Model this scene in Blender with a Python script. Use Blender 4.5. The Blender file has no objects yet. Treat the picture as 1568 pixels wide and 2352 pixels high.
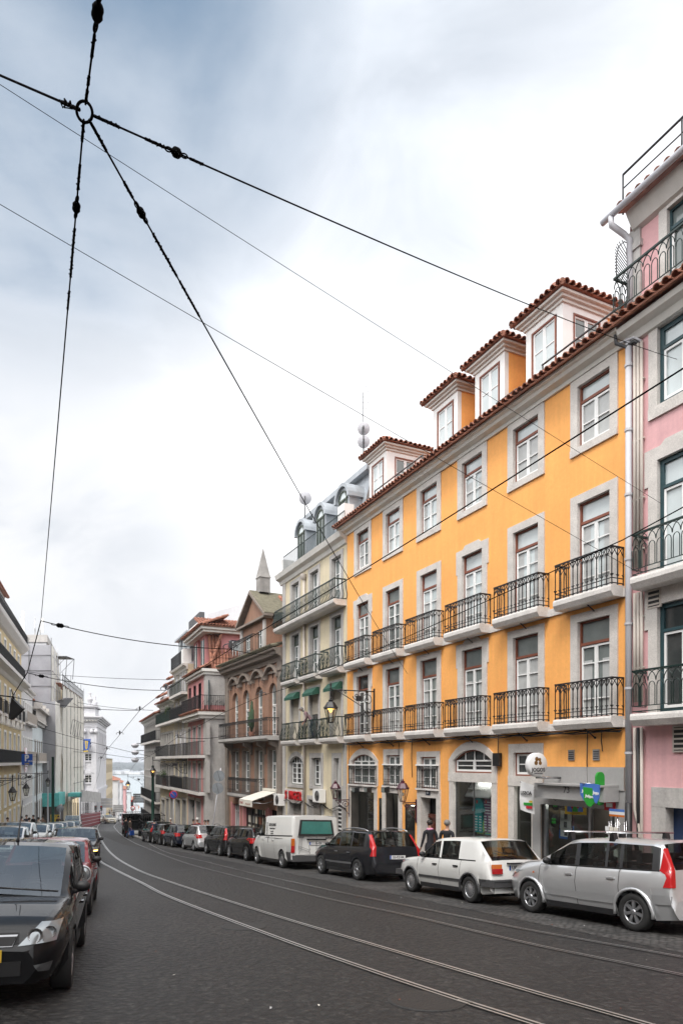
import bpy, bmesh, math, random
from mathutils import Vector, Matrix
random.seed(7)
sc = bpy.context.scene
COL = sc.collection
CAMZ = 1.745          # eye height above the road; heights measured on facades are relative to the eye
HZ, CX, FL = 1749.0, 784.0, 1568.0   # surveyed horizon row, centre column and focal length of the 24 mm shift lens
R = math.radians
# ------------------------------------------------------------------ materials
_M = {}
def nodes_of(name):
 m = bpy.data.materials.new(name); m.use_nodes = True
 nt = m.node_tree
 return m, nt, nt.nodes['Principled BSDF']
def N(nt, t, **kw):
 n = nt.nodes.new(t)
 for k, v in kw.items():
  if k in n.inputs: n.inputs[k].default_value = v
  else: setattr(n, k, v)
 return n
def mat(name, col, rough=.6, metal=0., var=.12, scale=3., fine=0., bump=0., bscale=40., spec=.5, coat=0., streak=0., stain=None, ior=None, dirt=0.):
 """painted / mineral surface: colour varied by two noises, optional vertical streaks and stains, bump"""
 if name in _M: return name
 m, nt, b = nodes_of(name); L = nt.links.new
 b.inputs['Roughness'].default_value = rough; b.inputs['Metallic'].default_value = metal
 b.inputs['Specular IOR Level'].default_value = spec
 b.inputs['Coat Weight'].default_value = coat; b.inputs['Coat Roughness'].default_value = .03; b.inputs['Coat IOR'].default_value = 1.38
 if ior: b.inputs['IOR'].default_value = ior
 tc = N(nt, 'ShaderNodeTexCoord')
 last = None
 def mul(fac_node_out, lo, hi, prev):
  mr = N(nt, 'ShaderNodeMapRange'); mr.inputs['From Min'].default_value = .3; mr.inputs['From Max'].default_value = .7
  mr.inputs['To Min'].default_value = lo; mr.inputs['To Max'].default_value = hi
  L(fac_node_out, mr.inputs['Value'])
  v = N(nt, 'ShaderNodeVectorMath', operation='SCALE')
  if prev is None: v.inputs[0].default_value = col[:3]
  else: L(prev, v.inputs[0])
  L(mr.outputs['Result'], v.inputs['Scale']); return v.outputs['Vector']
 n1 = N(nt, 'ShaderNodeTexNoise', Scale=scale, Detail=5., Roughness=.6); L(tc.outputs['Object'], n1.inputs['Vector'])
 last = mul(n1.outputs['Fac'], 1 - var, 1 + var * .6, last)
 if fine:
  n2 = N(nt, 'ShaderNodeTexNoise', Scale=scale * 14, Detail=3.); L(tc.outputs['Object'], n2.inputs['Vector'])
  last = mul(n2.outputs['Fac'], 1 - fine, 1 + fine * .6, last)
 if streak:
  mp = N(nt, 'ShaderNodeMapping'); mp.inputs['Scale'].default_value = (3.5, 3.5, .22); L(tc.outputs['Object'], mp.inputs['Vector'])
  n3 = N(nt, 'ShaderNodeTexNoise', Scale=1.3, Detail=6., Roughness=.7); L(mp.outputs['Vector'], n3.inputs['Vector'])
  last = mul(n3.outputs['Fac'], 1 - streak, 1 + streak * .5, last)
 if stain:
  n4 = N(nt, 'ShaderNodeTexNoise', Scale=stain[1], Detail=8., Roughness=.75); L(tc.outputs['Object'], n4.inputs['Vector'])
  cr = N(nt, 'ShaderNodeMapRange'); cr.inputs['From Min'].default_value = stain[2]; cr.inputs['From Max'].default_value = stain[2] + .1
  L(n4.outputs['Fac'], cr.inputs['Value'])
  mx = N(nt, 'ShaderNodeMix', data_type='RGBA'); L(cr.outputs['Result'], mx.inputs['Factor'])
  L(last, mx.inputs[6]); mx.inputs[7].default_value = (*stain[0], 1); last = mx.outputs[2]
 L(last, b.inputs['Base Color'])
 if bump:
  n5 = N(nt, 'ShaderNodeTexNoise', Scale=bscale, Detail=4.); L(tc.outputs['Object'], n5.inputs['Vector'])
  bp = N(nt, 'ShaderNodeBump', Strength=bump, Distance=.02); L(n5.outputs['Fac'], bp.inputs['Height']); L(bp.outputs['Normal'], b.inputs['Normal'])
 _M[name] = m
 return name
def emit(name, col, strength):
 if name in _M: return name
 m, nt, b = nodes_of(name)
 b.inputs['Base Color'].default_value = (*[c * .5 for c in col], 1)
 b.inputs['Emission Color'].default_value = (*col, 1); b.inputs['Emission Strength'].default_value = strength
 _M[name] = m; return name
def glass(name, col=(.8, .88, .86), refl=1.):
 """see-through glazing: tinted transparency with a Fresnel reflection"""
 if name in _M: return name
 m, nt, b = nodes_of(name); L = nt.links.new
 nt.nodes.remove(b); out = nt.nodes['Material Output']
 t = N(nt, 'ShaderNodeBsdfTransparent'); t.inputs['Color'].default_value = (*col, 1)
 g = N(nt, 'ShaderNodeBsdfGlossy', Roughness=.02); lw = N(nt, 'ShaderNodeLayerWeight', Blend=.5); pw = N(nt, 'ShaderNodeMath', operation='POWER'); L(lw.outputs['Facing'], pw.inputs[0]); pw.inputs[1].default_value = 4.; f = N(nt, 'ShaderNodeMath', operation='MULTIPLY_ADD'); L(pw.outputs[0], f.inputs[0]); f.inputs[1].default_value = .8; f.inputs[2].default_value = .07 * refl + .03
 x = N(nt, 'ShaderNodeMixShader'); L(f.outputs[0], x.inputs[0]); L(t.outputs[0], x.inputs[1]); L(g.outputs[0], x.inputs[2])
 L(x.outputs[0], out.inputs['Surface']); _M[name] = m; return name
def netting(name, col, opac):
 if name in _M: return name
 m, nt, b = nodes_of(name); L = nt.links.new; out = nt.nodes['Material Output']
 tc = N(nt, 'ShaderNodeTexCoord'); n1 = N(nt, 'ShaderNodeTexNoise', Scale=.8, Detail=6.); L(tc.outputs['Object'], n1.inputs['Vector'])
 mr = N(nt, 'ShaderNodeMapRange'); mr.inputs['From Min'].default_value = .3; mr.inputs['From Max'].default_value = .7
 mr.inputs['To Min'].default_value = opac - .12; mr.inputs['To Max'].default_value = opac + .12; L(n1.outputs['Fac'], mr.inputs['Value'])
 d = N(nt, 'ShaderNodeBsdfDiffuse'); d.inputs['Color'].default_value = (*col, 1); tr = N(nt, 'ShaderNodeBsdfTranslucent'); tr.inputs['Color'].default_value = (*col, 1)
 a = N(nt, 'ShaderNodeMixShader'); a.inputs[0].default_value = .3; L(d.outputs[0], a.inputs[1]); L(tr.outputs[0], a.inputs[2])
 t = N(nt, 'ShaderNodeBsdfTransparent'); x = N(nt, 'ShaderNodeMixShader'); L(mr.outputs['Result'], x.inputs[0]); L(t.outputs[0], x.inputs[1]); L(a.outputs[0], x.inputs[2])
 nt.nodes.remove(b); L(x.outputs[0], out.inputs['Surface']); _M[name] = m; return name
# plasters, stones, metals
mat('yellow_plaster', (.90, .418, .115), .75, var=.09, scale=.7, fine=.05, streak=.09, stain=((.84, .355, .095), .45, .55), bump=.2, bscale=14)
mat('pink_plaster', (.70, .40, .41), .8, var=.1, scale=.8, fine=.05, streak=.1, bump=.2)
mat('rose_plaster', (.55, .24, .24), .8, var=.12, scale=.8, streak=.12)
mat('cream_plaster', (.64, .56, .40), .8, var=.12, scale=.9, fine=.05, streak=.16, stain=((.42, .37, .29), .9, .66), bump=.2)
mat('brown_plaster', (.30, .17, .115), .85, var=.18, scale=.8, fine=.08, streak=.22, stain=((.16, .11, .09), 1.1, .62), bump=.25)
mat('grey_plaster', (.36, .33, .31), .85, var=.16, scale=.6, streak=.2)
mat('white_plaster', (.66, .66, .67), .8, var=.08, scale=.5, streak=.08)
mat('white_paint', (.78, .77, .75), .45, var=.04, scale=4)
mat('blue_plaster', (.60, .66, .68), .8, var=.08, scale=.4, streak=.1)
mat('sand_plaster', (.66, .54, .31), .8, var=.1, scale=.5, streak=.1)
mat('church_stone', (.60, .595, .62), .75, var=.1, scale=.3, fine=.05, streak=.1)
mat('church_cream', (.64, .53, .36), .8, var=.1, scale=.3, streak=.08)
mat('lime_stone', (.60, .565, .53), .7, var=.16, scale=2.2, fine=.16, stain=((.30, .26, .23), 5., .625), bump=.35, bscale=30)
mat('slab_stone', (.66, .63, .60), .7, var=.16, scale=2., fine=.14, stain=((.30, .265, .23), 4., .635), bump=.4, bscale=22)
mat('dark_stone', (.24, .20, .17), .85, var=.2, scale=2., fine=.15, streak=.2, stain=((.12, .10, .08), 2., .6), bump=.4)
mat('grey_stone', (.45, .43, .41), .75, var=.16, scale=1.2, fine=.12, streak=.12, bump=.3)
mat('cornice_white', (.66, .64, .60), .7, var=.08, scale=1.2, streak=.08)
mat('terracotta', (.33, .14, .09), .8, var=.5, scale=5, fine=.2, stain=((.19, .13, .10), 4., .62), bump=.3)
mat('mossy_tile', (.16, .145, .10), .9, var=.35, scale=5, fine=.3, bump=.5)
mat('zinc', (.42, .45, .48), .45, metal=.4, var=.14, scale=1.5, streak=.12)
mat('iron', (.012, .012, .014), .5, var=.2, scale=8)
mat('green_iron', (.006, .022, .018), .4, var=.25, scale=8, spec=.5)
mat('green_pole', (.018, .065, .048), .45, var=.2, scale=6)
mat('maroon', (.065, .008, .022), .35, var=.2, scale=8, coat=.3)
mat('brown_wood', (.21, .065, .035), .5, var=.15, scale=6)
mat('door_wood', (.11, .026, .014), .45, var=.25, scale=4, fine=.2)
mat('sash_white', (.80, .80, .79), .4, var=.04, scale=5)
mat('teal_frame', (.018, .055, .065), .45, var=.15, scale=5)
mat('navy_frame', (.014, .024, .045), .45, var=.15, scale=5)
mat('green_frame', (.06, .075, .055), .6, var=.3, scale=5, stain=((.2, .18, .15), 6., .6))
mat('pipe_grey', (.50, .50, .53), .5, var=.08, scale=3)
mat('pipe_beige', (.50, .45, .40), .55, var=.1, scale=3)
mat('black', (.012, .012, .013), .5, var=.2, scale=6)
mat('rubber', (.018, .018, .018), .85, var=.15, scale=20)
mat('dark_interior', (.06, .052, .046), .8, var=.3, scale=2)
mat('steel', (.55, .55, .56), .25, metal=1., var=.05)
mat('alloy', (.50, .51, .53), .3, metal=.85, var=.05, scale=9)
mat('grey_panel', (.34, .335, .33), .55, var=.1, scale=1.5, fine=.05)
mat('shutter', (.56, .51, .42), .65, var=.06, scale=4)
mat('green_awning', (.012, .075, .05), .6, var=.15, scale=4)
mat('canvas', (.66, .63, .56), .8, var=.08, scale=3)
mat('pane_light', (.54, .60, .61), .06, var=.14, scale=1.1, spec=.9)  # pale base colour has sky reflection painted in, besides drawn curtains
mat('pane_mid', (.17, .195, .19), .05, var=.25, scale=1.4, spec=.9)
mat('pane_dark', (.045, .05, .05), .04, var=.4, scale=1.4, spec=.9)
mat('net_curtain', (.42, .43, .425), .3, var=.1, scale=6, spec=.8)
glass('car_glass', (.42, .47, .46), 1.)
glass('car_glass_front', (.62, .68, .66), 3.2); mat('seat_cloth', (.045, .045, .05), .9, var=.2, scale=12); mat('dash', (.02, .02, .021), .7)
mat('lamp_red', (.42, .012, .014), .15, var=.1, coat=.5)
mat('lamp_orange', (.55, .14, .02), .15, var=.1, coat=.5)
mat('lamp_clear', (.30, .325, .34), .12, var=.12, scale=9, metal=.5, coat=1.); mat('lamp_dim', (.12, .125, .13), .12, var=.2, scale=20, metal=.3, coat=1.)
mat('plate_white', (.70, .70, .70), .4, var=.03)
mat('plate_blue', (.02, .08, .35), .4, var=.03)
mat('plate_yellow', (.60, .42, .04), .4, var=.03)
mat('trim_grey', (.06, .06, .063), .6, var=.1)
mat('asphalt', (.05, .048, .047), .7)
glass('shop_glass', (.72, .78, .76), .6)
glass('lantern_glass', (.88, .88, .84), .3)
emit('lamp_glow', (1., .50, .12), 2.6)
emit('shop_tube', (1., .95, .85), 16.)
emit('indicator_glow', (1., .45, .10), 9.)
# ------------------------------------------------------------------ mesh builder
class MB:
 def __init__(s): s.v, s.f, s.m, s.sm, s.mats = [], [], [], [], []
 def mi(s, m):
  if m not in s.mats: s.mats.append(m)
  return s.mats.index(m)
 def face(s, idx, m, smooth=False): s.f.append(tuple(idx)); s.m.append(s.mi(m)); s.sm.append(smooth)
 def poly(s, pts, m, smooth=False):
  b = len(s.v); s.v += [tuple(p) for p in pts]; s.face(range(b, b + len(pts)), m, smooth)
 def hexa(s, p, m):
  b = len(s.v); s.v += [tuple(q) for q in p]
  for q in ((0, 3, 2, 1), (4, 5, 6, 7), (0, 1, 5, 4), (1, 2, 6, 5), (2, 3, 7, 6), (3, 0, 4, 7)): s.face([b + i for i in q], m)
 def box(s, x0, x1, y0, y1, z0, z1, m):
  x0, x1 = min(x0, x1), max(x0, x1); y0, y1 = min(y0, y1), max(y0, y1); z0, z1 = min(z0, z1), max(z0, z1)
  s.hexa([(x0, y0, z0), (x1, y0, z0), (x1, y1, z0), (x0, y1, z0), (x0, y0, z1), (x1, y0, z1), (x1, y1, z1), (x0, y1, z1)], m)
 def tube(s, pts, r, m, n=6, cap=True, smooth=True, closed=False):
  pts = [Vector(p) for p in pts]; k = len(pts); rr = r if isinstance(r, (list, tuple)) else [r] * k
  b = len(s.v); ref = None
  for i, p in enumerate(pts):
   if closed: d = pts[(i + 1) % k] - pts[i - 1]
   else: d = pts[min(i + 1, k - 1)] - pts[max(i - 1, 0)]
   if d.length < 1e-9: d = Vector((0, 0, 1))
   d.normalize()
   if ref is None: ref = Vector((0, 0, 1)) if abs(d.z) < .9 else Vector((1, 0, 0))
   a = d.cross(ref)
   if a.length < 1e-4: a = d.cross(Vector((.31, .7, .2)))
   a.normalize(); c = d.cross(a); ref = a.cross(d) if False else ref
   for j in range(n):
    t = 2 * math.pi * j / n + math.pi / n
    s.v.append(tuple(p + a * (math.cos(t) * rr[i]) + c * (math.sin(t) * rr[i])))
  for i in range(k if closed else k - 1):
   i2 = (i + 1) % k
   for j in range(n):
    j2 = (j + 1) % n
    s.face((b + i * n + j, b + i * n + j2, b + i2 * n + j2, b + i2 * n + j), m, smooth)
  if cap and not closed:
   s.face([b + j for j in range(n)][::-1], m); s.face([b + (k - 1) * n + j for j in range(n)], m)
 def lathe(s, prof, c, m, n=16, axis='z', smooth=True, ang0=0, ang1=2 * math.pi):
  b = len(s.v); full = abs(ang1 - ang0 - 2 * math.pi) < 1e-6; q = n if full else n + 1
  for r, h in prof:
   for j in range(q):
    t = ang0 + (ang1 - ang0) * j / n; x, y = r * math.cos(t), r * math.sin(t)
    p = {'z': (x, y, h), 'y': (x, h, y), 'x': (h, x, y)}[axis]
    s.v.append((c[0] + p[0], c[1] + p[1], c[2] + p[2]))
  for i in range(len(prof) - 1):
   for j in range(n):
    j2 = (j + 1) % q
    s.face((b + i * q + j, b + i * q + j2, b + (i + 1) * q + j2, b + (i + 1) * q + j), m, smooth)
 def ball(s, c, r, m, n=10, sz=1.):
  k = n // 2; s.lathe([(max(r * math.sin(math.pi * i / k), 1e-4), -r * sz * math.cos(math.pi * i / k)) for i in range(k + 1)], c, m, n)
 def prism(s, poly, d0, d1, m, axis='y', smooth=False):
  """poly in the two other axes (order x,z for 'y'; y,z for 'x'; x,y for 'z') extruded from d0 to d1"""
  def P(a, b, d): return {'y': (a, d, b), 'x': (d, a, b), 'z': (a, b, d)}[axis]
  k = len(poly); b = len(s.v)
  s.v += [P(a, c, d0) for a, c in poly] + [P(a, c, d1) for a, c in poly]
  s.face(list(range(b, b + k)), m); s.face(list(range(b + k, b + 2 * k))[::-1], m)
  for i in range(k):
   j = (i + 1) % k; s.face((b + i, b + j, b + k + j, b + k + i), m, smooth)
 def grid(s, P, m, smooth=True, close=False):
  nr, nc = len(P), len(P[0]); b = len(s.v)
  for row in P: s.v += [tuple(p) for p in row]
  for i in range(nr - 1):
   for j in range(nc - 1):
    s.face((b + i * nc + j, b + i * nc + j + 1, b + (i + 1) * nc + j + 1, b + (i + 1) * nc + j), m, smooth)
 def mesh(s, name, dz=0.):
  me = bpy.data.meshes.new(name)
  me.from_pydata([(x, y, z + dz) for x, y, z in s.v], [], s.f)
  for m in s.mats: me.materials.append(_M[m])
  me.polygons.foreach_set('material_index', s.m); me.polygons.foreach_set('use_smooth', s.sm); me.update()
  return me
DZ = {}
def obj(name, mb, parent=None, loc=None):
 """links the builder's geometry as ONE mesh object; under a thing it is a part, under a part a sub-part"""
 dz = 0.
 p = parent
 while p is not None:
  if p.name in DZ: dz = DZ[p.name]; break
  p = p.parent
 o = bpy.data.objects.new(name, mb.mesh(name, dz)); COL.objects.link(o)
 if parent: o.parent = parent
 if loc: o.location = loc
 return o
def tag(o, label, cat, group=None):
 o['label'] = label; o['category'] = cat
 if group: o['group'] = group
 return o
def thing(name, label, cat, loc=(0, 0, 0), rotz=0., group=None):
 o = bpy.data.objects.new(name, None); COL.objects.link(o)
 o.location = loc; o.rotation_euler = (0, 0, rotz); o.empty_display_size = .3
 return tag(o, label, cat, group)
def dup(root, label=None):
 r = root.copy(); COL.objects.link(r)
 if label: r['label'] = label
 for ch in list(root.children):
  c = ch.copy(); COL.objects.link(c); c.parent = r
  for g in ch.children:
   d = g.copy(); COL.objects.link(d); d.parent = c
 return r
def kind(o, k='structure'): o['kind'] = k; return o
def text_mesh(name, body, size, m, parent, M4, extrude=.004, align='CENTER', bold=0.):
 cu = bpy.data.curves.new('t', 'FONT'); cu.body = body; cu.size = size; cu.extrude = extrude; cu.align_x = align; cu.align_y = 'CENTER'; cu.offset = bold
 cu.resolution_u = 2
 t = bpy.data.objects.new('t', cu); COL.objects.link(t)
 me = bpy.data.meshes.new_from_object(t.evaluated_get(bpy.context.evaluated_depsgraph_get()))
 bpy.data.objects.remove(t); bpy.data.curves.remove(cu)
 me.transform(M4); me.materials.clear(); me.materials.append(_M[m]); me.name = name
 o = bpy.data.objects.new(name, me); COL.objects.link(o); o.parent = parent
 return o
def frame_mat(o, ex, ez):
 """4x4 whose local x is ex, local y is ez (text up) at origin o"""
 ex = Vector(ex).normalized(); ez = Vector(ez).normalized(); en = ex.cross(ez)
 return Matrix(((ex.x, ez.x, en.x, o[0]), (ex.y, ez.y, en.y, o[1]), (ex.z, ez.z, en.z, o[2]), (0, 0, 0, 1)))
# ------------------------------------------------------------------ terrain
GK = [(-40, -3.4), (0, 0), (50, 4.455), (60, 5.25), (80, 6.75), (100, 8.1), (115, 9.05), (130, 9.95), (150, 11.5), (200, 16.5), (300, 27.), (420, 38.5), (520, 43.5), (3000, 43.5)]
def lerpk(K, x):
 if x <= K[0][0]: return K[0][1]
 for (a, p), (b, q) in zip(K, K[1:]):
  if x <= b: return p + (q - p) * (x - a) / (b - a)
 return K[-1][1]
def gz(x, y):
 """world height of the ground (street falls away from the camera)"""
 return -.0106 * max(min(x, 15), -60) - lerpk(GK, y)
def ground_at(px, py):
 a = (px - CX) / FL; v = (py - HZ) / FL; y = 5.
 for _ in range(200):
  z = CAMZ - v * y - gz(a * y, y)
  y += z / (v + .02) * .3
  if abs(z) < 1e-4: break
 return Vector((a * y, y, gz(a * y, y)))
def at(px, py, y): return Vector(((px - CX) / FL * y, y, CAMZ + (HZ - py) / FL * y))
class Fac:
 """a facade frame: s along the wall, n out towards the street, z relative to the eye"""
 def __init__(s, ox, oy, ux, uy):
  l = math.hypot(ux, uy); s.o = (ox, oy); s.u = (ux / l, uy / l); s.n = (-uy / l, ux / l); s.rot = math.atan2(uy, ux)
 def sx(s, px, n=0.):
  a = (px - CX) / FL; return (a * (s.o[1] + s.n[1] * n) - (s.o[0] + s.n[0] * n)) / (s.u[0] - a * s.u[1])
 def zx(s, px, py, n=0.):
  t = s.sx(px, n); return (HZ - py) / FL * (s.o[1] + s.u[1] * t + s.n[1] * n)
 def w(s, a, n, z=0.): return Vector((s.o[0] + s.u[0] * a + s.n[0] * n, s.o[1] + s.u[1] * a + s.n[1] * n, z + CAMZ))
 def g(s, a, n=0.):
  p = s.w(a, n); return gz(p.x, p.y) - CAMZ      # ground height relative to the eye
 def root(s, name, label, cat, a, n=0., group=None, z=None):
  """Empty at (a, n); its parts keep facade coordinates"""
  zb = s.g(a, n) if z is None else z
  p = s.w(0, 0, zb)
  o = thing(name, label, cat, p, s.rot, group); DZ[o.name] = -zb
  return o
# ------------------------------------------------------------------ architectural pieces (facade coordinates)
def wall(mb, s0, s1, z0, z1, holes, m, n=0.):
 S = sorted({s0, s1, *[c for h in holes for c in h[:2] if s0 < c < s1]}); Z = sorted({z0, z1, *[c for h in holes for c in h[2:4] if z0 < c < z1]})
 for a, b in zip(S, S[1:]):
  run = None
  for c, d in zip(Z, Z[1:]):
   x, z = (a + b) / 2, (c + d) / 2
   inside = any(h[0] < x < h[1] and h[2] < z < h[3] for h in holes)
   if not inside: mb.poly([(a, n, c), (a, n, d), (b, n, d), (b, n, c)], m)
def shell(mb, s0, s1, z0, z1, depth, m, top=None):
 """side, back and top faces of a building volume behind its facade"""
 d = -depth
 mb.poly([(s0, 0, z0), (s0, d, z0), (s0, d, z1), (s0, 0, z1)], m); mb.poly([(s1, 0, z0), (s1, 0, z1), (s1, d, z1), (s1, d, z0)], m)
 mb.poly([(s0, d, z0), (s1, d, z0), (s1, d, z1), (s0, d, z1)], m); mb.poly([(s0, 0, z1), (s0, d, z1), (s1, d, z1), (s1, 0, z1)], top or m)
def arch_pts(s0, s1, zs, rise, k=10):
 c = (s0 + s1) / 2; h = (s1 - s0) / 2
 if rise >= h - 1e-3: return [(c - h * math.cos(math.pi * i / k), zs + rise * math.sin(math.pi * i / k)) for i in range(k + 1)]
 Rr = (h * h + rise * rise) / (2 * rise); a = math.asin(h / Rr)
 return [(c + Rr * math.sin(-a + 2 * a * i / k), zs + rise - Rr + Rr * math.cos(-a + 2 * a * i / k)) for i in range(k + 1)]
def arch_ring(mb, s0, s1, zs, rise, w, n0, n1, m, k=10):
 I = arch_pts(s0, s1, zs, rise, k); O = arch_pts(s0 - w, s1 + w, zs, rise + w, k)
 for i in range(k):
  a, b, c, d = I[i], I[i + 1], O[i + 1], O[i]
  mb.hexa([(p[0], n0, p[1]) for p in (a, b, c, d)] + [(p[0], n1, p[1]) for p in (a, b, c, d)], m)
def arch_fill(mb, s0, s1, zs, rise, ztop, m, n=0., k=10):
 I = arch_pts(s0, s1, zs, rise, k)
 for i in range(k):
  (a, za), (b, zb) = I[i], I[i + 1]
  mb.poly([(a, n, za), (a, n, ztop), (b, n, ztop), (b, n, zb)], m)
def window(root, s0, s1, z0, z1, sw=.24, st=.24, sb=.18, frame='brown_wood', sash='sash_white', pane='pane_mid', transom=None, mun=1, leaves=2,
           stone='lime_stone', depth=.14, arch=0., ear=0., proud=.035, key=0., fw=.045, detail=True, name='window', curtain=None):
 """one window: the part is the outer frame; surround, sash and pane are its sub-parts.  Returns the hole for the wall"""
 d = -depth; f = MB()
 zs = z1 - arch if arch else z1
 f.box(s0, s0 + fw, d, d + .07, z0, zs, frame); f.box(s1 - fw, s1, d, d + .07, z0, zs, frame)
 f.box(s0 + fw, s1 - fw, d, d + .07, z0, z0 + fw, frame)
 if arch: arch_ring(f, s0 + fw, s1 - fw, zs, arch - fw, fw, d, d + .07, frame, 8)
 else: f.box(s0 + fw, s1 - fw, d, d + .07, z1 - fw, z1, frame)
 if transom: f.box(s0 + fw, s1 - fw, d, d + .09, transom - .035, transom + .035, frame)
 w = obj(name, f, root)
 # stone surround
 if stone:
  g = MB(); n0, n1 = d - .03, proud
  g.box(s0 - sw, s0 - .001, n0, n1, z0, zs, stone); g.box(s1 + .001, s1 + sw, n0, n1, z0, zs, stone)
  if sb: g.box(s0 - sw, s1 + sw, n0, n1 + .02, z0 - sb, z0 - .001, stone)
  if arch: arch_ring(g, s0, s1, zs, arch, sw, n0, n1, stone)
  else: g.box(s0 - sw, s1 + sw, n0, n1, z1 + .001, z1 + st, stone)
  if ear:
   g.box(s0 - sw - ear, s0 - sw - .001, -.02, n1, z1 - .55, z1 + st, stone); g.box(s1 + sw + .001, s1 + sw + ear, -.02, n1, z1 - .55, z1 + st, stone)
   h = (s1 - s0) * .33; c = (s0 + s1) / 2
   g.prism([(c - h - .12, z1 + st + .001), (c + h + .12, z1 + st + .001), (c + h, z1 + st + .1), (c - h, z1 + st + .1)], -.02, n1, stone)
  if key: c = (s0 + s1) / 2; g.prism([(c - .07, z1), (c + .07, z1), (c + .12, z1 + st + .06), (c - .12, z1 + st + .06)], n1, n1 + .05, stone)
  obj('surround', g, w)
 zt = (transom - .05) if transom else (zs if arch else z1 - fw)
 if detail and sash:
  h = MB(); a0, a1, b0, b1 = s0 + fw, s1 - fw, z0 + fw, zt; e = d + .025; t = .05
  lw = (a1 - a0) / leaves
  for k in range(leaves):
   x0, x1 = a0 + k * lw + .004, a0 + (k + 1) * lw - .004
   h.box(x0, x0 + t, e, e + .04, b0, b1, sash); h.box(x1 - t, x1, e, e + .04, b0, b1, sash)
   h.box(x0 + t, x1 - t, e, e + .04, b0, b0 + t * 1.3, sash); h.box(x0 + t, x1 - t, e, e + .04, b1 - t, b1, sash)
   for q in range(mun):
    zz = b0 + (b1 - b0) * (q + 1) / (mun + 1); h.box(x0 + t, x1 - t, e + .005, e + .035, zz - .014, zz + .014, sash)
  if arch:
   for k in range(1, leaves * 2):
    x = a0 + (a1 - a0) * k / (leaves * 2); rel = abs(k / (leaves * 2) - .5) * 2
    top = zs + (arch - fw) * math.sqrt(max(0, 1 - rel * rel)) * .97
    h.box(x - .016, x + .016, e, e + .03, zs, top, sash)
  obj('sash', h, w)
 if curtain and not arch:
  e = d + .016; zt2 = z0 + (zt - z0) * curtain[1]; wd_ = (s1 - s0) * curtain[0]
  for sg in (0, 1):
   cm = MB(); a_, b_ = (s0 + fw, s0 + fw + wd_ / 2) if sg == 0 else (s1 - fw - wd_ / 2, s1 - fw)
   cm.grid([[(a_ + (b_ - a_) * q / 8, e + .004 * (q % 2), z) for q in range(9)] for z in (z0 + fw, zt2)], 'net_curtain')
   obj('curtain', cm, w)
 p = MB(); e = d + .012
 if arch: p.poly([(s0, e, z0), (s1, e, z0)] + [(a, e, b) for a, b in arch_pts(s0, s1, zs, arch)][::-1], pane)
 else: p.poly([(s0, e, z0), (s1, e, z0), (s1, e, z1), (s0, e, z1)], pane)
 obj('pane', p, w)
 return (s0 - .03, s1 + .03, z0 - .03, z1 + .03)
def railpath(mb, path, z0, h, m, style='plain', step=.13, r=.010, top=.022, inset=0.):
 """iron railing along a polyline of (s, n) at foot height z0"""
 P = [Vector((a, b)) for a, b in path]
 for a, b in zip(P, P[1:]):
  L = (b - a).length; k = max(2, int(round(L / step))); d = (b - a) / L; nn = Vector((d.y, -d.x))
  def pt(t, z, off=0.): q = a + d * t + nn * off; return (q.x, q.y, z)
  mb.tube([pt(-.01, z0 + h), pt(L + .01, z0 + h)], top, m, 4, smooth=False)
  mb.tube([pt(0, z0 + .05), pt(L, z0 + .05)], r * 1.2, m, 4, smooth=False)
  if style in ('gothic', 'arcade'): mb.tube([pt(0, z0 + .17), pt(L, z0 + .17)], r, m, 4, smooth=False)
  for i in range(k + 1):
   t = L * i / k
   if style == 'belly':
    mb.tube([pt(t, z0 + h), pt(t, z0 + h * .78, .0), pt(t, z0 + h * .5, .07), pt(t, z0 + h * .25, .17), pt(t, z0 + h * .08, .13), pt(t, z0 + .05, .02)], r, m, 4)
   elif style == 'arcade':
    for o in (-.025, .025): mb.tube([pt(t + o, z0 + .17), pt(t + o, z0 + h * .62)], r * .8, m, 4, smooth=False)
    if i < k: s2 = L / k; mb.tube([pt(t + s2 * (.5 - .38 * math.cos(math.pi * q / 6)), z0 + h * .62 + .10 * math.sin(math.pi * q / 6)) for q in range(7)], r * .8, m, 4)
    if i < k:
     s2 = L / k
     for sg in (0, 1): mb.tube([pt(t + s2 * (1 - math.cos(math.pi * .5 * q / 4)) * 1.0 if sg == 0 else t + s2 - s2 * (1 - math.cos(math.pi * .5 * q / 4)), z0 + h * .74 + (h * .24) * math.sin(math.pi * .5 * q / 4)) for q in range(5)], r * .8, m, 4)
   else: mb.tube([pt(t, z0 + .02), pt(t, z0 + h)], r, m, 4, smooth=False)
   if style == 'gothic':
    s2 = L / k
    if i < k:
     for sg in (1, -1):
      t0 = t if sg == 1 else t + s2
      mb.tube([pt(t0 + sg * s2 * q / 4, z0 + h - .02 - .19 * (1 - (1 - q / 4) ** 2) ** 1.0 if False else z0 + h - .22 + .20 * math.sin(math.pi * .5 * q / 4)) for q in range(5)], r * .8, m, 4)
    mb.ball(pt(t, z0 + h * .55), .02, m, 6); mb.ball(pt(t, z0 + .03), .026, m, 6)
    for sg in (-1, 1): mb.tube([pt(t, z0 + .2), pt(t + sg * .03, z0 + .26), pt(t + sg * .05, z0 + .25)], r * .8, m, 4)
  if style == 'gothic': pass
def cornice(mb, s0, s1, prof, m):
 """profile of (n, z) points run along the wall"""
 mb.prism(prof, s0, s1, m, axis='x')
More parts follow.
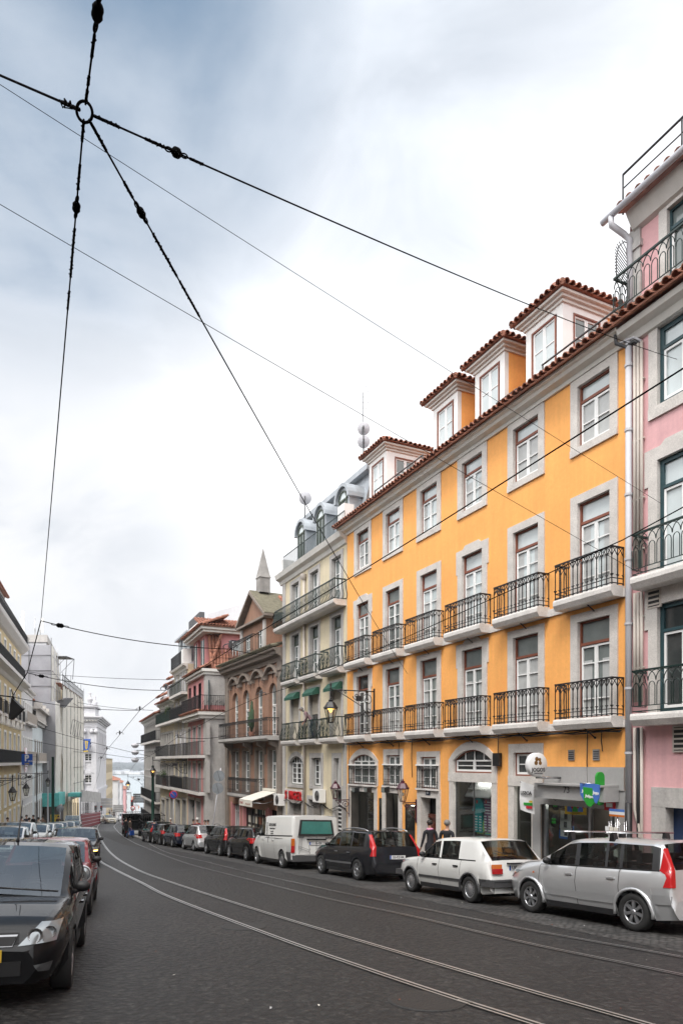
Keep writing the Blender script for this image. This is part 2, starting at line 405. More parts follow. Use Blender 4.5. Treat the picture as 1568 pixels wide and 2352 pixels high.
def tile_run(mb, a, b, up, length, m, pitch=.22, r=.095, base=True):
 """a run of half-round roof tiles laid from edge a-b up the slope direction 'up'"""
 a, b, up = Vector(a), Vector(b), Vector(up).normalized(); d = b - a; L = d.length; d.normalize(); nn = d.cross(up).normalized()
 if nn.z < 0: nn = -nn
 k = max(1, int(L / pitch)); pt = L / k
 if base:
  q = [a - nn * .01, b - nn * .01, b - nn * .01 + up * length, a - nn * .01 + up * length]; q2 = [p - nn * .04 for p in q]
  mb.hexa([tuple(p) for p in q2 + q], m)
 for i in range(k):
  c = a + d * (pt * (i + .5)); cs = max(1, int(round(length / .42))); cl = length / cs
  for j in range(cs):
   lo = c + up * (j * cl - (.05 if j == 0 else .02)) + nn * (.030 + random.uniform(-.006, .006)); hi = c + up * ((j + 1) * cl) + nn * .004
   lo += d * random.uniform(-.008, .008)
   ring = []
   for p, rr in ((lo, r * 1.05), (hi, r * .88)):
    for sh in (1., .80):
     ring.append([p + d * (math.cos(math.pi * q / 6) * rr * sh) + nn * (math.sin(math.pi * q / 6) * rr * sh) for q in range(7)])
   mb.grid([ring[0], ring[2]], m); mb.grid([ring[1], ring[0]], m, smooth=False)
def ac_unit(F, name, label, s, z, n0, side=1):
 g = F.root(name, label, 'air conditioner', s, 0, z=z)
 m = MB(); m.box(s - .42, s + .42, n0, n0 + .32, z, z + .62, 'white_paint')
 m.box(s - .36, s - .33, 0, n0 + .3, z - .03, z - .002, 'steel'); m.box(s + .33, s + .36, 0, n0 + .3, z - .03, z - .002, 'steel'); obj('casing', m, g)
 f = MB(); c = (s - .1, n0 + .322, z + .31)
 f.lathe([(.25, 0), (.25, .012), (.23, .02), (.22, .004), (.08, .004), (.07, .02), (.001, .02)], (c[0], c[1], c[2]), 'trim_grey', 20, 'y')
 for k in range(7): f.lathe([(.05 + .026 * k, .02), (.056 + .026 * k, .024), (.06 + .026 * k, .02)], c, 'steel', 20, 'y')
 obj('fan_grille', f, g)
 return g
# ------------------------------------------------------------------ right-hand buildings
Y = Fac(6.92, 16.54, -.43, .9027)          # yellow facade, s = 0 at its near end
SY = 15.5                                   # its length
BAY = [1.06 + 2.581 * (6 - k) for k in range(1, 7)]   # bay centres, 1 = farthest
def yellow_building():
 rt = Y.root('yellow_building', 'bright yellow-orange apartment building with stone framed windows, iron balconies and four tiled dormers', 'building', SY / 2)
 holes = []
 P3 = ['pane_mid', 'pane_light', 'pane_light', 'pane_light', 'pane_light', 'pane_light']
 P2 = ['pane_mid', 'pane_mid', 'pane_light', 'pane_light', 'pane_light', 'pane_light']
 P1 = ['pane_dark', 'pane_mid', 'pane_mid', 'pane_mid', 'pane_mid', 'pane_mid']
 hw = .54; rc = random.Random(21); cur = lambda: rc.choice([None, (.5, 1.), (.95, .55), (.36, 1.), (.95, 1.), None, (.6, .8)])
 for i, s in enumerate(BAY):
  k = i + 1
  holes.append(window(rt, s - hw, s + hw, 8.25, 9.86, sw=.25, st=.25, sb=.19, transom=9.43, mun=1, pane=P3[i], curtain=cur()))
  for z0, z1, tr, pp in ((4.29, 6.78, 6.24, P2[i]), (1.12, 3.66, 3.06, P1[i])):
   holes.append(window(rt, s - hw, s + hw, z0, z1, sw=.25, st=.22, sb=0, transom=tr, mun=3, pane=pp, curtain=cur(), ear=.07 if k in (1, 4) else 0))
  for zt, idx in ((4.27, 2), (1.10, 1)):
   b = MB(); w = .985; d = .44; s0, s1 = s - w, s + w
   b.prism([(-.0, zt), (d, zt), (d + .02, zt - .05), (d + .02, zt - .15), (d - .06, zt - .27), (0, zt - .27)], s0, s1, 'slab_stone', axis='x')
   bal = obj('balcony', b, rt)
   r = MB(); railpath(r, [(s0 + .03, .02), (s0 + .03, d - .04), (s1 - .03, d - .04), (s1 - .03, .02)], zt, .93, 'iron', 'gothic', step=.165, r=.0135, top=.027)
   obj('railing', r, bal)
 # ground floor openings, right to left
 X = Y.sx
 gl = lambda s: Y.g(s) + .1
 z_m = 0.0
 # gaming and paper shop (bays 6 and 5)
 s6a, s6b = .12, X(1248)
 holes += [(.35, X(1243), gl(1) - .6, Y.zx(1300, 1850))]
 # bay 5 window
 a, b = X(1236), X(1180)
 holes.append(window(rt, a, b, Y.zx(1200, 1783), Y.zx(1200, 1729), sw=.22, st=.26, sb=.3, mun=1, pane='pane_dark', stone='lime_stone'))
 t5 = Y.zx(1200, 1802)
 holes.append((X(1222), b, gl(4) - .1, t5))
 # bay 4 arch
 a4, b4 = X(1130), X(1042)
 zt, zs = Y.zx(1086, 1722), Y.zx(1086, 1746)
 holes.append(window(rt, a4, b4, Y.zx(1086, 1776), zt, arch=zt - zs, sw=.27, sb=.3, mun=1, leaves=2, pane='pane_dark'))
 t4 = Y.zx(1086, 1793)
 holes.append((a4, b4, gl(6.5) + .35, t4))
 arch_holes = [(a4, b4, zs, zt - zs)]
 # bay 3 door 67
 a3, b3 = X(1002), X(966)
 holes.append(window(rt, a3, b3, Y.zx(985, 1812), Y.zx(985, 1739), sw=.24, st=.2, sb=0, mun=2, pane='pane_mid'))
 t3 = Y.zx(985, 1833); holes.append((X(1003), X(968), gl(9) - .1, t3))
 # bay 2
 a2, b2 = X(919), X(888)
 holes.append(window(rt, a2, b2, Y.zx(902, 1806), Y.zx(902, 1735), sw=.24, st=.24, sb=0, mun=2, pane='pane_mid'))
 t2 = Y.zx(900, 1822); holes.append((X(916), X(886), gl(12) - .1, t2))
 # bay 1 arch
 a1, b1 = X(862), X(808)
 zt1, zs1 = Y.zx(835, 1733), Y.zx(835, 1748)
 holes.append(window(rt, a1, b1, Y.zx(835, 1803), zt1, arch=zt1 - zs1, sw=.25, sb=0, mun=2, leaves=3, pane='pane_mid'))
 t1 = Y.zx(835, 1819); holes.append((X(860), X(806), gl(14) - .1, t1))
 arch_holes.append((a1, b1, zs1, zt1 - zs1))
 # blue-black show windows in the yellow piers between bays 1-2-3
 w12 = (X(884), X(870), gl(13) + .5, Y.zx(876, 1834)); w23 = (X(953), X(930), gl(10.5) + .5, Y.zx(942, 1848)); holes += [w12, w23]
 m = MB(); wall(m, 0, SY, -6.5, 10.2, holes, 'yellow_plaster')
 for (a, b, zsp, rs) in arch_holes: arch_fill(m, a - .03, b + .03, zsp, rs + .02, zsp + rs + .03, 'yellow_plaster')
 shell(m, 0, SY, -6.5, 10.2, 11, 'white_plaster'); obj('wall', m, rt)
 for s in BAY:
  for z in (3.95, .72):
   m = MB(); m.tube([(s - .05, .02, z - .12), (s + .08, .30, z + .16)], .016, 'iron', 5); m.lathe([(.03, 0), (.03, .02), (.001, .02)], (s - .05, .0, z - .12), 'iron', 8, 'y'); obj('flag_rod', m, rt)
 # stone bands at slab level
 m = MB()
 for zt in (4.20, 1.03): m.box(.02, SY - .02, 0.002, .055, zt - .2, zt, 'slab_stone')
 obj('stone_band', m, rt)
 # pilaster frames of the ground floor
 m = MB()
 def jamb(x0, x1, z0, z1, lintel=None, w=.26, deep=.35):
  s0, s1 = min(X(x0), X(x1)), max(X(x0), X(x1))
  m.box(s0 - w, s0 - .002, -deep, .04, z0, z1, 'lime_stone'); m.box(s1 + .002, s1 + w, -deep, .04, z0, z1, 'lime_stone')
  if lintel: m.box(s0 - w, s1 + w, -deep, .045, z1 + .002, z1 + lintel, 'lime_stone')
 jamb(1222, 1182, gl(4) - .5, t5, .24, deep=.1); jamb(1130, 1043, gl(6.5) - .6, t4, .24, deep=.1)
 jamb(1003, 968, gl(9) - .6, t3, .32); jamb(916, 886, gl(12) - .6, t2, .3); jamb(860, 806, gl(14) - .6, t1, .3, deep=.4)
 obj('door_surround', m, rt)
 # shop interiors: floor-deep dark recess, back wall and glazing
 def recess(h, depth, back, glassn=None, name='shop_window', fr='trim_grey', mull=1):
  m = MB(); a, b, c, d = h
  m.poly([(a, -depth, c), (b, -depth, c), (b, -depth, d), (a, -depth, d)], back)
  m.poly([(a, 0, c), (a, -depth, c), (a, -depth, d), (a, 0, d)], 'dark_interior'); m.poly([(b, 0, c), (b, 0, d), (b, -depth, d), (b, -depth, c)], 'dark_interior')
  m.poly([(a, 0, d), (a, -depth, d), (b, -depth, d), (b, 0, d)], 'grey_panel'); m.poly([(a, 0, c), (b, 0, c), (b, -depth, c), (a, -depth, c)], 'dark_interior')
  o = obj(name, m, rt); t_ = MB(); t_.box(a + (b - a) * .2, b - (b - a) * .2, -depth * .62, -depth * .62 + .05, d - .07, d - .03, 'shop_tube'); obj('strip_light', t_, o)
  if glassn is not None:
   f = MB(); t = .035
   for x in [a + (b - a) * q / mull for q in range(1, mull)]: f.box(x - t / 2, x + t / 2, glassn - .02, glassn + .02, c, d, fr)
   f.box(a, a + t, glassn - .02, glassn + .02, c, d, fr); f.box(b - t, b, glassn - .02, glassn + .02, c, d, fr)
   f.box(a + t, b - t, glassn - .02, glassn + .02, d - t, d, fr); f.box(a + t, b - t, glassn - .02, glassn + .02, c, c + t, fr); obj('frame', f, o)
   g = MB(); g.poly([(a + t, glassn, c + t), (b - t, glassn, c + t), (b - t, glassn, d - t), (a + t, glassn, d - t)], 'shop_glass'); obj('pane', g, o)
  return o
 H5 = (X(1222), b, gl(4) - .1, t5); H4 = (a4, b4, gl(6.5) + .35, t4)
 H5 = (X(1222), X(1180), gl(4) - .1, t5)
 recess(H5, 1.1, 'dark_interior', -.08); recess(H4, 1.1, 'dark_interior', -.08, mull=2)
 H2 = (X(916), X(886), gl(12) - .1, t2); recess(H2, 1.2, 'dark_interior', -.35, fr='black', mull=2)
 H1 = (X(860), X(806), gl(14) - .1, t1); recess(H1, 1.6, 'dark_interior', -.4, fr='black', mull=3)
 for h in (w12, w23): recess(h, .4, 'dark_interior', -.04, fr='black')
 # panelled wooden door 67 with barred fanlight
 m = MB(); s0, s1 = X(1003), X(968); zb = gl(9) - .1; zl = t3 - .75
 m.box(s0, s1, -.42, -.36, zb, zl, 'door_wood'); m.box(s0, s1, -.40, -.28, zl, zl + .14, 'door_wood'); c = (s0 + s1) / 2
 m.box(c - .04, c + .04, -.36, -.32, zb, zl, 'door_wood')
 for q in ((s0 + .12, c - .12), (c + .12, s1 - .12)):
  for z0, z1 in ((zb + .25, zb + .95), (zb + 1.1, zl - .15)):
   m.box(q[0], q[1], -.36, -.335, z0, z1, 'door_wood'); m.box(q[0] + .08, q[1] - .08, -.335, -.32, z0 + .08, z1 - .08, 'door_wood')
 dr = obj('door', m, rt)
 m = MB(); m.poly([(s0, -.40, zl + .14), (s1, -.40, zl + .14), (s1, -.40, t3), (s0, -.40, t3)], 'pane_dark')
 for q in range(9): xx = s0 + (s1 - s0) * (q + .5) / 9; m.tube([(xx, -.36, zl + .14), (xx, -.36, t3)], .012, 'iron', 4)
 obj('fanlight', m, dr)
 n = MB(); n.box(c - .14, c + .14, .046, .06, t3 + .1, t3 + .30, 'navy_frame'); npl = obj('number_plate', n, rt)
 text_mesh('numerals', '67', .17, 'sash_white', npl, frame_mat((c, .061, t3 + .2 + DZ[rt.name]), (-1, 0, 0), (0, 0, 1)))
 # little railings in front of the mezzanine windows
 for (a, b, zz) in ((a1, b1, Y.zx(835, 1803)), (a2, b2, Y.zx(902, 1806)), (a3, b3, Y.zx(985, 1812))):
  m = MB(); m.box(a - .2, b + .2, -.1, .12, zz - .06, zz - .002, 'slab_stone'); bal = obj('balcony', m, rt)
  r = MB(); railpath(r, [(a - .15, .07), (b + .15, .07)], zz, .82, 'iron', 'gothic', step=.165, r=.011); r.box(a - .2, b + .2, .03, .11, zz + .82, zz + .87, 'sash_white'); obj('railing', r, bal)
 # cornice, gutter soffit and eave tiles
 m = MB(); cornice(m, -.02, SY + .25, [(0, 10.08), (.07, 10.08), (.10, 10.17), (.27, 10.22), (.31, 10.30), (.40, 10.33), (.42, 10.40), (0, 10.40)], 'cornice_white'); obj('cornice', m, rt)
 m = MB(); tile_run(m, (-.02, .56, 10.42), (SY + .3, .56, 10.42), (0, -1, .42), 1.9, 'terracotta')
 m.hexa([(0, -1.2, 11.12), (SY, -1.2, 11.12), (SY, -6, 13.2), (0, -6, 13.2), (0, -1.2, 11.2), (SY, -1.2, 11.2), (SY, -6, 13.28), (0, -6, 13.28)], 'terracotta')
 m.hexa([(0, -6, 13.2), (SY, -6, 13.2), (SY, -11, 10.6), (0, -11, 10.6), (0, -6, 13.28), (SY, -6, 13.28), (SY, -11, 10.7), (0, -11, 10.7)], 'terracotta')
 obj('roof', m, rt)
 # dormers
 nf = -.80
 for k, sidewin in ((5, True), (4, False), (3, False), (1, True)):
  s = BAY[k - 1] + .15; hw = .78; s0, s1 = s - hw, s + hw; zb, z0, z1 = 10.75, 11.42, 13.22; dep = 3.6; wd = 1.75
  m = MB(); h1 = (s - .52, s + .52, z0 + .22, z1 - .22)
  wall(m, s0, s1, z0, z1, [(h1[0] - .02, h1[1] + .02, h1[2] - .02, h1[3] + .02)], 'white_paint', nf)
  m.box(s0 + .01, s1 - .01, nf - .3, nf - .02, zb, z0 - .001, 'yellow_plaster')
  sd = (nf - 1.45, nf - .4, z0 + .26, z1 - .22) if sidewin else None
  for sx, far in ((s0, False), (s1, True)):
   c0 = nf - (wd if (sidewin and not far) else .16)
   if sd and not far:
    ys = sorted({c0, nf, sd[0], sd[1]})
    for ya, yb in zip(ys, ys[1:]):
     if sd[0] <= (ya + yb) / 2 <= sd[1]:
      m.poly([(sx, ya, zb), (sx, ya, sd[2]), (sx, yb, sd[2]), (sx, yb, zb)], 'white_paint'); m.poly([(sx, ya, sd[3]), (sx, ya, z1), (sx, yb, z1), (sx, yb, sd[3])], 'white_paint')
     else: m.poly([(sx, ya, zb), (sx, ya, z1), (sx, yb, z1), (sx, yb, zb)], 'white_paint')
   else: m.poly([(sx, c0, zb), (sx, c0, z1), (sx, nf, z1), (sx, nf, zb)], 'white_paint')
   m.poly([(sx, nf - dep, zb), (sx, nf - dep, z1), (sx, c0, z1), (sx, c0, zb)], 'yellow_plaster')
  dm = obj('dormer', m, rt)
  def fr(pl, a, b, c, d, rev):
   """pl(t, depth, z) maps to 3D; frame, sash and glass of a dormer window"""
   m = MB()
   def bx(t0, t1, e0, e1, z0, z1, mt): m.hexa([pl(t0, e0, z0), pl(t1, e0, z0), pl(t1, e1, z0), pl(t0, e1, z0), pl(t0, e0, z1), pl(t1, e0, z1), pl(t1, e1, z1), pl(t0, e1, z1)], mt)
   bx(a, a + .05, -.08, .02, c, d, 'brown_wood'); bx(b - .05, b, -.08, .02, c, d, 'brown_wood'); bx(a + .05, b - .05, -.08, .02, d - .05, d, 'brown_wood'); bx(a + .05, b - .05, -.08, .02, c, c + .03, 'brown_wood')
   h = (a + b) / 2
   for x0, x1 in ((a + .05, h - .003), (h + .003, b - .05)):
    bx(x0, x0 + .055, -.06, -.02, c + .03, d - .05, 'sash_white'); bx(x1 - .055, x1, -.06, -.02, c + .03, d - .05, 'sash_white')
    bx(x0, x1, -.059, -.021, c + .03, c + .09, 'sash_white'); bx(x0, x1, -.059, -.021, d - .1, d - .05, 'sash_white'); bx(x0 + .05, x1 - .05, -.05, -.03, (c + d) / 2 - .014, (c + d) / 2 + .014, 'sash_white')
   obj('window_frame', m, dm)
   m = MB(); m.poly([pl(a, -.05, c), pl(b, -.05, c), pl(b, -.05, d), pl(a, -.05, d)], 'pane_light' if not rev else 'pane_mid'); obj('pane', m, dm)
  fr(lambda t, e, z: (t, nf + e, z), *h1, False)
  if sd: fr(lambda t, e, z: (s0 - e, t, z), *sd, True)
  m = MB(); e0, e1 = s0 - .34, s1 + .34; nfe = nf + .34
  for j, (o, za, zb2) in enumerate(((.06, z1 - .02, z1 + .07), (.14, z1 + .07, z1 + .15), (.24, z1 + .15, z1 + .22))):
   m.box(s0 - o, s1 + o, nf - dep, nf + o, za + .001 * j, zb2, 'cornice_white')
  obj('dormer_cornice', m, dm)
  m = MB(); zr = z1 + .25; hh = .55; nr = nf - 1.0
  A, B, C_, D_ = (e0, nfe, zr), (e1, nfe, zr), (e1, nf - dep, zr), (e0, nf - dep, zr); r0, r1 = (s, nr, zr + hh), (s, nf - dep, zr + hh)
  for q in ((A, B, r0), (B, C_, r1, r0), (D_, A, r0, r1), (A, D_, C_, B)): m.poly(q, 'terracotta')
  tile_run(m, A, B, (0, -1, .35), .42, 'terracotta', base=False)
  tile_run(m, (e0, nf - dep, zr), A, (1, 0, .42), .5, 'terracotta', base=False); tile_run(m, B, (e1, nf - dep, zr), (-1, 0, .42), .5, 'terracotta', base=False)
  for p in (A, B):
   m.tube([Vector(p) + Vector((0, 0, .03)), Vector(r0) + Vector((0, 0, .06))], .085, 'terracotta', 8)
  obj('dormer_roof', m, dm)
 # pipe guard rails on the little terraces
 def rail(sa, sb, nn, zz):
  m = MB()
  for z in (zz, zz - .52): m.tube([(sa, nn, z), (sb, nn, z)], .028, 'trim_grey', 6)
  for s in (sa + .03, sb - .03): m.tube([(s, nn, zz - .9), (s, nn, zz)], .025, 'trim_grey', 6)
  obj('guard_rail', m, rt)
 b5, b4_, b3_, b1_ = [BAY[k - 1] + .15 for k in (5, 4, 3, 1)]
 rail(-.1, b5 - .78 + .35, -.35, 11.45); rail(b5 + .8, b4_ - .8, -.45, 11.4); rail(b4_ + .8, b3_ - .8, -.45, 11.4); rail(b3_ + .8, b1_ - .55, -.35, 11.45)
 # steel-grey shopfront of the paper shop
 m = MB(); sA, sB = .05, X(1246)
 zc = Y.zx(1300, 1850)
 m.box(sA, X(1252), .01, .06, Y.zx(1330, 1812), Y.zx(1330, 1762), 'grey_panel')
 m.box(.2, X(1222, .62), .061, .55, Y.zx(1300, 1838, .6), Y.zx(1300, 1806, .6), 'grey_panel'); m.box(.2, X(1224, .7), .061, .66, Y.zx(1300, 1806, .6) + .004, Y.zx(1300, 1806, .6) + .05, 'grey_panel')
 zbot = gl(1) - .4
 m.box(.0, .36, -.3, .03, zbot, Y.zx(1330, 1812) - .001, 'grey_panel'); m.box(.361, X(1226), .004, .05, zc - .02, Y.zx(1330, 1812) - .001, 'grey_panel'); m.box(X(1243), X(1226), .004, .05, zbot, zc - .021, 'grey_panel')
 obj('shop_front', m, rt)
 h = (.36, X(1243), zbot, zc); o = recess(h, 1.8, 'dark_interior')
 f = MB(); zt = Y.zx(1300, 1838, .6)
 posts = [h[1], X(1345), X(1395)]
 for x in posts: f.box(x - .1, x - .03, -.16, -.06, zbot, zt, 'alloy')
 f.box(h[0], h[1], -.16, -.06, zt - .05, zt, 'alloy'); obj('frame', f, o)
 g = MB(); g.poly([(X(1343), -.11, zbot), (h[1] - .1, -.11, zbot), (h[1] - .1, -.11, zt - .05), (X(1343), -.11, zt - .05)], 'shop_glass'); obj('pane', g, o)
 text_mesh('house_number', '73', .24, 'trim_grey', rt, frame_mat((X(1300, .56), .556, Y.zx(1300, 1810, .56) - .06 + DZ[rt.name]), (-1, 0, 0), (0, 0, 1)))
 # shelf of magazines seen through the open door, inside the shop
 m = MB()
 random.seed(3)
 cols = ['lamp_red', 'plate_white', 'plate_blue', 'plate_yellow', 'maroon', 'teal_frame', 'white_paint', 'brown_wood', 'black']
 for r_ in range(7):
  z = zbot + .35 + r_ * .34
  m.box(h[0] + .05, X(1345), -1.5, -1.25, z - .03, z, 'trim_grey')
  x = h[0] + .08
  while x < X(1345) - .2:
   w = random.uniform(.16, .24); m.box(x, x + w, -1.3 + random.uniform(0, .03), -1.28 + .02, z + .001, z + random.uniform(.22, .29), random.choice(cols)); x += w + .02
 obj('magazine_rack', m, rt)
 # wall cables sagging below the first-floor slabs
 m = MB()
 for q in range(3):
  pts = []
  for i in range(40):
   s = .1 + (SY - .1) * i / 39; pts.append((s, .07 + .03 * q, .82 - .03 * q - .05 * abs(math.sin(s * 1.9 + q)) - .0 * s))
  m.tube(pts, .018, 'black', 5)
 for s, l in ((X(1147), .9), (X(918), 1.6), (X(803), 2.4), (X(1385), .55), (X(1352), 1.6), (X(948), 1.4)): m.tube([(s, .05, .8), (s + .02, .05, .8 - l * .5), (s - .02, .05, .8 - l)], .014, 'black', 5)
 s = X(1147); m.box(s - .14, s + .14, .03, .16, -.15, .25, 'black')
 obj('wall_cable', m, rt)
 for s in (X(1313), X(1370)):
  m = MB(); z = Y.zx(1313, 1735); m.box(s - .11, s + .11, .002, .03, z - .14, z + .14, 'alloy')
  for q in range(4): m.box(s - .09, s + .09, .03, .036, z - .1 + .055 * q, z - .075 + .055 * q, 'black')
  obj('wall_vent', m, rt)
 m = MB(); s = -.02
 m.tube([(-.13, .10, 10.2), (-.13, .10, -1.0)], .075, 'pipe_grey', 12); m.tube([(-.13, .10, -1.0), (-.13, .10, Y.g(0) + .15)], .08, 'black', 12)
 for z in [9.5 - 1.55 * q for q in range(7)]: m.lathe([(.095, -.03), (.095, .03)], (-.13, .10, z), 'pipe_grey', 12)
 obj('downpipe', m, rt)
 return rt
YB = yellow_building()
def pink_building():
 rt = Y.root('pink_building', 'pale pink apartment building with dark framed windows and iron balconies at the right edge', 'building', -3)
 holes = []; L = -7.4
 for i, s in enumerate((-1.5, -4.3)):
  a, b = s - .62, s + .62
  holes.append(window(rt, a - .26, b - .26, 11.0, 12.55, sw=.22, st=.22, sb=0, frame='teal_frame', transom=12.1, mun=0, pane='pane_mid'))
  holes.append(window(rt, a, b, 8.2, 10.0, sw=.24, st=.26, sb=.26, frame='teal_frame', transom=9.5, mun=0, pane='pane_light', fw=.1))
  holes.append(window(rt, a, b, 4.3, 6.95, sw=.25, st=.3, sb=0, frame='teal_frame', transom=6.3, mun=0, pane='pane_light', ear=.1, fw=.1))
  holes.append(window(rt, a, b, 1.12, 3.62, sw=.25, st=.36, sb=0, frame='teal_frame', transom=3.0, mun=0, pane='pane_dark', ear=.1, fw=.1))
 for z in (4.27, 1.10):
  m = MB(); m.prism([(0, z), (.48, z), (.5, z - .06), (.5, z - .15), (.4, z - .28), (0, z - .28)], -7., -.52, 'slab_stone', axis='x'); bal = obj('balcony', m, rt)
  r = MB(); railpath(r, [(-.56, .02), (-.56, .45), (-6.9, .45)], z, .98, 'green_iron', 'arcade', step=.21, r=.013, top=.03); obj('railing', r, bal)
 dz0, dz1 = Y.g(-2) - .1, -1.05
 holes.append((-3.0, -1.1, dz0, dz1))
 m = MB(); wall(m, L, 0, -5.5, 10.3, holes, 'pink_plaster'); wall(m, L, -.08, 10.3, 12.75, holes, 'pink_plaster')
 shell(m, L, -.001, -5.5, 10.3, 11, 'white_plaster'); shell(m, L, -.08, 10.3, 12.9, 9, 'pink_plaster'); obj('wall', m, rt)
 m = MB(); m.box(-.42, -.06, -.2, .05, 10.52, 12.2, 'grey_stone'); m.box(-.46, -.04, -.2, .09, 12.2, 12.36, 'grey_stone'); m.box(-.42, -.06, -.2, .06, 12.36, 12.7, 'grey_stone')
 obj('corner_pilaster', m, rt)
 m = MB(); cornice(m, L, -.02, [(0, 10.0), (.1, 10.02), (.18, 10.16), (.36, 10.22), (.40, 10.34), (0, 10.34)], 'cornice_white')
 cornice(m, L, -.25, [(0, 12.62), (.12, 12.66), (.28, 12.9), (.34, 13.0), (0, 13.0)], 'cornice_white'); obj('cornice', m, rt)
 m = MB(); tile_run(m, (L, .58, 10.42), (-.05, .58, 10.42), (0, -1, .35), .62, 'terracotta', pitch=.23, r=.10)
 tile_run(m, (L, .45, 13.08), (-.12, .45, 13.08), (0, -1, .45), 3.0, 'terracotta', pitch=.26, r=.115); obj('roof', m, rt)
 m = MB(); pts = [(L, .56, 13.03), (.25, .56, 13.03)]; m.tube(pts, .075, 'pipe_grey', 10)
 m.tube([(-.02, .56, 13.0), (-.02, .54, 12.8), (-.08, .2, 12.66), (-.16, .1, 12.5), (-.16, .09, 10.55)], .07, 'pipe_grey', 10); obj('gutter', m, rt)
 m = MB(); railpath(m, [(-.06, -.05), (-.06, .5), (-6.9, .5)], 10.55, .95, 'green_iron', 'arcade', step=.21, r=.014, top=.032); obj('terrace_railing', m, rt)
 m = MB()     # spiked fan guard at the corner
 for q in range(12):
  z = 11.5 + .075 * q; l = .55 * math.sqrt(max(.05, 1 - (max(0, q - 6) / 6.) ** 2)); m.tube([(-.08, -.05, z - .2), (-.08, -.05 + .9 * l + .05, z + .18)], .009, 'iron', 4)
 m.tube([(-.08, .45, 11.5), (-.08, .45, 12.0), (-.08, .38, 12.3), (-.08, .2, 12.48), (-.08, -.05, 12.5)], .012, 'iron', 5); obj('spiked_guard', m, rt)
 m = MB()
 for z in (13.72, 14.05): m.tube([(-.1, .25, z), (-7, .25, z)], .028 if z > 14 else .016, 'iron', 5)
 for s in (-.1, -1.7, -3.3, -4.9): m.tube([(s, .25, 13.1), (s, .25, 14.05)], .022, 'iron', 5)
 obj('roof_railing', m, rt)
 # blue door with stone frame, poster and scribbles
 m = MB(); m.box(-1.1, -.72, -.3, .03, dz0, dz1, 'grey_stone'); m.box(-3.38, -3.0, -.3, .03, dz0, dz1, 'grey_stone'); m.box(-3.38, -.72, -.3, .035, dz1 + .001, dz1 + .45, 'grey_stone'); obj('door_surround', m, rt)
 mat('door_blue', (.012, .03, .085), .4, var=.2, scale=2.)
 m = MB(); m.box(-3.0, -1.1, -.3, -.24, dz0, dz1, 'door_blue'); d = obj('door', m, rt)
 m = MB(); m.box(-2.1, -1.36, -.239, -.232, dz1 - 1.18, dz1 - .62, 'plate_white'); m.box(-2.1, -1.36, -.2385, -.231, dz1 - 1.7, dz1 - 1.18, 'lamp_red'); obj('poster', m, d)
 text_mesh('poster_numeral', '2', .42, 'plate_white', d, frame_mat((-1.70, -.228, dz1 - 1.45 + DZ[rt.name]), (-1, 0, 0), (0, 0, 1)))
 m = MB(); random.seed(11)
 def scrib(x, z, w, h, n, mt):
  p = [(x + w * i / n + random.uniform(-.05, .05), -.232, z + random.uniform(-h, h)) for i in range(n + 1)]; m.tube(p, .011, mt, 4)
 scrib(-1.75, dz1 - 2.0, .62, .24, 10, 'lamp_red'); scrib(-1.8, dz1 - 2.35, .65, .2, 9, 'lamp_red'); scrib(-1.75, dz1 - 2.3, .3, .07, 8, 'plate_white'); scrib(-1.85, dz1 - 2.75, .7, .12, 9, 'lamp_red'); obj('graffiti', m, d)
 m = MB()
 for s, x0 in ((-.28, 0), (-.38, 0), (-.48, .0)):
  m.tube([(s, .07, 9.9), (s, .07, 4.6)], .038, 'pipe_beige', 8); m.tube([(s, .07, 4.0), (s, .07, 1.4)], .038, 'pipe_beige', 8)
  m.tube([(s, .07, .8), (s, .07, -1.2 + .3 * (s + .4))] + ([(s - .14, .07, -1.6), (s - .14, .07, Y.g(0) + .1)] if s == -.28 else [(s, .07, Y.g(0) + .1)]), .038, 'pipe_beige' if s != -.38 else 'black', 8)
 for z in (9, 7.6, 6.2, 5., 3.4, 2.2): m.box(-.54, -.22, .02, .08, z, z + .03, 'pipe_beige')
 m.tube([(.1, .3, 10.4), (.08, .28, 10.1), (-.1, .15, 9.95), (-.28, .08, 10.02), (-.38, .07, 9.9)], .045, 'trim_grey', 8); m.tube([(.14, .3, 10.4), (.1, .24, 10.1), (-.3, .12, 10.08), (-.48, .08, 9.9)], .03, 'pipe_grey', 8)
 obj('wall_pipe', m, rt)
 for s, z, w in ((-.8, 3.85, .3), (-1.55, .5, .42)):
  m = MB(); m.box(s - w / 2 - .04, s + w / 2 + .04, .002, .05, z - .3, z + .3, 'pipe_beige'); m.box(s - w / 2, s + w / 2, .05, .054, z - .26, z + .26, 'black')
  for q in range(5): m.box(s - w / 2, s + w / 2, .054, .075, z - .24 + .11 * q, z - .2 + .11 * q, 'pipe_beige')
  obj('wall_vent', m, rt)
pink_building()
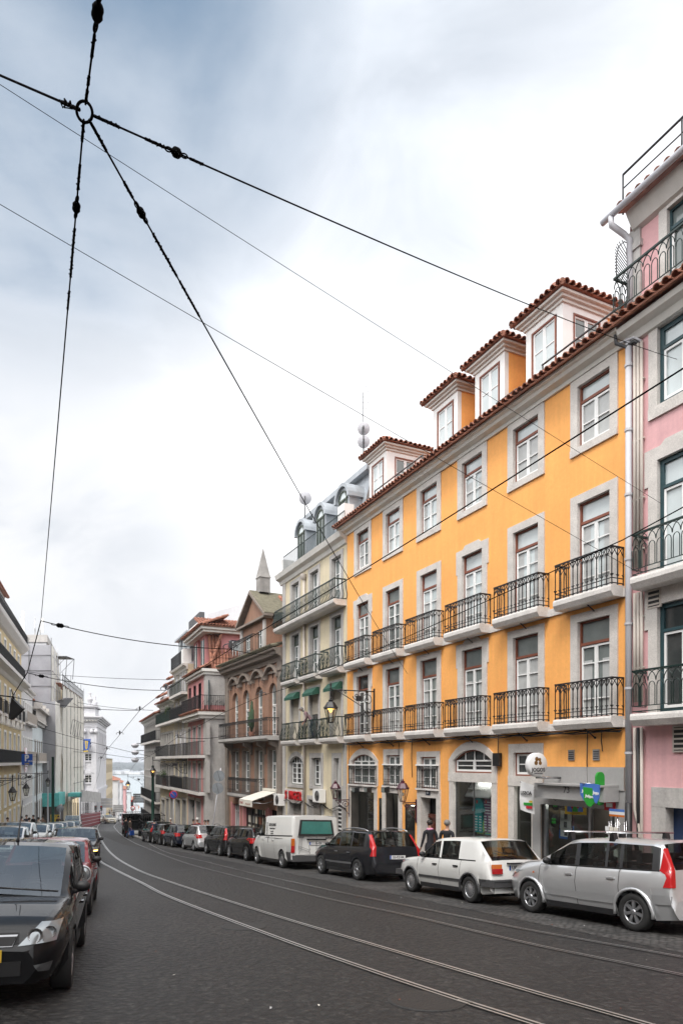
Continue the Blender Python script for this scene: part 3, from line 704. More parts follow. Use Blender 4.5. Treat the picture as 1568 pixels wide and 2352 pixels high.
# ---- cream building with bulging green balconies
C = Fac(*Y.w(SY + .02, 0)[:2], *Y.u); SC = 8.1
def cream_building():
 rt = C.root('cream_building', 'weathered cream building with bulging dark green balconies and a grey mansard roof', 'building', SC / 2)
 holes = []; X, Zx = C.sx, C.zx
 cs = [X(773), X(722), X(678.5)]
 for i, s in enumerate(cs):
  holes.append(window(rt, s - .52, s + .52, 7.3, 9.45, sw=.22, st=.2, sb=0, frame='green_frame', pane='pane_mid', mun=2, stone='grey_stone', depth=.22))
  holes.append(window(rt, s - .52, s + .52, 4.3, 6.72, sw=.22, st=.2, sb=0, frame='green_frame', pane='pane_mid', mun=2, transom=6.2, stone='grey_stone', depth=.22))
  holes.append((s - .55, s + .55, 1.1, 3.7))
  m = MB(); m.box(s - .74, s - .53, -.2, .04, 1.1, 3.5, 'grey_stone'); m.box(s + .53, s + .74, -.2, .04, 1.1, 3.5, 'grey_stone'); m.box(s - .74, s + .74, -.2, .04, 3.501, 3.75, 'grey_stone')
  sh = obj('window', m, rt)
  m = MB(); zlow = 1.1 if i != 1 else 2.35
  for q in range(int((3.5 - zlow) / .07)): z = zlow + .07 * q; m.box(s - .53, s + .53, -.12, -.09 - .01 * (q % 2), z, z + .066, 'shutter')
  obj('roller_shutter', m, sh)
  if i == 1:
   m = MB(); m.poly([(s - .53, -.14, 1.1), (s + .53, -.14, 1.1), (s + .53, -.14, 2.35), (s - .53, -.14, 2.35)], 'pane_dark'); obj('pane', m, sh)
  m = MB(); m.prism([(.05, 3.62), (.18, 3.62), (.42, 3.36), (.42, 3.22), (.05, 3.3)], s - .72, s + .62, 'green_awning', axis='x'); obj('awning_box', m, sh)
 # mezzanine
 for (x0, x1, y0, y1, ar) in ((746 + 22, 779.5, 1807, 1742, 0), (716, 738, 1806, 1741, 0), (664.5, 697, 1803, 1737, .35)):
  a, b = X(x1), X(x0); c = (x0 + x1) / 2
  holes.append(window(rt, a, b, Zx(c, y0), Zx(c, y1), sw=.25, st=.24, sb=.15, frame='green_frame', pane='pane_dark', mun=3, leaves=3 if ar else 2, stone='grey_stone', arch=ar, depth=.22)); ah = (a, b, Zx(c, y1) - ar, ar)
 # ground floor shops
 gs = []
 for (x0, x1, y1) in ((655 + 10, 694, 1840), (710, 740, 1838), (770, 786, 1815)):
  a, b = X(x1), X(x0); zt = Zx((x0 + x1) / 2, y1); gs.append((a, b, C.g((a + b) / 2), zt)); holes.append(gs[-1])
 m = MB(); wall(m, 0, SC, -7, 10.1, holes, 'cream_plaster'); a, b, z, ar = ah; arch_fill(m, a - .03, b + .03, z, ar + .02, z + ar + .03, 'cream_plaster')
 shell(m, 0, SC, -7, 10.2, 11, 'cream_plaster'); obj('wall', m, rt)
 for i, (a, b, c, d) in enumerate(gs):
  m = MB(); fr = 'green_iron' if i == 2 else 'grey_stone'
  m.poly([(a, -.25, c), (b, -.25, c), (b, -.25, d), (a, -.25, d)], 'pane_dark')
  m.box(a - .22, a - .001, -.25, .05, c, d + .2, 'grey_stone'); m.box(b + .001, b + .22, -.25, .05, c, d + .2, 'grey_stone'); m.box(a, b, -.25, .05, d + .001, d + .2, 'grey_stone')
  for q in range(12 if i < 2 else 0): x = a + (b - a) * (q + .5) / 12; m.tube([(x, -.2, c), (x, -.2, d)], .012, 'pipe_beige', 4)
  if i == 2:
   m.box(a, b, -.22, -.16, c, d, 'green_iron'); m.box(a + .35, a + .75, -.16, -.15, c + 1.0, c + 2.6, 'plate_white')
   for q in range(8): m.box(a + .36, a + .74, -.15, -.145, c + 1.08 + .19 * q, c + 1.19 + .19 * q, 'black')
  obj('shop_front', m, rt)
 m = MB()
 m.box(SC - .45, SC - .02, .002, .05, -7, 9.9, 'grey_stone'); m.box(.02, .35, .002, .04, -7, .85, 'grey_stone'); obj('corner_pilaster', m, rt)
 # balconies
 for zt, segs, dep in ((7.25, [(.0, SC - .15)], .62), (4.25, [(s - 1.02, s + 1.02) for s in cs], .45), (1.08, [(s - 1.02, s + 1.02) for s in cs], .45)):
  for a, b in segs:
   a = max(a, .06)
   m = MB(); m.prism([(0, zt), (dep, zt), (dep + .02, zt - .06), (dep, zt - .16), (dep - .12, zt - .26), (0, zt - .26)], a, b, 'slab_stone', axis='x'); bal = obj('balcony', m, rt)
   r = MB(); railpath(r, [(b - .05, .02), (b - .05, dep - .06), (a + .05, dep - .06), (a + .05, .02)], zt, .92, 'green_iron', 'belly', step=.155, r=.018, top=.036); obj('railing', r, bal)
 m = MB(); cornice(m, -.02, SC + .25, [(0, 9.75), (.08, 9.78), (.14, 9.95), (.34, 10.05), (.42, 10.28), (0, 10.3)], 'cornice_white'); obj('cornice', m, rt)
 m = MB(); m.box(0, SC, -.9, .28, 10.3, 10.34, 'zinc'); m.prism([(-.55, 10.34), (-1.35, 13.4), (-9, 13.4), (-9, 10.34)], -.0, SC - .1, 'zinc', axis='x')
 m.prism([(-1.0, 13.3), (-1.0, 13.55), (-1.3, 13.75), (-9, 13.9), (-9, 13.3)], -.0, SC, 'zinc', axis='x'); obj('roof', m, rt)
 for s in cs:
  m = MB(); h = .62; zs = 12.1; n0 = -.35
  P = [(s - h, 10.34), (s - h, zs)] + arch_pts(s - h, s + h, zs, h, 10)[1:-1] + [(s + h, zs), (s + h, 10.34)]
  m.prism(P[::-1], n0 - 2.0, n0, 'zinc', axis='y', smooth=False); arch_ring(m, s - h, s + h, zs, h, .16, n0 - 1.6, n0 + .14, 'zinc', 12)
  dm = obj('dormer', m, rt); w = .38
  m = MB(); A = arch_pts(s - w, s + w, zs, w, 10)
  m.box(s - w, s + w, n0 + .001, n0 + .012, 10.5, zs, 'pane_mid'); m.poly([(a, n0 + .012, b) for a, b in A], 'pane_light'); obj('pane', m, dm)
  m = MB(); arch_ring(m, s - w, s + w, zs, w, .07, n0 + .0, n0 + .06, 'green_frame')
  for x in (s - w - .03, s - .03, s + w - .03): m.box(x, x + .06, n0 + .013, n0 + .06, 10.5, zs, 'green_frame')
  m.box(s - w, s + w, n0 + .013, n0 + .055, zs - .04, zs + .04, 'green_frame'); obj('window_frame', m, dm)
 m = MB(); railpath(m, [(.05, .1), (SC - .35, .1)], 10.32, .9, 'green_iron', 'plain', step=.14, r=.011, top=.026); obj('roof_railing', m, rt)
 m = MB(); m.box(SC - .35, SC + .05, -.5, .2, 10.31, 11.1, 'white_paint'); obj('parapet_block', m, rt)
 m = MB(); m.box(.1, .75, -.4, .1, 10.31, 11.6, 'white_paint'); obj('parapet_block', m, rt)
 m = MB(); s = X(702); m.tube([(s, .09, 9.3), (s, .09, C.g(3) + .2)], .065, 'pipe_beige', 8); m.lathe([(.07, 0), (.16, .12), (.17, .3)], (s, .13, 9.25), 'pipe_beige', 10)
 obj('downpipe', m, rt)
 m = MB()
 for q in range(2):
  m.tube([(SC * i / 24, .06 + .02 * q, -2.15 + .12 * math.sin(i * .9 + q) - .05 * q) for i in range(25)], .016, 'black', 5)
 obj('wall_cable', m, rt)
 # red letters of the sewing shop
 sg = C.root('shop_letters', 'red three-dimensional letters spelling the shop name over the cream building shopfront', 'sign', X(673), .1, z=Zx(673, 1829, .1))
 zc = Zx(673, 1829, .1); mat('letter_red', (.42, .012, .016), .4, var=.05)
 for i, ch in enumerate('SINGER'):
  xa = 661 + i * 6.6
  o = text_mesh('letter', ch, .66, 'letter_red', sg, frame_mat((X(xa + (1.5 if ch == 'I' else 0)), .12, zc + DZ[sg.name]), (-1, 0, 0), (0, 0, 1)) @ Matrix.Diagonal((.70, 1, 1, 1)), extrude=.04, bold=.008)
 m = MB(); m.box(X(697), X(656), .03, .06, zc - .36, zc + .36, 'lime_stone'); obj('back_panel', m, sg)
 ac_unit(C, 'air_conditioner', 'white air conditioner beside the dark green door on the cream building', X(742), Zx(742, 1843), .05)
 a = ac_unit(C, 'air_conditioner', 'white air conditioner at the end of the canvas awning', X(649), Zx(649, 1850), .05)
cream_building()
# ---- brown building with pediment
B = Fac(*C.w(SC + .05, 0)[:2], -.466, .885); SB = 9.9
def brown_building():
 rt = B.root('brown_building', 'stained brown building with arched windows, pedimented attic and an obelisk on its roof', 'building', SB / 2)
 X, Zx = B.sx, B.zx; holes = []
 r7 = lambda x, y: ((840 + x / 4.523) * .6125, (2180 + y / 4.523) * .6125)
 cs = []
 zc0 = Zx(642, 1485.6) - .45
 zslab = Zx(*[(480 + 1390 / 2.45) * .6125, (2150 + 1480 / 2.45) * .6125], .8)
 arcs = []
 for x, yt in ((832, 1705), (600, 1780), (380, 1850), (197, 1910)):
  px, py = r7(x, yt); s = X(px); cs.append(s); zt = Zx(px, py)
 zt = sum(Zx(*r7(x, yt)) for x, yt in ((832, 1705), (600, 1780), (380, 1850), (197, 1910))) / 4
 for s in cs:
  h = .56
  holes.append(window(rt, s - h, s + h, zslab + .04, zt, sw=.26, sb=0, arch=.5, frame='sash_white', pane='pane_mid', mun=4, transom=zt - 1.25, stone='brown_plaster', depth=.25)); arcs.append((s - h, s + h, zt - .5, .5))
  z1 = Zx(*[(480 + 1340 / 2.45) * .6125, (2150 + 1625 / 2.45) * .6125]);
  z0 = z1 - 2.6
  holes.append(window(rt, s - h, s + h, z0, z1, sw=.24, st=.2, sb=.2, frame='sash_white', pane='pane_mid', mun=3, transom=z1 - .75, stone='dark_stone', depth=.25))
 zg = z0 - .55
 gh = [(.5, 2.0, B.g(1), zg - .3), (2.5, 6.4, B.g(5), zg - .4), (7.1, 8.6, B.g(8), zg - .3)]; holes += gh
 m = MB(); wall(m, 0, SB, -8, zc0 + .3, holes, 'brown_plaster')
 for a, b, z, ar in arcs: arch_fill(m, a - .03, b + .03, z, ar + .02, z + ar + .03, 'brown_plaster')
 shell(m, 0, SB, -8, zc0 + .35, 10, 'brown_plaster'); obj('wall', m, rt)
 # hood moulds
 m = MB()
 for s in cs:
  arch_ring(m, s - .82, s + .82, zt + .45, .45, .13, -.02, .28, 'dark_stone', 10); m.box(s - .98, s - .80, .0, .22, zt + .25, zt + .47, 'dark_stone'); m.box(s + .80, s + .98, .0, .22, zt + .25, zt + .47, 'dark_stone')
  m.box(s - .012, s + .012, .002, .05, zt + .05, zt + .8, 'black')
 m.box(.6, SB - .6, .002, .09, zc0 - .95, zc0 - .82, 'dark_stone'); obj('hood_mould', m, rt)
 m = MB(); m.box(.02, .62, .002, .10, -8, zc0 - .3, 'dark_stone'); m.box(SB - .62, SB - .02, .002, .10, -8, zc0 - .3, 'dark_stone')
 m.box(-.03, .68, .002, .16, zc0 - .9, zc0 - .75, 'dark_stone'); obj('corner_pilaster', m, rt)
 m = MB(); cornice(m, -.1, SB + .1, [(0, zc0 - .4), (.1, zc0 - .38), (.16, zc0 - .15), (.42, zc0 - .05), (.46, zc0 + .12), (.6, zc0 + .2), (.62, zc0 + .3), (0, zc0 + .36)], 'dark_stone'); obj('cornice', m, rt)
 m = MB(); tile_run(m, (-.1, .68, zc0 + .38), (SB + .1, .68, zc0 + .38), (0, -1, .3), .8, 'mossy_tile'); obj('eave', m, rt)
 # attic with pediment
 nf = -.15
 ax0, ax1 = X(r7(715, 0)[0], nf), X(r7(300, 0)[0], nf); za0, za1 = zc0 + .5, Zx(*r7(690, 640), nf)
 m = MB(); h = []
 ws = [X(r7(625, 0)[0], nf), X(r7(405, 0)[0], nf)]
 for s in ws: h.append((s - .45, s + .45, za0 + .0, za1 - .55))
 wall(m, ax0, ax1, za0 - .2, za1, h, 'brown_plaster', nf)
 m.poly([(ax0, nf, za0 - .2), (ax0, nf, za1), (ax0, -7, za1), (ax0, -7, za0 - .2)], 'brown_plaster'); m.poly([(ax1, nf, za0 - .2), (ax1, -7, za0 - .2), (ax1, -7, za1), (ax1, nf, za1)], 'brown_plaster')
 apx, apz = (ax0 + ax1) / 2, za1 + 1.75
 m.poly([(ax0, nf, za1), (apx, nf, apz), (ax1, nf, za1)], 'brown_plaster'); at_ = obj('attic', m, rt)
 for s in ws:
  m = MB(); a, b, c, d = s - .45, s + .45, za0, za1 - .55
  for x in (a, s - .03, b - .06): m.box(x, x + .06, nf - .12, nf - .06, c, d, 'sash_white')
  for z in (c, c + .6, c + 1.15, d - .06): m.box(a, b, nf - .119, nf - .061, z, z + .05, 'sash_white')
  obj('window_frame', m, at_)
  m = MB(); m.poly([(a, nf - .1, c), (b, nf - .1, c), (b, nf - .1, d), (a, nf - .1, d)], 'pane_mid'); obj('pane', m, at_)
 m = MB()
 for x in (ax0, ax1 - .3): m.box(x, x + .3, nf + .002, nf + .12, za0 - .2, za1 - .05, 'grey_stone')
 m.box(ax0 - .25, ax1 + .25, nf - .3, nf + .3, za1, za1 + .14, 'dark_stone')
 for a, b in (((ax0 - .35, za1 + .1), (apx, apz + .12)), ((apx, apz + .12), (ax1 + .35, za1 + .1))): m.prism([a, b, (b[0], b[1] + .2), (a[0], a[1] + .16)], nf - .3, nf + .32, 'dark_stone')
 obj('pediment', m, at_)
 m = MB()
 for sg in (0, 1):
  e = ax0 - .35 if sg == 0 else ax1 + .35
  m.hexa([(e, nf + .25, za1 + .24), (apx, nf + .25, apz + .3), (apx, -7, apz + .3), (e, -7, za1 + .24), (e, nf + .25, za1 + .3), (apx, nf + .25, apz + .38), (apx, -7, apz + .38), (e, -7, za1 + .3)], 'mossy_tile')
 tile_run(m, (ax0 - .35, -7, za1 + .3), (ax0 - .35, -1.6, za1 + .3), (apx - ax0 + .35, 0, apz - za1 + .1), 2.6, 'terracotta'); obj('attic_roof', m, at_)
 mat('obelisk_stone', (.30, .285, .27), .85, var=.25, scale=2., streak=.2, bump=.3); m = MB(); ox = apx - .1; oz = apz + .25
 m.lathe([(.48, 0), (.48, .9), (.54, .92), (.46, 1.1), (.03, 2.75), (.001, 2.8)], (ox, nf - .6, oz), 'obelisk_stone', 4, 'z', False, math.pi / 4, math.pi / 4 + 2 * math.pi); obj('obelisk', m, rt)
 m = MB(); m.lathe([(.3, 0), (.3, .6), (.36, .62), (.36, .7), (.3, .72), (.36, .84), (.3, .86), (.36, .98), (.36, 1.1), (.001, 1.1)], (apx - 1.15, -2.4, apz + .2), 'grey_plaster', 14); obj('chimney', m, rt)
 # balconies
 for zt, a, b, dep, ln in ((zslab, cs[0] - 1.15, cs[3] + 1.1, .85, 'main'), (z0 - .1, cs[1] - .9, cs[2] + 2.2, .55, 'low')):
  m = MB(); m.prism([(0, zt), (dep, zt), (dep, zt - .16), (dep - .08, zt - .24), (0, zt - .26)], a, b, 'grey_stone', axis='x')
  for s in ([cs[0] - .8, cs[1] - 1, cs[2] - 1, cs[3] + .6] if ln == 'main' else []): m.prism([(0, zt - .26), (.6, zt - .26), (.55, zt - .5), (.2, zt - .65), (.12, zt - 1.0), (0, zt - 1.05)], s - .1, s + .1, 'dark_stone', axis='x')
  bal = obj('balcony', m, rt)
  r = MB(); railpath(r, [(a + .04, .02), (a + .04, dep - .05), (b - .04, dep - .05), (b - .04, .02)], zt, 1.0, 'iron', 'gothic', step=.17, r=.012, top=.026); obj('railing', r, bal)
 m = MB(); a, b = ax0 + .1, ax1 + .9; r = [(a + .6, nf + .05), (a + .6, .45), (b, .45), (b, nf + .05)]; railpath(m, r, zc0 + .5, 1.15, 'iron', 'gothic', step=.2, r=.012, top=.028); obj('terrace_railing', m, rt)
 # shops
 for i, (a, b, c, d) in enumerate(gh):
  m = MB(); m.poly([(a, -.3, c), (b, -.3, c), (b, -.3, d), (a, -.3, d)], 'dark_interior' if i == 1 else 'pane_dark'); m.box(a, b, -.28, -.2, d - .5, d - .45, 'sash_white' if i == 2 else 'black')
  for x in ([a + (b - a) * q / 4 for q in range(5)]): m.box(x - .03, x + .03, -.28, -.2, c, d, 'sash_white' if i == 2 else 'black')
  m.box(a - .2, a - .001, -.3, .04, c, d + .1, 'rose_plaster'); m.box(b + .001, b + .2, -.3, .04, c, d + .1, 'rose_plaster'); obj('shop_front', m, rt)
 # canvas awning over the shop
 aw = B.root('shop_awning', 'off white canvas shop awning over the picture shop of the brown building', 'awning', 4.6, .8, z=zg - 1.6)
 m = MB(); a, b = X(634.5, .1), X(603, .1); dn = min([.5 + .05 * q for q in range(70)], key=lambda q: abs(X(579, q) - a)); za, zf = Zx(620, 1819, .1), Zx(579, 1841, dn); hv = 11.6 / FL * 45
 m.hexa([(a, .08, za), (b, .08, za), (b, dn, zf), (a, dn, zf), (a, .08, za + .03), (b, .08, za + .03), (b, dn, zf + .03), (a, dn, zf + .03)], 'canvas')
 m.box(a, b, dn - .02, dn, zf - hv, zf - .004, 'canvas'); m.box(a, b, .02, .14, za + .04, za + .18, 'canvas'); cv = obj('canopy', m, aw)
 for s in (a + .15, b - .15): m = MB(); m.tube([(s, .1, za - .5), (s, dn * .5, (za + zf) / 2 - .4), (s, dn, zf - .08)], .03, 'steel', 6); obj('folding_arm', m, aw)
 text_mesh('lettering', 'Brasil', .24, 'lamp_red', aw, frame_mat((b - .38, dn + .006, zf - hv * .45 + DZ[aw.name]), (-1, 0, 0), (0, 0, 1)), extrude=.002)
 m = MB(); m.tube([(a + .25 + .075 * q, dn + .006, zf - hv * .6 + .07 * math.sin(q * 2.1)) for q in range(int((b - a - 1.2) / .075))], .012, 'brown_wood', 4); obj('lettering', m, aw)
 m = MB(); r = random.Random(5)
 for q in range(16): x, z = 2.7 + (q % 6) * .62, B.g(4) + .9 + (q // 6) * .62; m.box(x, x + .42, -.275, -.25, z, z + .45, r.choice(['shutter', 'brown_wood', 'grey_panel', 'canvas', 'teal_frame']))
 obj('framed_picture', m, rt)
 fl = B.root('orange_cloth', 'orange cloth flag hanging beside the air conditioner and awning', 'flag', .35, .5, z=zg - 2.3)
 m = MB(); P = [[(.1 + .5 * j / 5 + .05 * math.sin(i), .3 + .25 * math.sin(i * 1.3 + j), zg - 1.2 - i * .22 - .06 * j * (i % 2)) for j in range(6)] for i in range(5)]; mat('orange_cloth', (.75, .13, .03), .8, var=.1); m.grid(P, 'orange_cloth'); P2 = [[(p[0], p[1] - .012, p[2]) for p in row] for row in P]; m.grid(P2, 'orange_cloth'); m.tube([(.1, .05, zg - 1.1), (.4, .6, zg - 1.2)], .015, 'steel', 5); obj('cloth', m, fl)
 cac = B.root('cactus', 'tall dark potted cactus on the brown building balcony', 'plant', cs[1], .5, z=zslab)
 m = MB(); mat('cactus_green', (.03, .065, .025), .7, var=.3, scale=8)
 for dx, h, b in ((0, 1.9, 0), (.22, 1.5, .3), (-.25, 1.6, .35), (.38, 1.2, .6), (-.1, 2.1, .8)): m.tube([(cs[1], .5, zslab + .3 + b * .4), (cs[1] + dx, .5, zslab + .5 + b * .5), (cs[1] + dx * 1.1, .52, zslab + h), (cs[1] + dx * 1.1, .52, zslab + h + .08)], [.06, .075, .07, .01], 'cactus_green', 7)
 obj('stem', m, cac); m = MB(); m.lathe([(.14, .0), (.2, .32), (.17, .32), (.001, .28)], (cs[1], .5, zslab + .002), 'terracotta', 12); obj('pot', m, cac)
 return zc0
brown_building()
# ------------------------------------------------------------------ plainer facades farther off
def facade(F, name, label, s0, s1, zg, ztop, plaster, rows, cs, w=1.0, stone='grey_stone', frame='teal_frame', depth=9, sash=False, cat='building', group=None, roof=None, proud=.04, panes=('pane_mid', 'pane_dark'), corn='cornice_white', ground=None, seed=1):
 """rows: (z0, z1, balcony) with balcony None | 'each' | 'long' and its iron; cs: window centres"""
 rnd = random.Random(seed)
 rt = F.root(name, label, cat, (s0 + s1) / 2, group=group, z=zg); holes = []
 for row in rows:
  z0, z1, bal = row[:3]; sub = row[3] if len(row) > 3 else cs
  for s in sub:
   holes.append(window(rt, s - w / 2, s + w / 2, z0, z1, sw=.16, st=.18, sb=.0 if bal else .14, frame=frame, sash='sash_white' if sash else None, pane=rnd.choice(panes), transom=z1 - .6 if z1 - z0 > 1.9 else None, mun=2, stone=stone, depth=.18, detail=sash, proud=proud))
  segs = {'each': [(s - .72, s + .72) for s in sub], 'long': [(min(sub) - .9, max(sub) + .9)], None: []}[bal if bal in ('each', 'long', None) else bal[0]]
  ir = bal[1] if isinstance(bal, tuple) else 'iron'
  for a, b in segs:
   a, b = max(a, s0 + .05), min(b, s1 - .05)
   m = MB(); m.box(a, b, 0, .5, z0 - .22, z0 - .02, 'slab_stone'); bb = obj('balcony', m, rt)
   r = MB(); railpath(r, [(b - .03, .02), (b - .03, .46), (a + .03, .46), (a + .03, .02)], z0 - .02, .95, ir, 'plain', step=.17, r=.014, top=.028)
   if isinstance(bal, tuple) and len(bal) > 2: r.box(a + .05, b - .05, .41, .43, z0 + .05, z0 + .85, bal[2])
   obj('railing', r, bb)
 for h in ground or []: holes.append(h[:4])
 m = MB(); wall(m, s0, s1, zg - .6, ztop, holes, plaster); shell(m, s0, s1, zg - .6, ztop, depth, plaster); obj('wall', m, rt)
 for h in ground or []:
  m = MB(); a, b, c, d = h[:4]; m.poly([(a, -.3, c), (b, -.3, c), (b, -.3, d), (a, -.3, d)], h[4] if len(h) > 4 else 'pane_dark')
  m.box(a - .14, a - .001, -.3, .04, c, d, stone); m.box(b + .001, b + .14, -.3, .04, c, d, stone); m.box(a - .14, b + .14, -.3, .05, d + .001, d + .22, stone)
  x = (a + b) / 2; m.box(x - .03, x + .03, -.29, -.24, c, d, frame); m.box(a, b, -.29, -.245, d - .6, d - .54, frame); obj('shop_front', m, rt)
 if corn:
  m = MB(); cornice(m, s0 - .05, s1 + .05, [(0, ztop - .45), (.08, ztop - .42), (.14, ztop - .22), (.34, ztop - .12), (.38, ztop + .02), (0, ztop + .02)], corn); obj('cornice', m, rt)
 if roof == 'tile':
  m = MB(); tile_run(m, (s0 - .1, .5, ztop + .05), (s1 + .1, .5, ztop + .05), (0, -1, .45), 1.6, 'terracotta', pitch=.28, r=.12);
  m.hexa([(s0, -.9, ztop + .6), (s1, -.9, ztop + .6), (s1, -depth / 2, ztop + depth * .2), (s0, -depth / 2, ztop + depth * .2), (s0, -.9, ztop + .68), (s1, -.9, ztop + .68), (s1, -depth / 2, ztop + depth * .2 + .08), (s0, -depth / 2, ztop + depth * .2 + .08)], 'terracotta')
  m.hexa([(s0, -depth / 2, ztop + depth * .2), (s1, -depth / 2, ztop + depth * .2), (s1, -depth, ztop + .1), (s0, -depth, ztop + .1), (s0, -depth / 2, ztop + depth * .2 + .08), (s1, -depth / 2, ztop + depth * .2 + .08), (s1, -depth, ztop + .2), (s0, -depth, ztop + .2)], 'terracotta'); obj('roof', m, rt)
 return rt
# ---- rose corner building with a stone quoin
K = Fac(-9.35, 47.1, -.4, .9166)
zw = lambda q: None
ck = [K.sx(x) for x in (471.3, 458.4, 446.7, 435.5)]
SK = 6.4; SW = 12.3; SN = 19.9
rt = facade(K, 'rose_corner_building', 'rose pink corner building with a tall pale stone quoin and tiled dormer roof', .0, SK, K.g(3), 3.1, 'rose_plaster',
 [(.45, 2.45, 'long'), (-2.15, -.15, 'long')], ck, w=.8, frame='teal_frame', roof=None, ground=[(1.7, 3.1, K.g(2), -2.9), (3.7, 5.9, K.g(4), -2.9)], corn=None)
m = MB(); m.box(-.035, .5, -1.75, .06, K.g(0) - .3, 2.95, 'grey_stone'); m.box(.0 - .02, .45, -1.7, .05, 3.9, 6.0, 'grey_stone'); obj('corner_quoin', m, rt)
m = MB(); m.box(-.15, SK, -2.6, .45, 2.96, 3.2, 'cornice_white'); m.box(-.3, SK, -2.6, .6, 3.201, 3.42, 'cornice_white'); m.box(-.1, SK, -2., .2, 6.0, 6.2, 'cornice_white'); m.box(-.2, SK, -2.4, .32, 6.201, 6.4, 'cornice_white'); obj('cornice', m, rt)
m = MB(); tile_run(m, (-.32, .66, 3.45), (SK, .66, 3.45), (0, -1, .1), .4, 'terracotta'); tile_run(m, (-.3, -2.6, 3.45), (-.3, .6, 3.45), (1, 0, .1), .4, 'terracotta')
tile_run(m, (-.2, .4, 6.42), (SK, .4, 6.42), (0, -1, .5), .9, 'terracotta'); obj('eave', m, rt)
m = MB(); h = [(s - .45, s + .45, 3.5, 5.6) for s in ck]; wall(m, 0, SK, 3.4, 6.2, h, 'rose_plaster', -.02); shell(m, 0, SK, 3.1, 6.3, 9, 'rose_plaster')
m.box(.6, SK, -9, -1.2, 6.3, 9.0, 'rose_plaster'); obj('wall', m, rt)
m = MB()
for a, b, c, d in h:
 m.poly([(a, -.2, c), (b, -.2, c), (b, -.2, d), (a, -.2, d)], 'pane_dark')
 for x in (a, b - .07, (a + b) / 2 - .03): m.box(x, x + .07, -.19, -.14, c, d, 'teal_frame')
obj('window', m, rt)
m = MB(); railpath(m, [(-.2, -2.2), (-.2, .5), (SK - .1, .5)], 3.5, 1.05, 'iron', 'plain', step=.13, r=.014, top=.03)
for q in range(9): m.tube([(-.2, .3 - .3 * q, 3.9 + .14 * math.sin(q * 2)), (-.2, .15 - .3 * q, 4.2)], .014, 'iron', 4)
obj('terrace_railing', m, rt)
m = MB(); tile_run(m, (.25, -.35, 6.45), (SK, -.35, 6.45), (0, -.34, 1), 2.6, 'terracotta'); tile_run(m, (.25, -3.2, 6.45), (.25, -.35, 6.45), (.3, 0, 1), 2.6, 'terracotta'); obj('mansard', m, rt)
m = MB()
for s in (2.1, 4.6): m.box(s - .8, s + .8, -2, -.25, 6.42, 9.0, 'rose_plaster')
dm = obj('dormer', m, rt); m = MB()
for s in (2.1, 4.6): m = MB(); m.box(s - .42, s + .42, -.249, -.235, 6.9, 8.7, 'pane_mid'); m.box(s - .5, s - .42, -.249, -.2, 6.85, 8.75, 'teal_frame'); m.box(s + .42, s + .5, -.249, -.2, 6.85, 8.75, 'teal_frame'); m.box(s - .03, s + .03, -.234, -.21, 6.9, 8.7, 'sash_white'); obj('window_frame', m, dm)
m = MB(); m.box(.2, SK + .2, -9, .15, 9.0, 9.18, 'cornice_white'); m.box(.05, SK + .3, -9, .32, 9.181, 9.4, 'cornice_white'); obj('cornice', m, rt)
m = MB(); tile_run(m, (-.1, .45, 9.42), (SK + .3, .45, 9.42), (0, -1, .4), 2.2, 'terracotta'); tile_run(m, (-.1, -9, 9.42), (-.1, .45, 9.42), (1, 0, .4), 2.2, 'terracotta'); obj('roof', m, rt)
m = MB(); sw = -.0; m.box(.585, .599, -3.9, -1.9, 7.0, 8.6, 'navy_frame'); wn = obj('side_window', m, rt)
m = MB(); m.box(.57, .584, -3.8, -2.0, 7.1, 8.5, 'pane_light'); m.box(.56, .569, -2.95, -2.85, 7.1, 8.5, 'sash_white'); m.box(.56, .569, -3.8, -3.72, 7.1, 8.5, 'sash_white'); m.box(.56, .569, -2.08, -2.0, 7.1, 8.5, 'sash_white'); obj('pane', m, wn)
# ---- white stepped building behind it
cw = [SK + 1.1 + 1.85 * q for q in range(3)]
rt = facade(K, 'tall_white_building', 'tall white building with a bare gable wall and zinc dormers over rows of black balconies', SK + .02, SW, K.g(9), 7.6, 'cream_plaster',
 [(5.45, 7.0, ('long', 'green_iron')), (3.45, 4.9, ('long', 'iron', 'black')), (.45, 2.4, 'long'), (-2.15, -.2, ('long', 'iron', 'black'))], cw, w=.8, ground=[(SK + .6, SK + 2.2, K.g(8), -3.1), (SK + 3.2, SK + 5.2, K.g(10), -3.2)])
m = MB(); P = [(0, 7.6), (-.55, 7.9), (-1.3, 10.4), (-1.6, 11.6), (-10, 14.6), (-10, 0), (0, 0)]; m.prism([(a, b) for a, b in P], SK + .03, SW, 'church_stone', axis='x'); obj('gable_wall', m, rt)
m = MB(); railpath(m, [(SK + .3, .3), (SW - .05, .3)], 7.65, 1.05, 'iron', 'plain', step=.14, r=.014, top=.03); m.box(SK + .05, SK + .9, -.3, .34, 7.62, 8.75, 'white_paint'); obj('terrace_railing', m, rt)
for q in range(3):
 s = cw[q]; m = MB(); m.box(s - .6, s + .6, -1.4, -.25, 7.9, 10.1, 'zinc'); m.box(s - .85, s + .85, -1.4, .05, 10.101, 10.25, 'zinc'); d = obj('dormer', m, rt); m = MB(); m.box(s - .4, s + .4, -.249, -.23, 8.2, 9.9, 'pane_mid'); obj('pane', m, d)
m = MB(); m.box(SK + 1.4, SW, -1.6, -1.2, 10.9, 12.0, 'trim_grey'); m.lathe([(.35, 0), (.35, 5)], (SK + .2, -1.3, 10.9), 'white_paint', 10, 'x'); obj('roof_screen', m, rt)
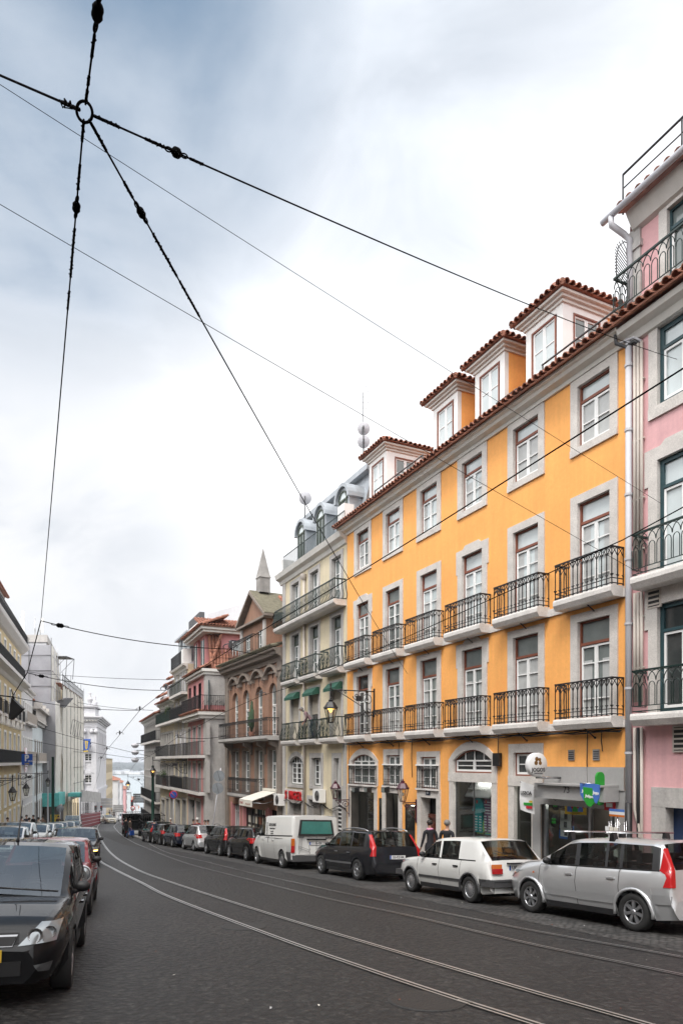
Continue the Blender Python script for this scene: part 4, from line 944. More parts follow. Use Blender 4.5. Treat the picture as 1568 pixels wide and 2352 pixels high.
# ---- yellow cream and grey fronts
cn = [SW + .8 + 1.25 * q for q in range(6)]
rt = facade(K, 'ochre_cream_building', 'ochre and cream building with plant filled green balcony below its tiled roof', SW + .02, SN, K.g(16), 5.3, 'cream_plaster',
 [(3.45, 4.7, ('long', 'green_iron', 'green_frame')), (.45, 2.5, 'long'), (-2.2, -.3, 'long')], cn, w=.75, roof='tile', ground=[(SW + .6, SW + 2, K.g(14), -3.2), (SW + 2.8, SW + 4.2, K.g(16), -3.4), (SW + 5, SW + 6.8, K.g(18), -3.6)])
m = MB(); m.box(SW + .7, SW + 3.6, -3, -.6, 5.4, 8.0, 'sand_plaster'); m.box(SW + 4.2, SW + 5.6, -3, -.8, 5.4, 7.6, 'white_plaster'); m.box(SW + 6, SW + 7.2, -3, -.9, 5.4, 7.2, 'white_plaster'); d = obj('dormer', m, rt)
m = MB()
for a, b, z in ((SW + .5, SW + 3.8, 8.0), (SW + 4., SW + 5.8, 7.6), (SW + 5.8, SW + 7.4, 7.2)): tile_run(m, (a, -.3, z), (b, -.3, z), (0, -1, .5), 1.6, 'terracotta', pitch=.28, r=.12)
obj('dormer_roof', m, d)
J = Fac(*K.w(SN + .02, 0)[:2], -.3646, .931)
cj = [.8 + 1.25 * q for q in range(12)]
rt = facade(J, 'grey_terrace_building', 'long soot grey terrace building with navy iron balconies running its whole length', 0, 16.5, J.g(8) - .3, 4.55, 'grey_plaster',
 [(2.05, 3.9, ('long', 'iron', 'navy_frame')), (-.9, 1.1, None), (-3.9, -1.8, ('long', 'iron', 'navy_frame')), (-6.3, -4.6, ('long', 'iron', 'navy_frame'))], cj, w=.72, roof='tile', ground=[(1 + 3 * q, 2.8 + 3 * q, J.g(2 + 3 * q) - .2, -6.65) for q in range(5)])
m = MB(); m.box(6, 9, -4, -1, 4.6, 6.8, 'white_plaster'); m.box(0.6, 3, -4, -1, 4.6, 7.4, 'white_plaster'); d = obj('dormer', m, rt)
m = MB(); tile_run(m, (.4, -.6, 7.4), (3.2, -.6, 7.4), (0, -1, .5), 1.6, 'terracotta', pitch=.28, r=.12); tile_run(m, (5.8, -.6, 6.8), (9.2, -.6, 6.8), (0, -1, .5), 1.6, 'terracotta', pitch=.28, r=.12); obj('dormer_roof', m, d)
for s, c in ((1.5, 'green pots'), (3.6, 'trailing plant')):
 g = K.root('balcony_plant', 'bushy %s on the dark balcony of the ochre cream building' % c, 'plant', SW + s, .3, z=3.4 if s < 3 else .45)
 m = MB(); rr = random.Random(int(s * 7)); mat('leaf', (.06, .10, .03), .6, var=.4, scale=9)
 zb = 3.44 if s < 3 else -2.2
 for q in range(260):
  p = Vector((SW + s + rr.gauss(0, .45), .3 + rr.gauss(0, .14), zb + .95 + rr.gauss(0, .22))); a = Vector((rr.gauss(0, 1), rr.gauss(0, 1), rr.gauss(0, 1))).normalized() * .09; b = a.cross(Vector((.3, .5, .8))).normalized() * .05
  m.poly([p - a, p + b, p + a, p - b], 'leaf')
 m.box(SW + s - .5, SW + s + .5, .18, .4, zb, zb + .7, 'terracotta'); obj('foliage', m, g)
# striped awnings at its foot
for s, l in ((2.2, 'cream awning with dark stripes'), (6.5, 'plain pale awning')):
 g = J.root('shop_awning', '%s over a shop of the grey terrace building' % l, 'awning', s, .6, z=-6.9)
 m = MB(); za = -6.75 - .06 * s
 for q in range(9): m.hexa([(s - 1.2 + .27 * q, .05, za), (s - .93 + .27 * q, .05, za), (s - .93 + .27 * q, 1.5, za - .75), (s - 1.2 + .27 * q, 1.5, za - .75), (s - 1.2 + .27 * q, .05, za + .04), (s - .93 + .27 * q, .05, za + .04), (s - .93 + .27 * q, 1.5, za - .71), (s - 1.2 + .27 * q, 1.5, za - .71)], 'canvas' if (q % 3 or s > 5) else 'trim_grey')
 obj('canopy', m, g)
# ------------------------------------------------------------------ left-hand buildings (s runs towards the camera)
Lf = Fac(-29.07, 62., .3278, -.9448)
cl = [Lf.sx(x) for x in (38, 33., 22.5, 11.)]; cl = [2.2 + 2.87 * q for q in range(9)]
rt = facade(Lf, 'buttercream_building', 'pale yellow building with white trim and continuous black balconies on the left', 0, 27, Lf.g(6) - .8, 10.2, 'sand_plaster',
 [(7.15, 9.2, ('long', 'iron', 'trim_grey')), (3.45, 5.7, ('each', 'iron', 'trim_grey')), (-.1, 2.2, ('long', 'iron', 'trim_grey')), (-3.4, -1.2, None), (-6.4, -4.0, None)], cl, w=.95, stone='white_paint', sash=False, depth=12)
m = MB(); cornice(m, -.3, 27, [(0, 6.3), (.1, 6.35), (.3, 6.55), (.75, 6.75), (.8, 6.95), (0, 7.0)], 'white_paint'); cornice(m, -.3, 27, [(0, 9.7), (.2, 9.8), (.6, 10.15), (.7, 10.35), (0, 10.4)], 'white_paint')
for s in cl: m.box(s - .9, s - .7, 0, .45, 2.7, 3.2, 'white_paint'); m.box(s + .7, s + .9, 0, .45, 2.7, 3.2, 'white_paint')
obj('cornice', m, rt)
m = MB(); railpath(m, [(.1, -.3), (.1, .55), (27, .55)], 10.4, .85, 'iron', 'plain', step=.2, r=.014, top=.03); m.box(.12, 27, .48, .52, 10.45, 11.1, 'trim_grey'); obj('terrace_railing', m, rt)
m = MB(); m.prism([(-.8, 10.4), (-1.9, 13.6), (-11, 13.6), (-11, 10.4)], 4.0, 27, 'zinc', axis='x'); obj('mansard', m, rt)
for s in cl[1:]:
 m = MB(); m.box(s - .6, s + .6, -2, -.6, 10.4, 12.4, 'white_plaster'); m.box(s - .85, s + .85, -2, -.35, 12.401, 12.6, 'white_paint'); m.box(s - .7, s + .7, -2, -.45, 12.601, 12.85, 'white_paint'); d = obj('dormer', m, rt)
 m = MB(); m.box(s - .35, s + .35, -.599, -.58, 10.7, 12.2, 'pane_mid'); obj('pane', m, d)
xr = Lf.sx(20, -1.3); m = MB(); m.box(xr + .2, 27, -6, -1.6, 13.6, 15.2, 'white_plaster'); tile_run(m, (xr, -1.3, 15.2), (27, -1.3, 15.2), (0, -1, .4), 2, 'terracotta', pitch=.3, r=.13); obj('roof', m, rt)
cW = [-9.2 + 1.9 * q for q in range(5)]
rt = facade(Lf, 'white_office_building', 'narrow white building with stone balcony between pale yellow and pale blue fronts', -10.2, -.02, Lf.g(-5) - .5, 7.0, 'white_plaster',
 [(3.7, 5.6, ('long', 'pipe_beige', 'grey_stone')), (0., 2.2, ('long', 'pipe_beige', 'grey_stone')), (-3.4, -1.4, None), (-6.4, -4.3, None)], cW, w=.85, stone='white_paint', frame='sash_white', panes=('pane_mid', 'pane_dark'))
m = MB(); m.box(-10, -.3, -8, -.8, 7.05, 8.8, 'zinc'); m.box(-3, -1.5, -2, -.3, 7.05, 8.6, 'white_plaster'); m.box(-6, -4.5, -2, -.3, 7.05, 8.6, 'white_plaster'); obj('roof', m, rt)
cB = [-23.5 + 2.6 * q for q in range(5)]
rt = facade(Lf, 'pale_blue_building', 'pale blue building with heavy bracketed parapet of balusters', -25, -10.22, Lf.g(-17) - .5, 4.6, 'blue_plaster',
 [(.0, 2.2, ('long', 'pipe_beige', 'grey_stone')), (-3.6, -1.4, None), (-6.8, -4.6, None)], cB, w=1.0, stone='grey_stone', frame='sash_white', corn=None)
m = MB(); m.box(-25.1, -10.3, 0, .3, 4.0, 4.3, 'grey_stone'); m.box(-25.2, -10.3, 0, .8, 5.55, 5.8, 'lime_stone'); m.box(-25.2, -10.3, 0, .55, 4.3, 4.42, 'lime_stone')
for q in range(36): m.lathe([(.07, 4.42), (.13, 4.7), (.06, 5.1), (.1, 5.55)], (-25 + .41 * q, .35, 0), 'lime_stone', 6)
for q in range(4): m.box(-25.2 + 4.6 * q, -24.3 + 4.6 * q, .1, .9, 5.801, 6.25, 'lime_stone')
m.box(-25, -10.3, -.1, -.02, 4.6, 5.5, 'dark_interior'); obj('balustrade', m, rt)
m = MB(); m.box(-24.5, -11, -8, -1.5, 4.6, 7.4, 'white_plaster'); tile_run(m, (-24.8, -1.0, 7.4), (-10.8, -1.0, 7.4), (0, -1, .35), 2.2, 'terracotta', pitch=.35, r=.15); obj('roof', m, rt)
# red estate-agent board
sg = Lf.root('agency_board', 'red and white agency board on the balcony of the white building', 'sign', -6.1, .5, z=-.3)
s = Lf.sx(60, .55); z = Lf.zx(60, 1740, .55); m = MB(); m.box(s - .9, s + .9, .53, .56, z - .75, z + .85, 'lamp_red'); m.box(s - .9, s + .9, .53, .56, z - 1.3, z - .85, 'lamp_red'); obj('panel', m, sg)
m = MB(); arch_ring(m, s - .45, s + .45, z + .2, .35, .12, .561, .575, 'plate_white', 8)
for q in (-.3, 0, .3): m.box(s + q - .06, s + q + .06, .561, .575, z - .1, z + .4, 'plate_white')
obj('arch_emblem', m, sg); text_mesh('lettering', 'ERA', .5, 'plate_white', sg, frame_mat((s, .565, z - .42 + DZ[sg.name]), (-1, 0, 0), (0, 0, 1)))
# ---- scaffolded buildings
mat('net_grey', (.40, .41, .46), .9, var=.1); netting('net_dark', (.37, .37, .395), .93); netting('net_pale', (.82, .80, .75), .985); mat('teal_sheet', (.10, .42, .40), .7, var=.15); mat('barrier_red', (.22, .015, .025), .6, var=.3, scale=3); mat('hoard_grey', (.40, .39, .38), .8, var=.3, scale=1.2, streak=.3)
T = Fac(-35., 84., -1, 0)       # camera-facing end of the tall scaffold, s to the left
ztop = 14.6
g = T.root('scaffolded_tower', 'tall building end wrapped in grey scaffold netting with mobile antennas on top', 'building', 4, 0, z=T.g(0) - .5)
m = MB()
for e_, z0, z1, mt in ((0, T.g(0) - 1, ztop + .2, 'white_plaster'), (.25, ztop + .201, ztop + 1.1, 'grey_stone')): m.hexa([(1.7 - e_, -.9 + e_, z0), (12, -.9 + e_, z0), (17, -14, z0), (6.2 - e_, -14, z0), (1.7 - e_, -.9 + e_, z1), (12, -.9 + e_, z1), (17, -14, z1), (6.2 - e_, -14, z1)], mt)
obj('wall', m, g); m = MB()
m = MB(); r = random.Random(2)
def sheet(p0, p1, z0, z1, mt, nx, nz, amp):
 P = []
 for i in range(nz + 1):
  row = []
  for j in range(nx + 1):
   a, b = p0[0] + (p1[0] - p0[0]) * j / nx, p0[1] + (p1[1] - p0[1]) * j / nx; w = amp * (math.sin(j * 1.7 + i * .6) + r.uniform(-.6, .6)); row.append((a + (0 if p0[1] == p1[1] else w), b + (w if p0[1] == p1[1] else 0), z0 + (z1 - z0) * i / nz))
  P.append(row)
 m.grid(P, mt)
zmid = T.zx(131, 1612)
sheet((.7, 0), (12, 0), zmid, ztop - .3, 'net_dark', 18, 14, .05); sheet((.7, 0), (3.4, -9), zmid, ztop - .3, 'net_pale', 12, 14, .10)
sheet((0, .4), (12, .4), T.g(0) + 3.2, zmid, 'net_dark', 18, 14, .05); sheet((0, .4), (1.6, -5.6), T.g(0) + 3.2, zmid, 'net_pale', 10, 14, .10); obj('netting', m, g)
m = MB()
for z in [zmid + 1.9 * q for q in range(8)]:
 if z < ztop: m.tube([(.65, .1, z), (12, .1, z)], .035, 'trim_grey', 5); m.tube([(.6, 0, z), (3.3, -9, z)], .035, 'pipe_grey', 5)
for z in [zmid + 3.8 * q for q in range(2)]: m.box(.9, 12, -1.1, -.1, z, z + .12, 'maroon')
for x in (.65, 3.4, 6.2, 9.0): m.tube([(x, .12, T.g(0)), (x, .12, ztop + .6)], .04, 'trim_grey', 5)
for y in (-3, -6, -9): m.tube([(.6 - y * .3, y, T.g(0)), (.6 - y * .3, y, ztop + .2)], .04, 'pipe_grey', 5)
m.box(1.2, 3.2, -8.6, -6, ztop - .8, ztop - .72, 'trim_grey')
for y in (-8.5, -6.1): m.tube([(1.2, y, ztop - .75), (1.4, y, ztop - 3.5)], .04, 'trim_grey', 5); m.tube([(1.2, y, ztop - .75), (3., y, ztop - 2.6)], .03, 'trim_grey', 5)
obj('scaffold_pole', m, g)
m = MB()
for s, z0, h in ((5.0, ztop + 1.1, 3.2), (2.6, ztop + 1.1, 2.3)): m.box(s - .16, s + .16, -1.9, -1.75, z0 + .5, z0 + h, 'white_paint'); m.tube([(s + .25, -1.8, z0), (s + .25, -1.8, z0 + h * .8)], .05, 'steel', 6); m.tube([(s + .25, -1.8, z0 + 1), (s, -1.82, z0 + 1)], .03, 'steel', 5)
m.tube([(3.5, -1.8, ztop + 1.1), (3.5, -1.8, ztop + 3.4)], .06, 'steel', 6); obj('antenna_panel', m, g)
# tilted loading platform
pf = thing('loading_platform', 'dark tilted loading platform sticking out of the scaffold netting', 'platform', at(140, 1612, 88)); pf.scale = (.42, .5, .55)
m = MB(); m.hexa([(-3.2, -2, -1.0), (2.2, -2, -1.6), (2.6, 2.5, .9), (-.2, 3, 1.0), (-3.2, -2, -.85), (2.2, -2, -1.45), (2.6, 2.5, 1.05), (-.2, 3, 1.15)], 'trim_grey')
for q in range(7): m.tube([(-3.2 + .85 * q, -2.05, -.95 - .09 * q), (-.2 + .45 * q, 2.8, 1.1)], .05, 'pipe_grey', 5)
obj('deck', m, pf)
# lower scaffold along the street, running back to the church
S2 = Fac(-41.6, 110., .245, -.97); L2 = 22.5
g = S2.root('scaffolded_house', 'long street house hidden behind pale scaffold sheets', 'building', L2 / 2, 0, z=S2.g(10) - .5)
zt2 = 10.3
m = MB(); m.box(0, L2, -10, -1.6, S2.g(10) - 1, zt2, 'cream_plaster'); obj('wall', m, g)
m = MB(); sheet((0, 0), (L2, 0), S2.g(6) + 4.2, zt2 - .4, 'net_pale', 44, 16, .09); sheet((0, 0), (0, -3), S2.g(6) + 4.2, zt2 - .4, 'net_pale', 6, 16, .07); obj('netting', m, g)
m = MB()
for q in range(7): x = L2 * q / 6; m.tube([(x, .1, S2.g(x)), (x, .1, zt2 + 1.4 + .3 * math.sin(q * 2))], .03, 'trim_grey', 5)
for z in (-3.2, -.9, 1.4, 3.7, 6.0, 8.3): m.tube([(0, .12, z), (L2 * .55, .12, z)], .03, 'trim_grey', 5)
for q in range(5): x = 4 + q * 2.4; m.tube([(x, .14, 5.9), (x + 2.2, .14, 3.8)], .03, 'trim_grey', 5)
for z in (zt2 + .3, zt2 + .9): m.tube([(0, 0, z), (L2, 0, z)], .04, 'trim_grey', 5)
for q in range(18): x = L2 * q / 18; m.box(x, x + .9, -1.3, -.2, zt2 - .2, zt2 - .1, 'terracotta'); m.tube([(x + .3, .0, zt2 - .6), (x + .3, 0, zt2 + 1.0)], .05, 'iron', 5)
obj('scaffold_pole', m, g)
# covered walkway with sheeted parapet and red hoarding
wk = S2.root('covered_walkway', 'scaffold walkway with grubby grey sheeting above a slatted red hoarding', 'hoarding', L2 / 2, 2.4)
m = MB(); Lw = L2 + 3
P = [[(Lw * j / 30 - 1, 2.6 + .05 * math.sin(j * 2.3 + i), S2.g(Lw * j / 30 - 1) + 3.4 + 1.5 * i / 3 + .06 * math.sin(j * 1.7)) for j in range(31)] for i in range(4)]; m.grid(P, 'hoard_grey'); m.grid([[(p[0], p[1] - .04, p[2]) for p in row] for row in P], 'hoard_grey'); obj('parapet_sheet', m, wk)
m = MB()
for j in range(15):
 x = Lw * j / 14 - 1; z = S2.g(x, 2.6); m.tube([(x, 2.5, z), (x, 2.5, z + 4.6)], .045, 'trim_grey', 5); m.tube([(x, 1.0, z), (x, 1.0, z + 3.4)], .045, 'trim_grey', 5)
for h in (.35, .8, 1.25, 1.7, 2.15): m.tube([(-1, 2.66, S2.g(-1) + h), (Lw - 1, 2.66, S2.g(Lw - 1) + h)], .025, 'pipe_grey', 5)
obj('scaffold_pole', m, wk)
m = MB();
for j in range(46): x = Lw * j / 46 - 1; z = S2.g(x, 2.6); m.box(x, x + .36, 2.50, 2.56, z, z + 1.9, 'barrier_red')
obj('red_hoarding', m, wk)
m = MB(); r = random.Random(4)
for q in range(4): x = 2 + q * 4.8; z = S2.g(x) + 4.3; m.box(x, x + 3, .3, 2.3, z, z + .4 + r.uniform(0, .4), 'teal_sheet' if q != 2 else 'black')
obj('tarpaulin', m, wk)
bx = S2.root('site_hoarding', 'teal and grey site hoarding around the foot of the scaffolded tower', 'hoarding', L2 + 3, 2)
m = MB(); x0 = L2 + .5; z = S2.g(x0 + 2); m.box(x0, x0 + 5.0, -1.5, .45, z + 3.0, z + 4.6, 'teal_sheet'); m.box(x0 + .3, x0 + 4.8, -1.2, .3, z, z + 2.99, 'dark_interior'); obj('sheeting', m, bx)
m = MB(); m.box(x0 + 2.9, x0 + 4.9, .46, .52, z + 2.4, z + 3.2, 'lamp_orange'); obj('sign_board', m, bx)
yb = thing('yellow_poster', 'bright yellow poster board at the foot of the green pole', 'poster', ground_at(210, 1912) * 1.)
p = at(128, 1882, 77.); yb.location = (p.x, p.y, gz(p.x, p.y)); m = MB(); zz = p.z - yb.location.z; m.box(-.56, .56, -.04, .04, zz - .9, zz + .5, 'plate_yellow'); m.box(-.62, -.561, -.06, .06, 0, zz + .55, 'trim_grey'); m.box(.561, .62, -.06, .06, 0, zz + .55, 'trim_grey'); m.box(-.62, .62, -.06, .06, zz + .551, zz + .62, 'trim_grey'); obj('board', m, yb)
text_mesh('lettering', 'MUCO', .3, 'trim_grey', yb, frame_mat((0, -.05, zz + .3), (1, 0, 0), (0, 0, 1))); m = MB(); m.box(.1, .42, -.05, -.041, zz - .5, zz + .05, 'green_iron'); m.box(-.45, -.3, -.05, -.041, zz - .55, zz - .1, 'trim_grey'); obj('print', m, yb)
# ---- church at the bend
Q = Fac(-44.6, 125., -.964, -.266); WQ = 6.2
zq = lambda y: (HZ - y) / FL * 125
Q0 = Q.sx(224)
g = Q.root('church', 'pale stone church with oval window, ionic pilasters and urn finials', 'church', 4, 0, z=Q.g(0) - .5)
x0, x1 = Q.sx(222), Q.sx(181); cx = Q.sx(199)
e = 4.3556
cy = lambda y: zq((2580 + y / e) * .6125)
cw_ = [(cx - .95, cx + .95, cy(945), cy(880)), (cx - .9, cx + .9, cy(1185), cy(1085)), (cx - 1.0, cx + 1.0, cy(1545), cy(1430))]
m = MB(); wall(m, x0, x1, Q.g(0) - 1, cy(560), cw_, 'church_stone'); shell(m, x0, x1, Q.g(0) - 5, cy(560), 26, 'church_stone'); m.box(x0 + .3, x1, -9, -.3, cy(560) + .002, cy(290), 'church_stone'); obj('wall', m, g)
m = MB()
for z0, o in ((560, .2), (530, .5), (505, .8), (485, 1.0)): m.box(x0 - o, x1 + .2, -26 - o, o, cy(z0), cy(z0 - 22), 'church_stone')
m.box(x0 - .1, x1, -9.3, .15, cy(310), cy(285), 'church_stone'); m.box(x0 - .12, x1, -26.1, .12, cy(640), cy(620), 'church_stone'); m.box(x0 - .3, x1, -26.2, .3, cy(1700), cy(1665), 'church_stone'); m.box(x0 - .2, x1, -26.15, .2, cy(1740), cy(1705), 'church_stone')
for xx in (x0 + .02, x0 + 2.0): m.box(xx, xx + .9, .002, .25, cy(1700), cy(760), 'church_stone'); m.ball((xx + .1, .3, cy(715)), .42, 'church_stone', 8); m.ball((xx + .85, .3, cy(715)), .42, 'church_stone', 8); m.box(xx - .1, xx + 1.0, .002, .4, cy(680), cy(665), 'church_stone')
for q in range(16): m.box(x0 + .5 * q, x0 + .5 * q + .25, .2, .75, cy(545), cy(528), 'cornice_white')
for q in range(6): m.box(x0 - .25, x0 - .002, -1.2 - 4.4 * q, -.2 - 4.4 * q, cy(1180), cy(700), 'church_stone')
obj('stonework', m, g)
for i, (a, b, c, d) in enumerate(cw_):
 m = MB()
 if i == 0:
  m.lathe([(.75, 0), (1.0, .0), (1.0, .2), (.75, .2)], (0, 0, 0), 'church_stone', 20, 'y'); m.v = [(cx + x * 1.05, y, (c + d) / 2 + z * .62) for x, y, z in m.v]
  for sx in (-1, 1): pass
 else: m.box(a - .3, a, -.2, .15, c - .3, d + .3, 'church_stone'); m.box(b, b + .3, -.2, .15, c - .3, d + .3, 'church_stone'); m.box(a, b, -.2, .15, c - .3, c, 'church_stone'); m.box(a, b, -.2, .15, d, d + .3, 'church_stone'); m.prism([(a - .4, d + .3), (b + .4, d + .3), (cx, d + 1.1)], 0.002, .25, 'church_stone')
 w_ = obj('window', m, g); m = MB(); m.poly([(a, -.3, c), (b, -.3, c), (b, -.3, d), (a, -.3, d)], 'pane_dark')
 if i == 0:
  for k in range(20):
   t0, t1 = 2 * math.pi * k / 20, 2 * math.pi * (k + 1) / 20; f0 = (cx + .8 * math.cos(t0), (c + d) / 2 + .47 * math.sin(t0)); f1 = (cx + .8 * math.cos(t1), (c + d) / 2 + .47 * math.sin(t1)); sg = lambda p: (cx + (.97 if p[0] > cx else -.97), p[1])
   far = lambda p: (cx + (p[0] - cx) * 1.35, (c + d) / 2 + (p[1] - (c + d) / 2) * 1.9); m.poly([(f0[0], -.02, f0[1]), (f1[0], -.02, f1[1]), (far(f1)[0], -.02, far(f1)[1]), (far(f0)[0], -.02, far(f0)[1])], 'church_stone')
 for q in (.33, .66): m.box(a + (b - a) * q - .05, a + (b - a) * q + .05, -.28, -.2, c, d, 'sash_white'); m.box(a, b, -.28, -.2, c + (d - c) * q - .04, c + (d - c) * q + .04, 'sash_white')
 obj('pane', m, w_)
for dx, dy in ((x0 + 1.2, -.7), (x0 + .9, -7.5)):
 m = MB(); z = cy(288); m.lathe([(r_ * .55, h_ * .55) for r_, h_ in [(.6, 0), (.4, .25), (.3, .6), (.75, 1.2), (.95, 2.0), (1.0, 2.2), (.5, 2.5), (.35, 2.8), (.5, 3.1), (.2, 3.4), (.45, 3.9), (.5, 4.1), (.001, 4.6)]], (dx, dy, z), 'church_stone', 12); obj('urn_finial', m, g)
# banners on the church front
bn = thing('blue_banner', 'blue banner with yellow border and lyre-like emblem on the church corner', 'banner', at(190, 1715, 123.5)); u = 123.5 / FL
m = MB(); m.hexa([(0, 0, -13 * u), (13 * u, 0, -9 * u), (18.5 * u, 0, 17 * u), (-.5 * u, 0, 17 * u), (0, .06, -13 * u), (13 * u, .06, -9 * u), (18.5 * u, .06, 17 * u), (-.5 * u, .06, 17 * u)], 'plate_blue'); obj('cloth', m, bn)
m = MB(); m.box(-.6 * u, 1.0 * u, -.04, -.005, -13 * u, 16.5 * u, 'plate_yellow'); m.box(1.1 * u, 12.5 * u, -.04, -.005, -12.5 * u, -9 * u, 'plate_yellow'); m.prism([(5 * u, 13 * u), (12.5 * u, 13 * u), (11 * u, -3 * u), (8 * u, -7 * u), (6 * u, -3 * u)], -.03, -.004, 'plate_yellow'); m.box(7.2 * u, 8.0 * u, -.05, -.031, -3 * u, 11 * u, 'plate_blue'); m.box(9.4 * u, 10.2 * u, -.05, -.031, -3 * u, 11 * u, 'plate_blue'); obj('emblem', m, bn)
bn = thing('navy_banner', 'narrow navy banner with yellow lettering by the lowest church window', 'banner', at(184, 1806, 124)); m = MB(); m.box(0, .75, 0, .08, -1.75, 1.2, 'navy_frame'); m.box(-.3, 1.0, .08, .12, 1.2, 1.3, 'iron'); obj('cloth', m, bn)
text_mesh('lettering', 'MUSEU', .62, 'plate_yellow', bn, frame_mat((.37, -.01, -.3), (0, 0, -1), (1, 0, 0)))
# ---- cream flank behind the church and the lower street
E = Fac(-44.8 + .26 * 55, 125 + 55., -.0, -1)
def far_house(name, label, x, y, w, d, h, plast, rot=0., roof='terracotta', rows=3, cols=3, group='houses down the lower street'):
 """a whole small house: walls, hipped tile roof and windows cut into the two visible sides"""
 zb = gz(x, y) - 1.5; t = thing(name, label, 'house', (x, y, zb), rot, group)
 m = MB(); fl = (h + 1) / (rows + .35); H = []
 for r_ in range(rows):
  for c_ in range(cols): a = -w / 2 + w * (c_ + .5) / cols; H.append((a - .45, a + .45, 1.2 + fl * r_ + .8, 1.2 + fl * r_ + .8 + fl * .55))
 hs = MB()
 wall(m, -w / 2, w / 2, 0, h + 1.5, H, plast, -d / 2)
 D = []
 kk = max(2, int(d / 2.6))
 for r_ in range(rows):
  for c_ in range(kk): a = -d / 2 + d * (c_ + .5) / kk; D.append((a - .45, a + .45, 1.2 + fl * r_ + .8, 1.2 + fl * r_ + .8 + fl * .55))
 tm = MB(); wall(tm, -d / 2, d / 2, 0, h + 1.5, D, plast, 0)
 for sg in (1,): m_ = [(sg * w / 2, x_, z_) for x_, y_, z_ in tm.v]; b = len(m.v); m.v += m_; [m.face([b + i for i in f], plast) for f in tm.f]
 m.poly([(-w / 2, -d / 2, 0), (-w / 2, d / 2, 0), (-w / 2, d / 2, h + 1.5), (-w / 2, -d / 2, h + 1.5)], plast); m.poly([(-w / 2, d / 2, 0), (w / 2, d / 2, 0), (w / 2, d / 2, h + 1.5), (-w / 2, d / 2, h + 1.5)], plast); obj('wall', m, t)
 for a, b, c, e in H: m = MB(); m.poly([(a, -d / 2 + .2, c), (b, -d / 2 + .2, c), (b, -d / 2 + .2, e), (a, -d / 2 + .2, e)], 'pane_dark'); obj('window', m, t)
 for a, b, c, e in D: m = MB(); x_ = w / 2 - .2; m.poly([(x_, a, c), (x_, b, c), (x_, b, e), (x_, a, e)], 'pane_dark'); obj('window', m, t)
 m = MB(); z = h + 1.5; o = .4; A = [(-w / 2 - o, -d / 2 - o, z), (w / 2 + o, -d / 2 - o, z), (w / 2 + o, d / 2 + o, z), (-w / 2 - o, d / 2 + o, z)]
 rr = min(w, d) * .22
 if w > d: r0, r1 = (-w / 2 + d / 2, 0, z + rr), (w / 2 - d / 2, 0, z + rr)
 else: r0, r1 = (0, -d / 2 + w / 2, z + rr), (0, d / 2 - w / 2, z + rr)
 if w > d: F_ = [(A[0], A[1], r1, r0), (A[1], A[2], r1), (A[2], A[3], r0, r1), (A[3], A[0], r0)]
 else: F_ = [(A[0], A[1], r0), (A[1], A[2], r1, r0), (A[2], A[3], r1), (A[3], A[0], r0, r1)]
 for q in F_: m.poly(q, roof)
 m.poly(A[::-1], 'cornice_white'); obj('roof', m, t)
 return t
rt2 = R(14)
far_house('cream_flank', 'long cream wing with a green roof screen behind the church', -60.6, 162.6, 10, 28, 14.5, 'church_cream', R(15.4), 'zinc', rows=4, cols=3, group=None)['category'] = 'building'
rh = random.Random(9)
lab = ['cream house with a steep red roof', 'white house with rusty red roof and chimney', 'pale pink house stepping down the slope', 'blue grey house beside the pink one', 'white end house nearest the river on the left', 'tall white block closing the lower street', 'ochre house low on the right of the street']
for i, (x, y, w, d, h, pl, rf) in enumerate(((-69., 194, 11, 18, 11.8, 'white_plaster', 'terracotta'), (-77., 222, 11, 18, 13.2, 'white_plaster', 'terracotta'), (-84.6, 250, 11, 20, 13, 'pink_plaster', 'terracotta'), (-94, 285, 12, 22, 14, 'blue_plaster', 'zinc'), (-103.5, 320, 12, 22, 12.5, 'white_plaster', 'terracotta'), (-120, 375, 16, 24, 12, 'white_plaster', 'zinc'), (-139, 430, 22, 24, 11, 'white_plaster', 'terracotta'))):
 far_house('row_house', lab[i] + ' down the hill', x, y, w, d, h, pl, R(16.5), rf, rows=4, cols=3)
# ---- the street goes on behind the viewer
Z1 = Fac(*Y.w(-7.4, 0)[:2], -Y.u[0], -Y.u[1]); Z1 = Fac(*Y.w(-38, 0)[:2], *Y.u)
facade(Z1, 'town_house', 'dark brown house on the right side behind the viewer', 0, 30.5, Z1.g(10), 12.5, 'brown_plaster', [(7, 9, None), (3.9, 6.1, None), (.8, 3.2, None)], [1.6 + 2.9 * q for q in range(10)], w=1.1)
Z2 = Fac(*Lf.w(27.1, 0)[:2], *Lf.u)
facade(Z2, 'grey_house', 'grey house alongside the viewer on the left', 0, 64, Z2.g(30), 11.5, 'grey_plaster', [(6.8, 8.9, None), (3.6, 5.9, None), (.4, 2.8, None), (-2.6, -.6, None)], [1.6 + 3.1 * q for q in range(20)], w=1.15)
Z3 = Fac(-2, -34., 1, .15)
facade(Z3, 'brown_house', 'tall brown house closing the street behind the viewer', -24, 24, 0, 16, 'brown_plaster', [(9.5, 11.6, None), (6, 8.2, None), (2.6, 4.9, None)], [-22 + 3. * q for q in range(15)], w=1.15)
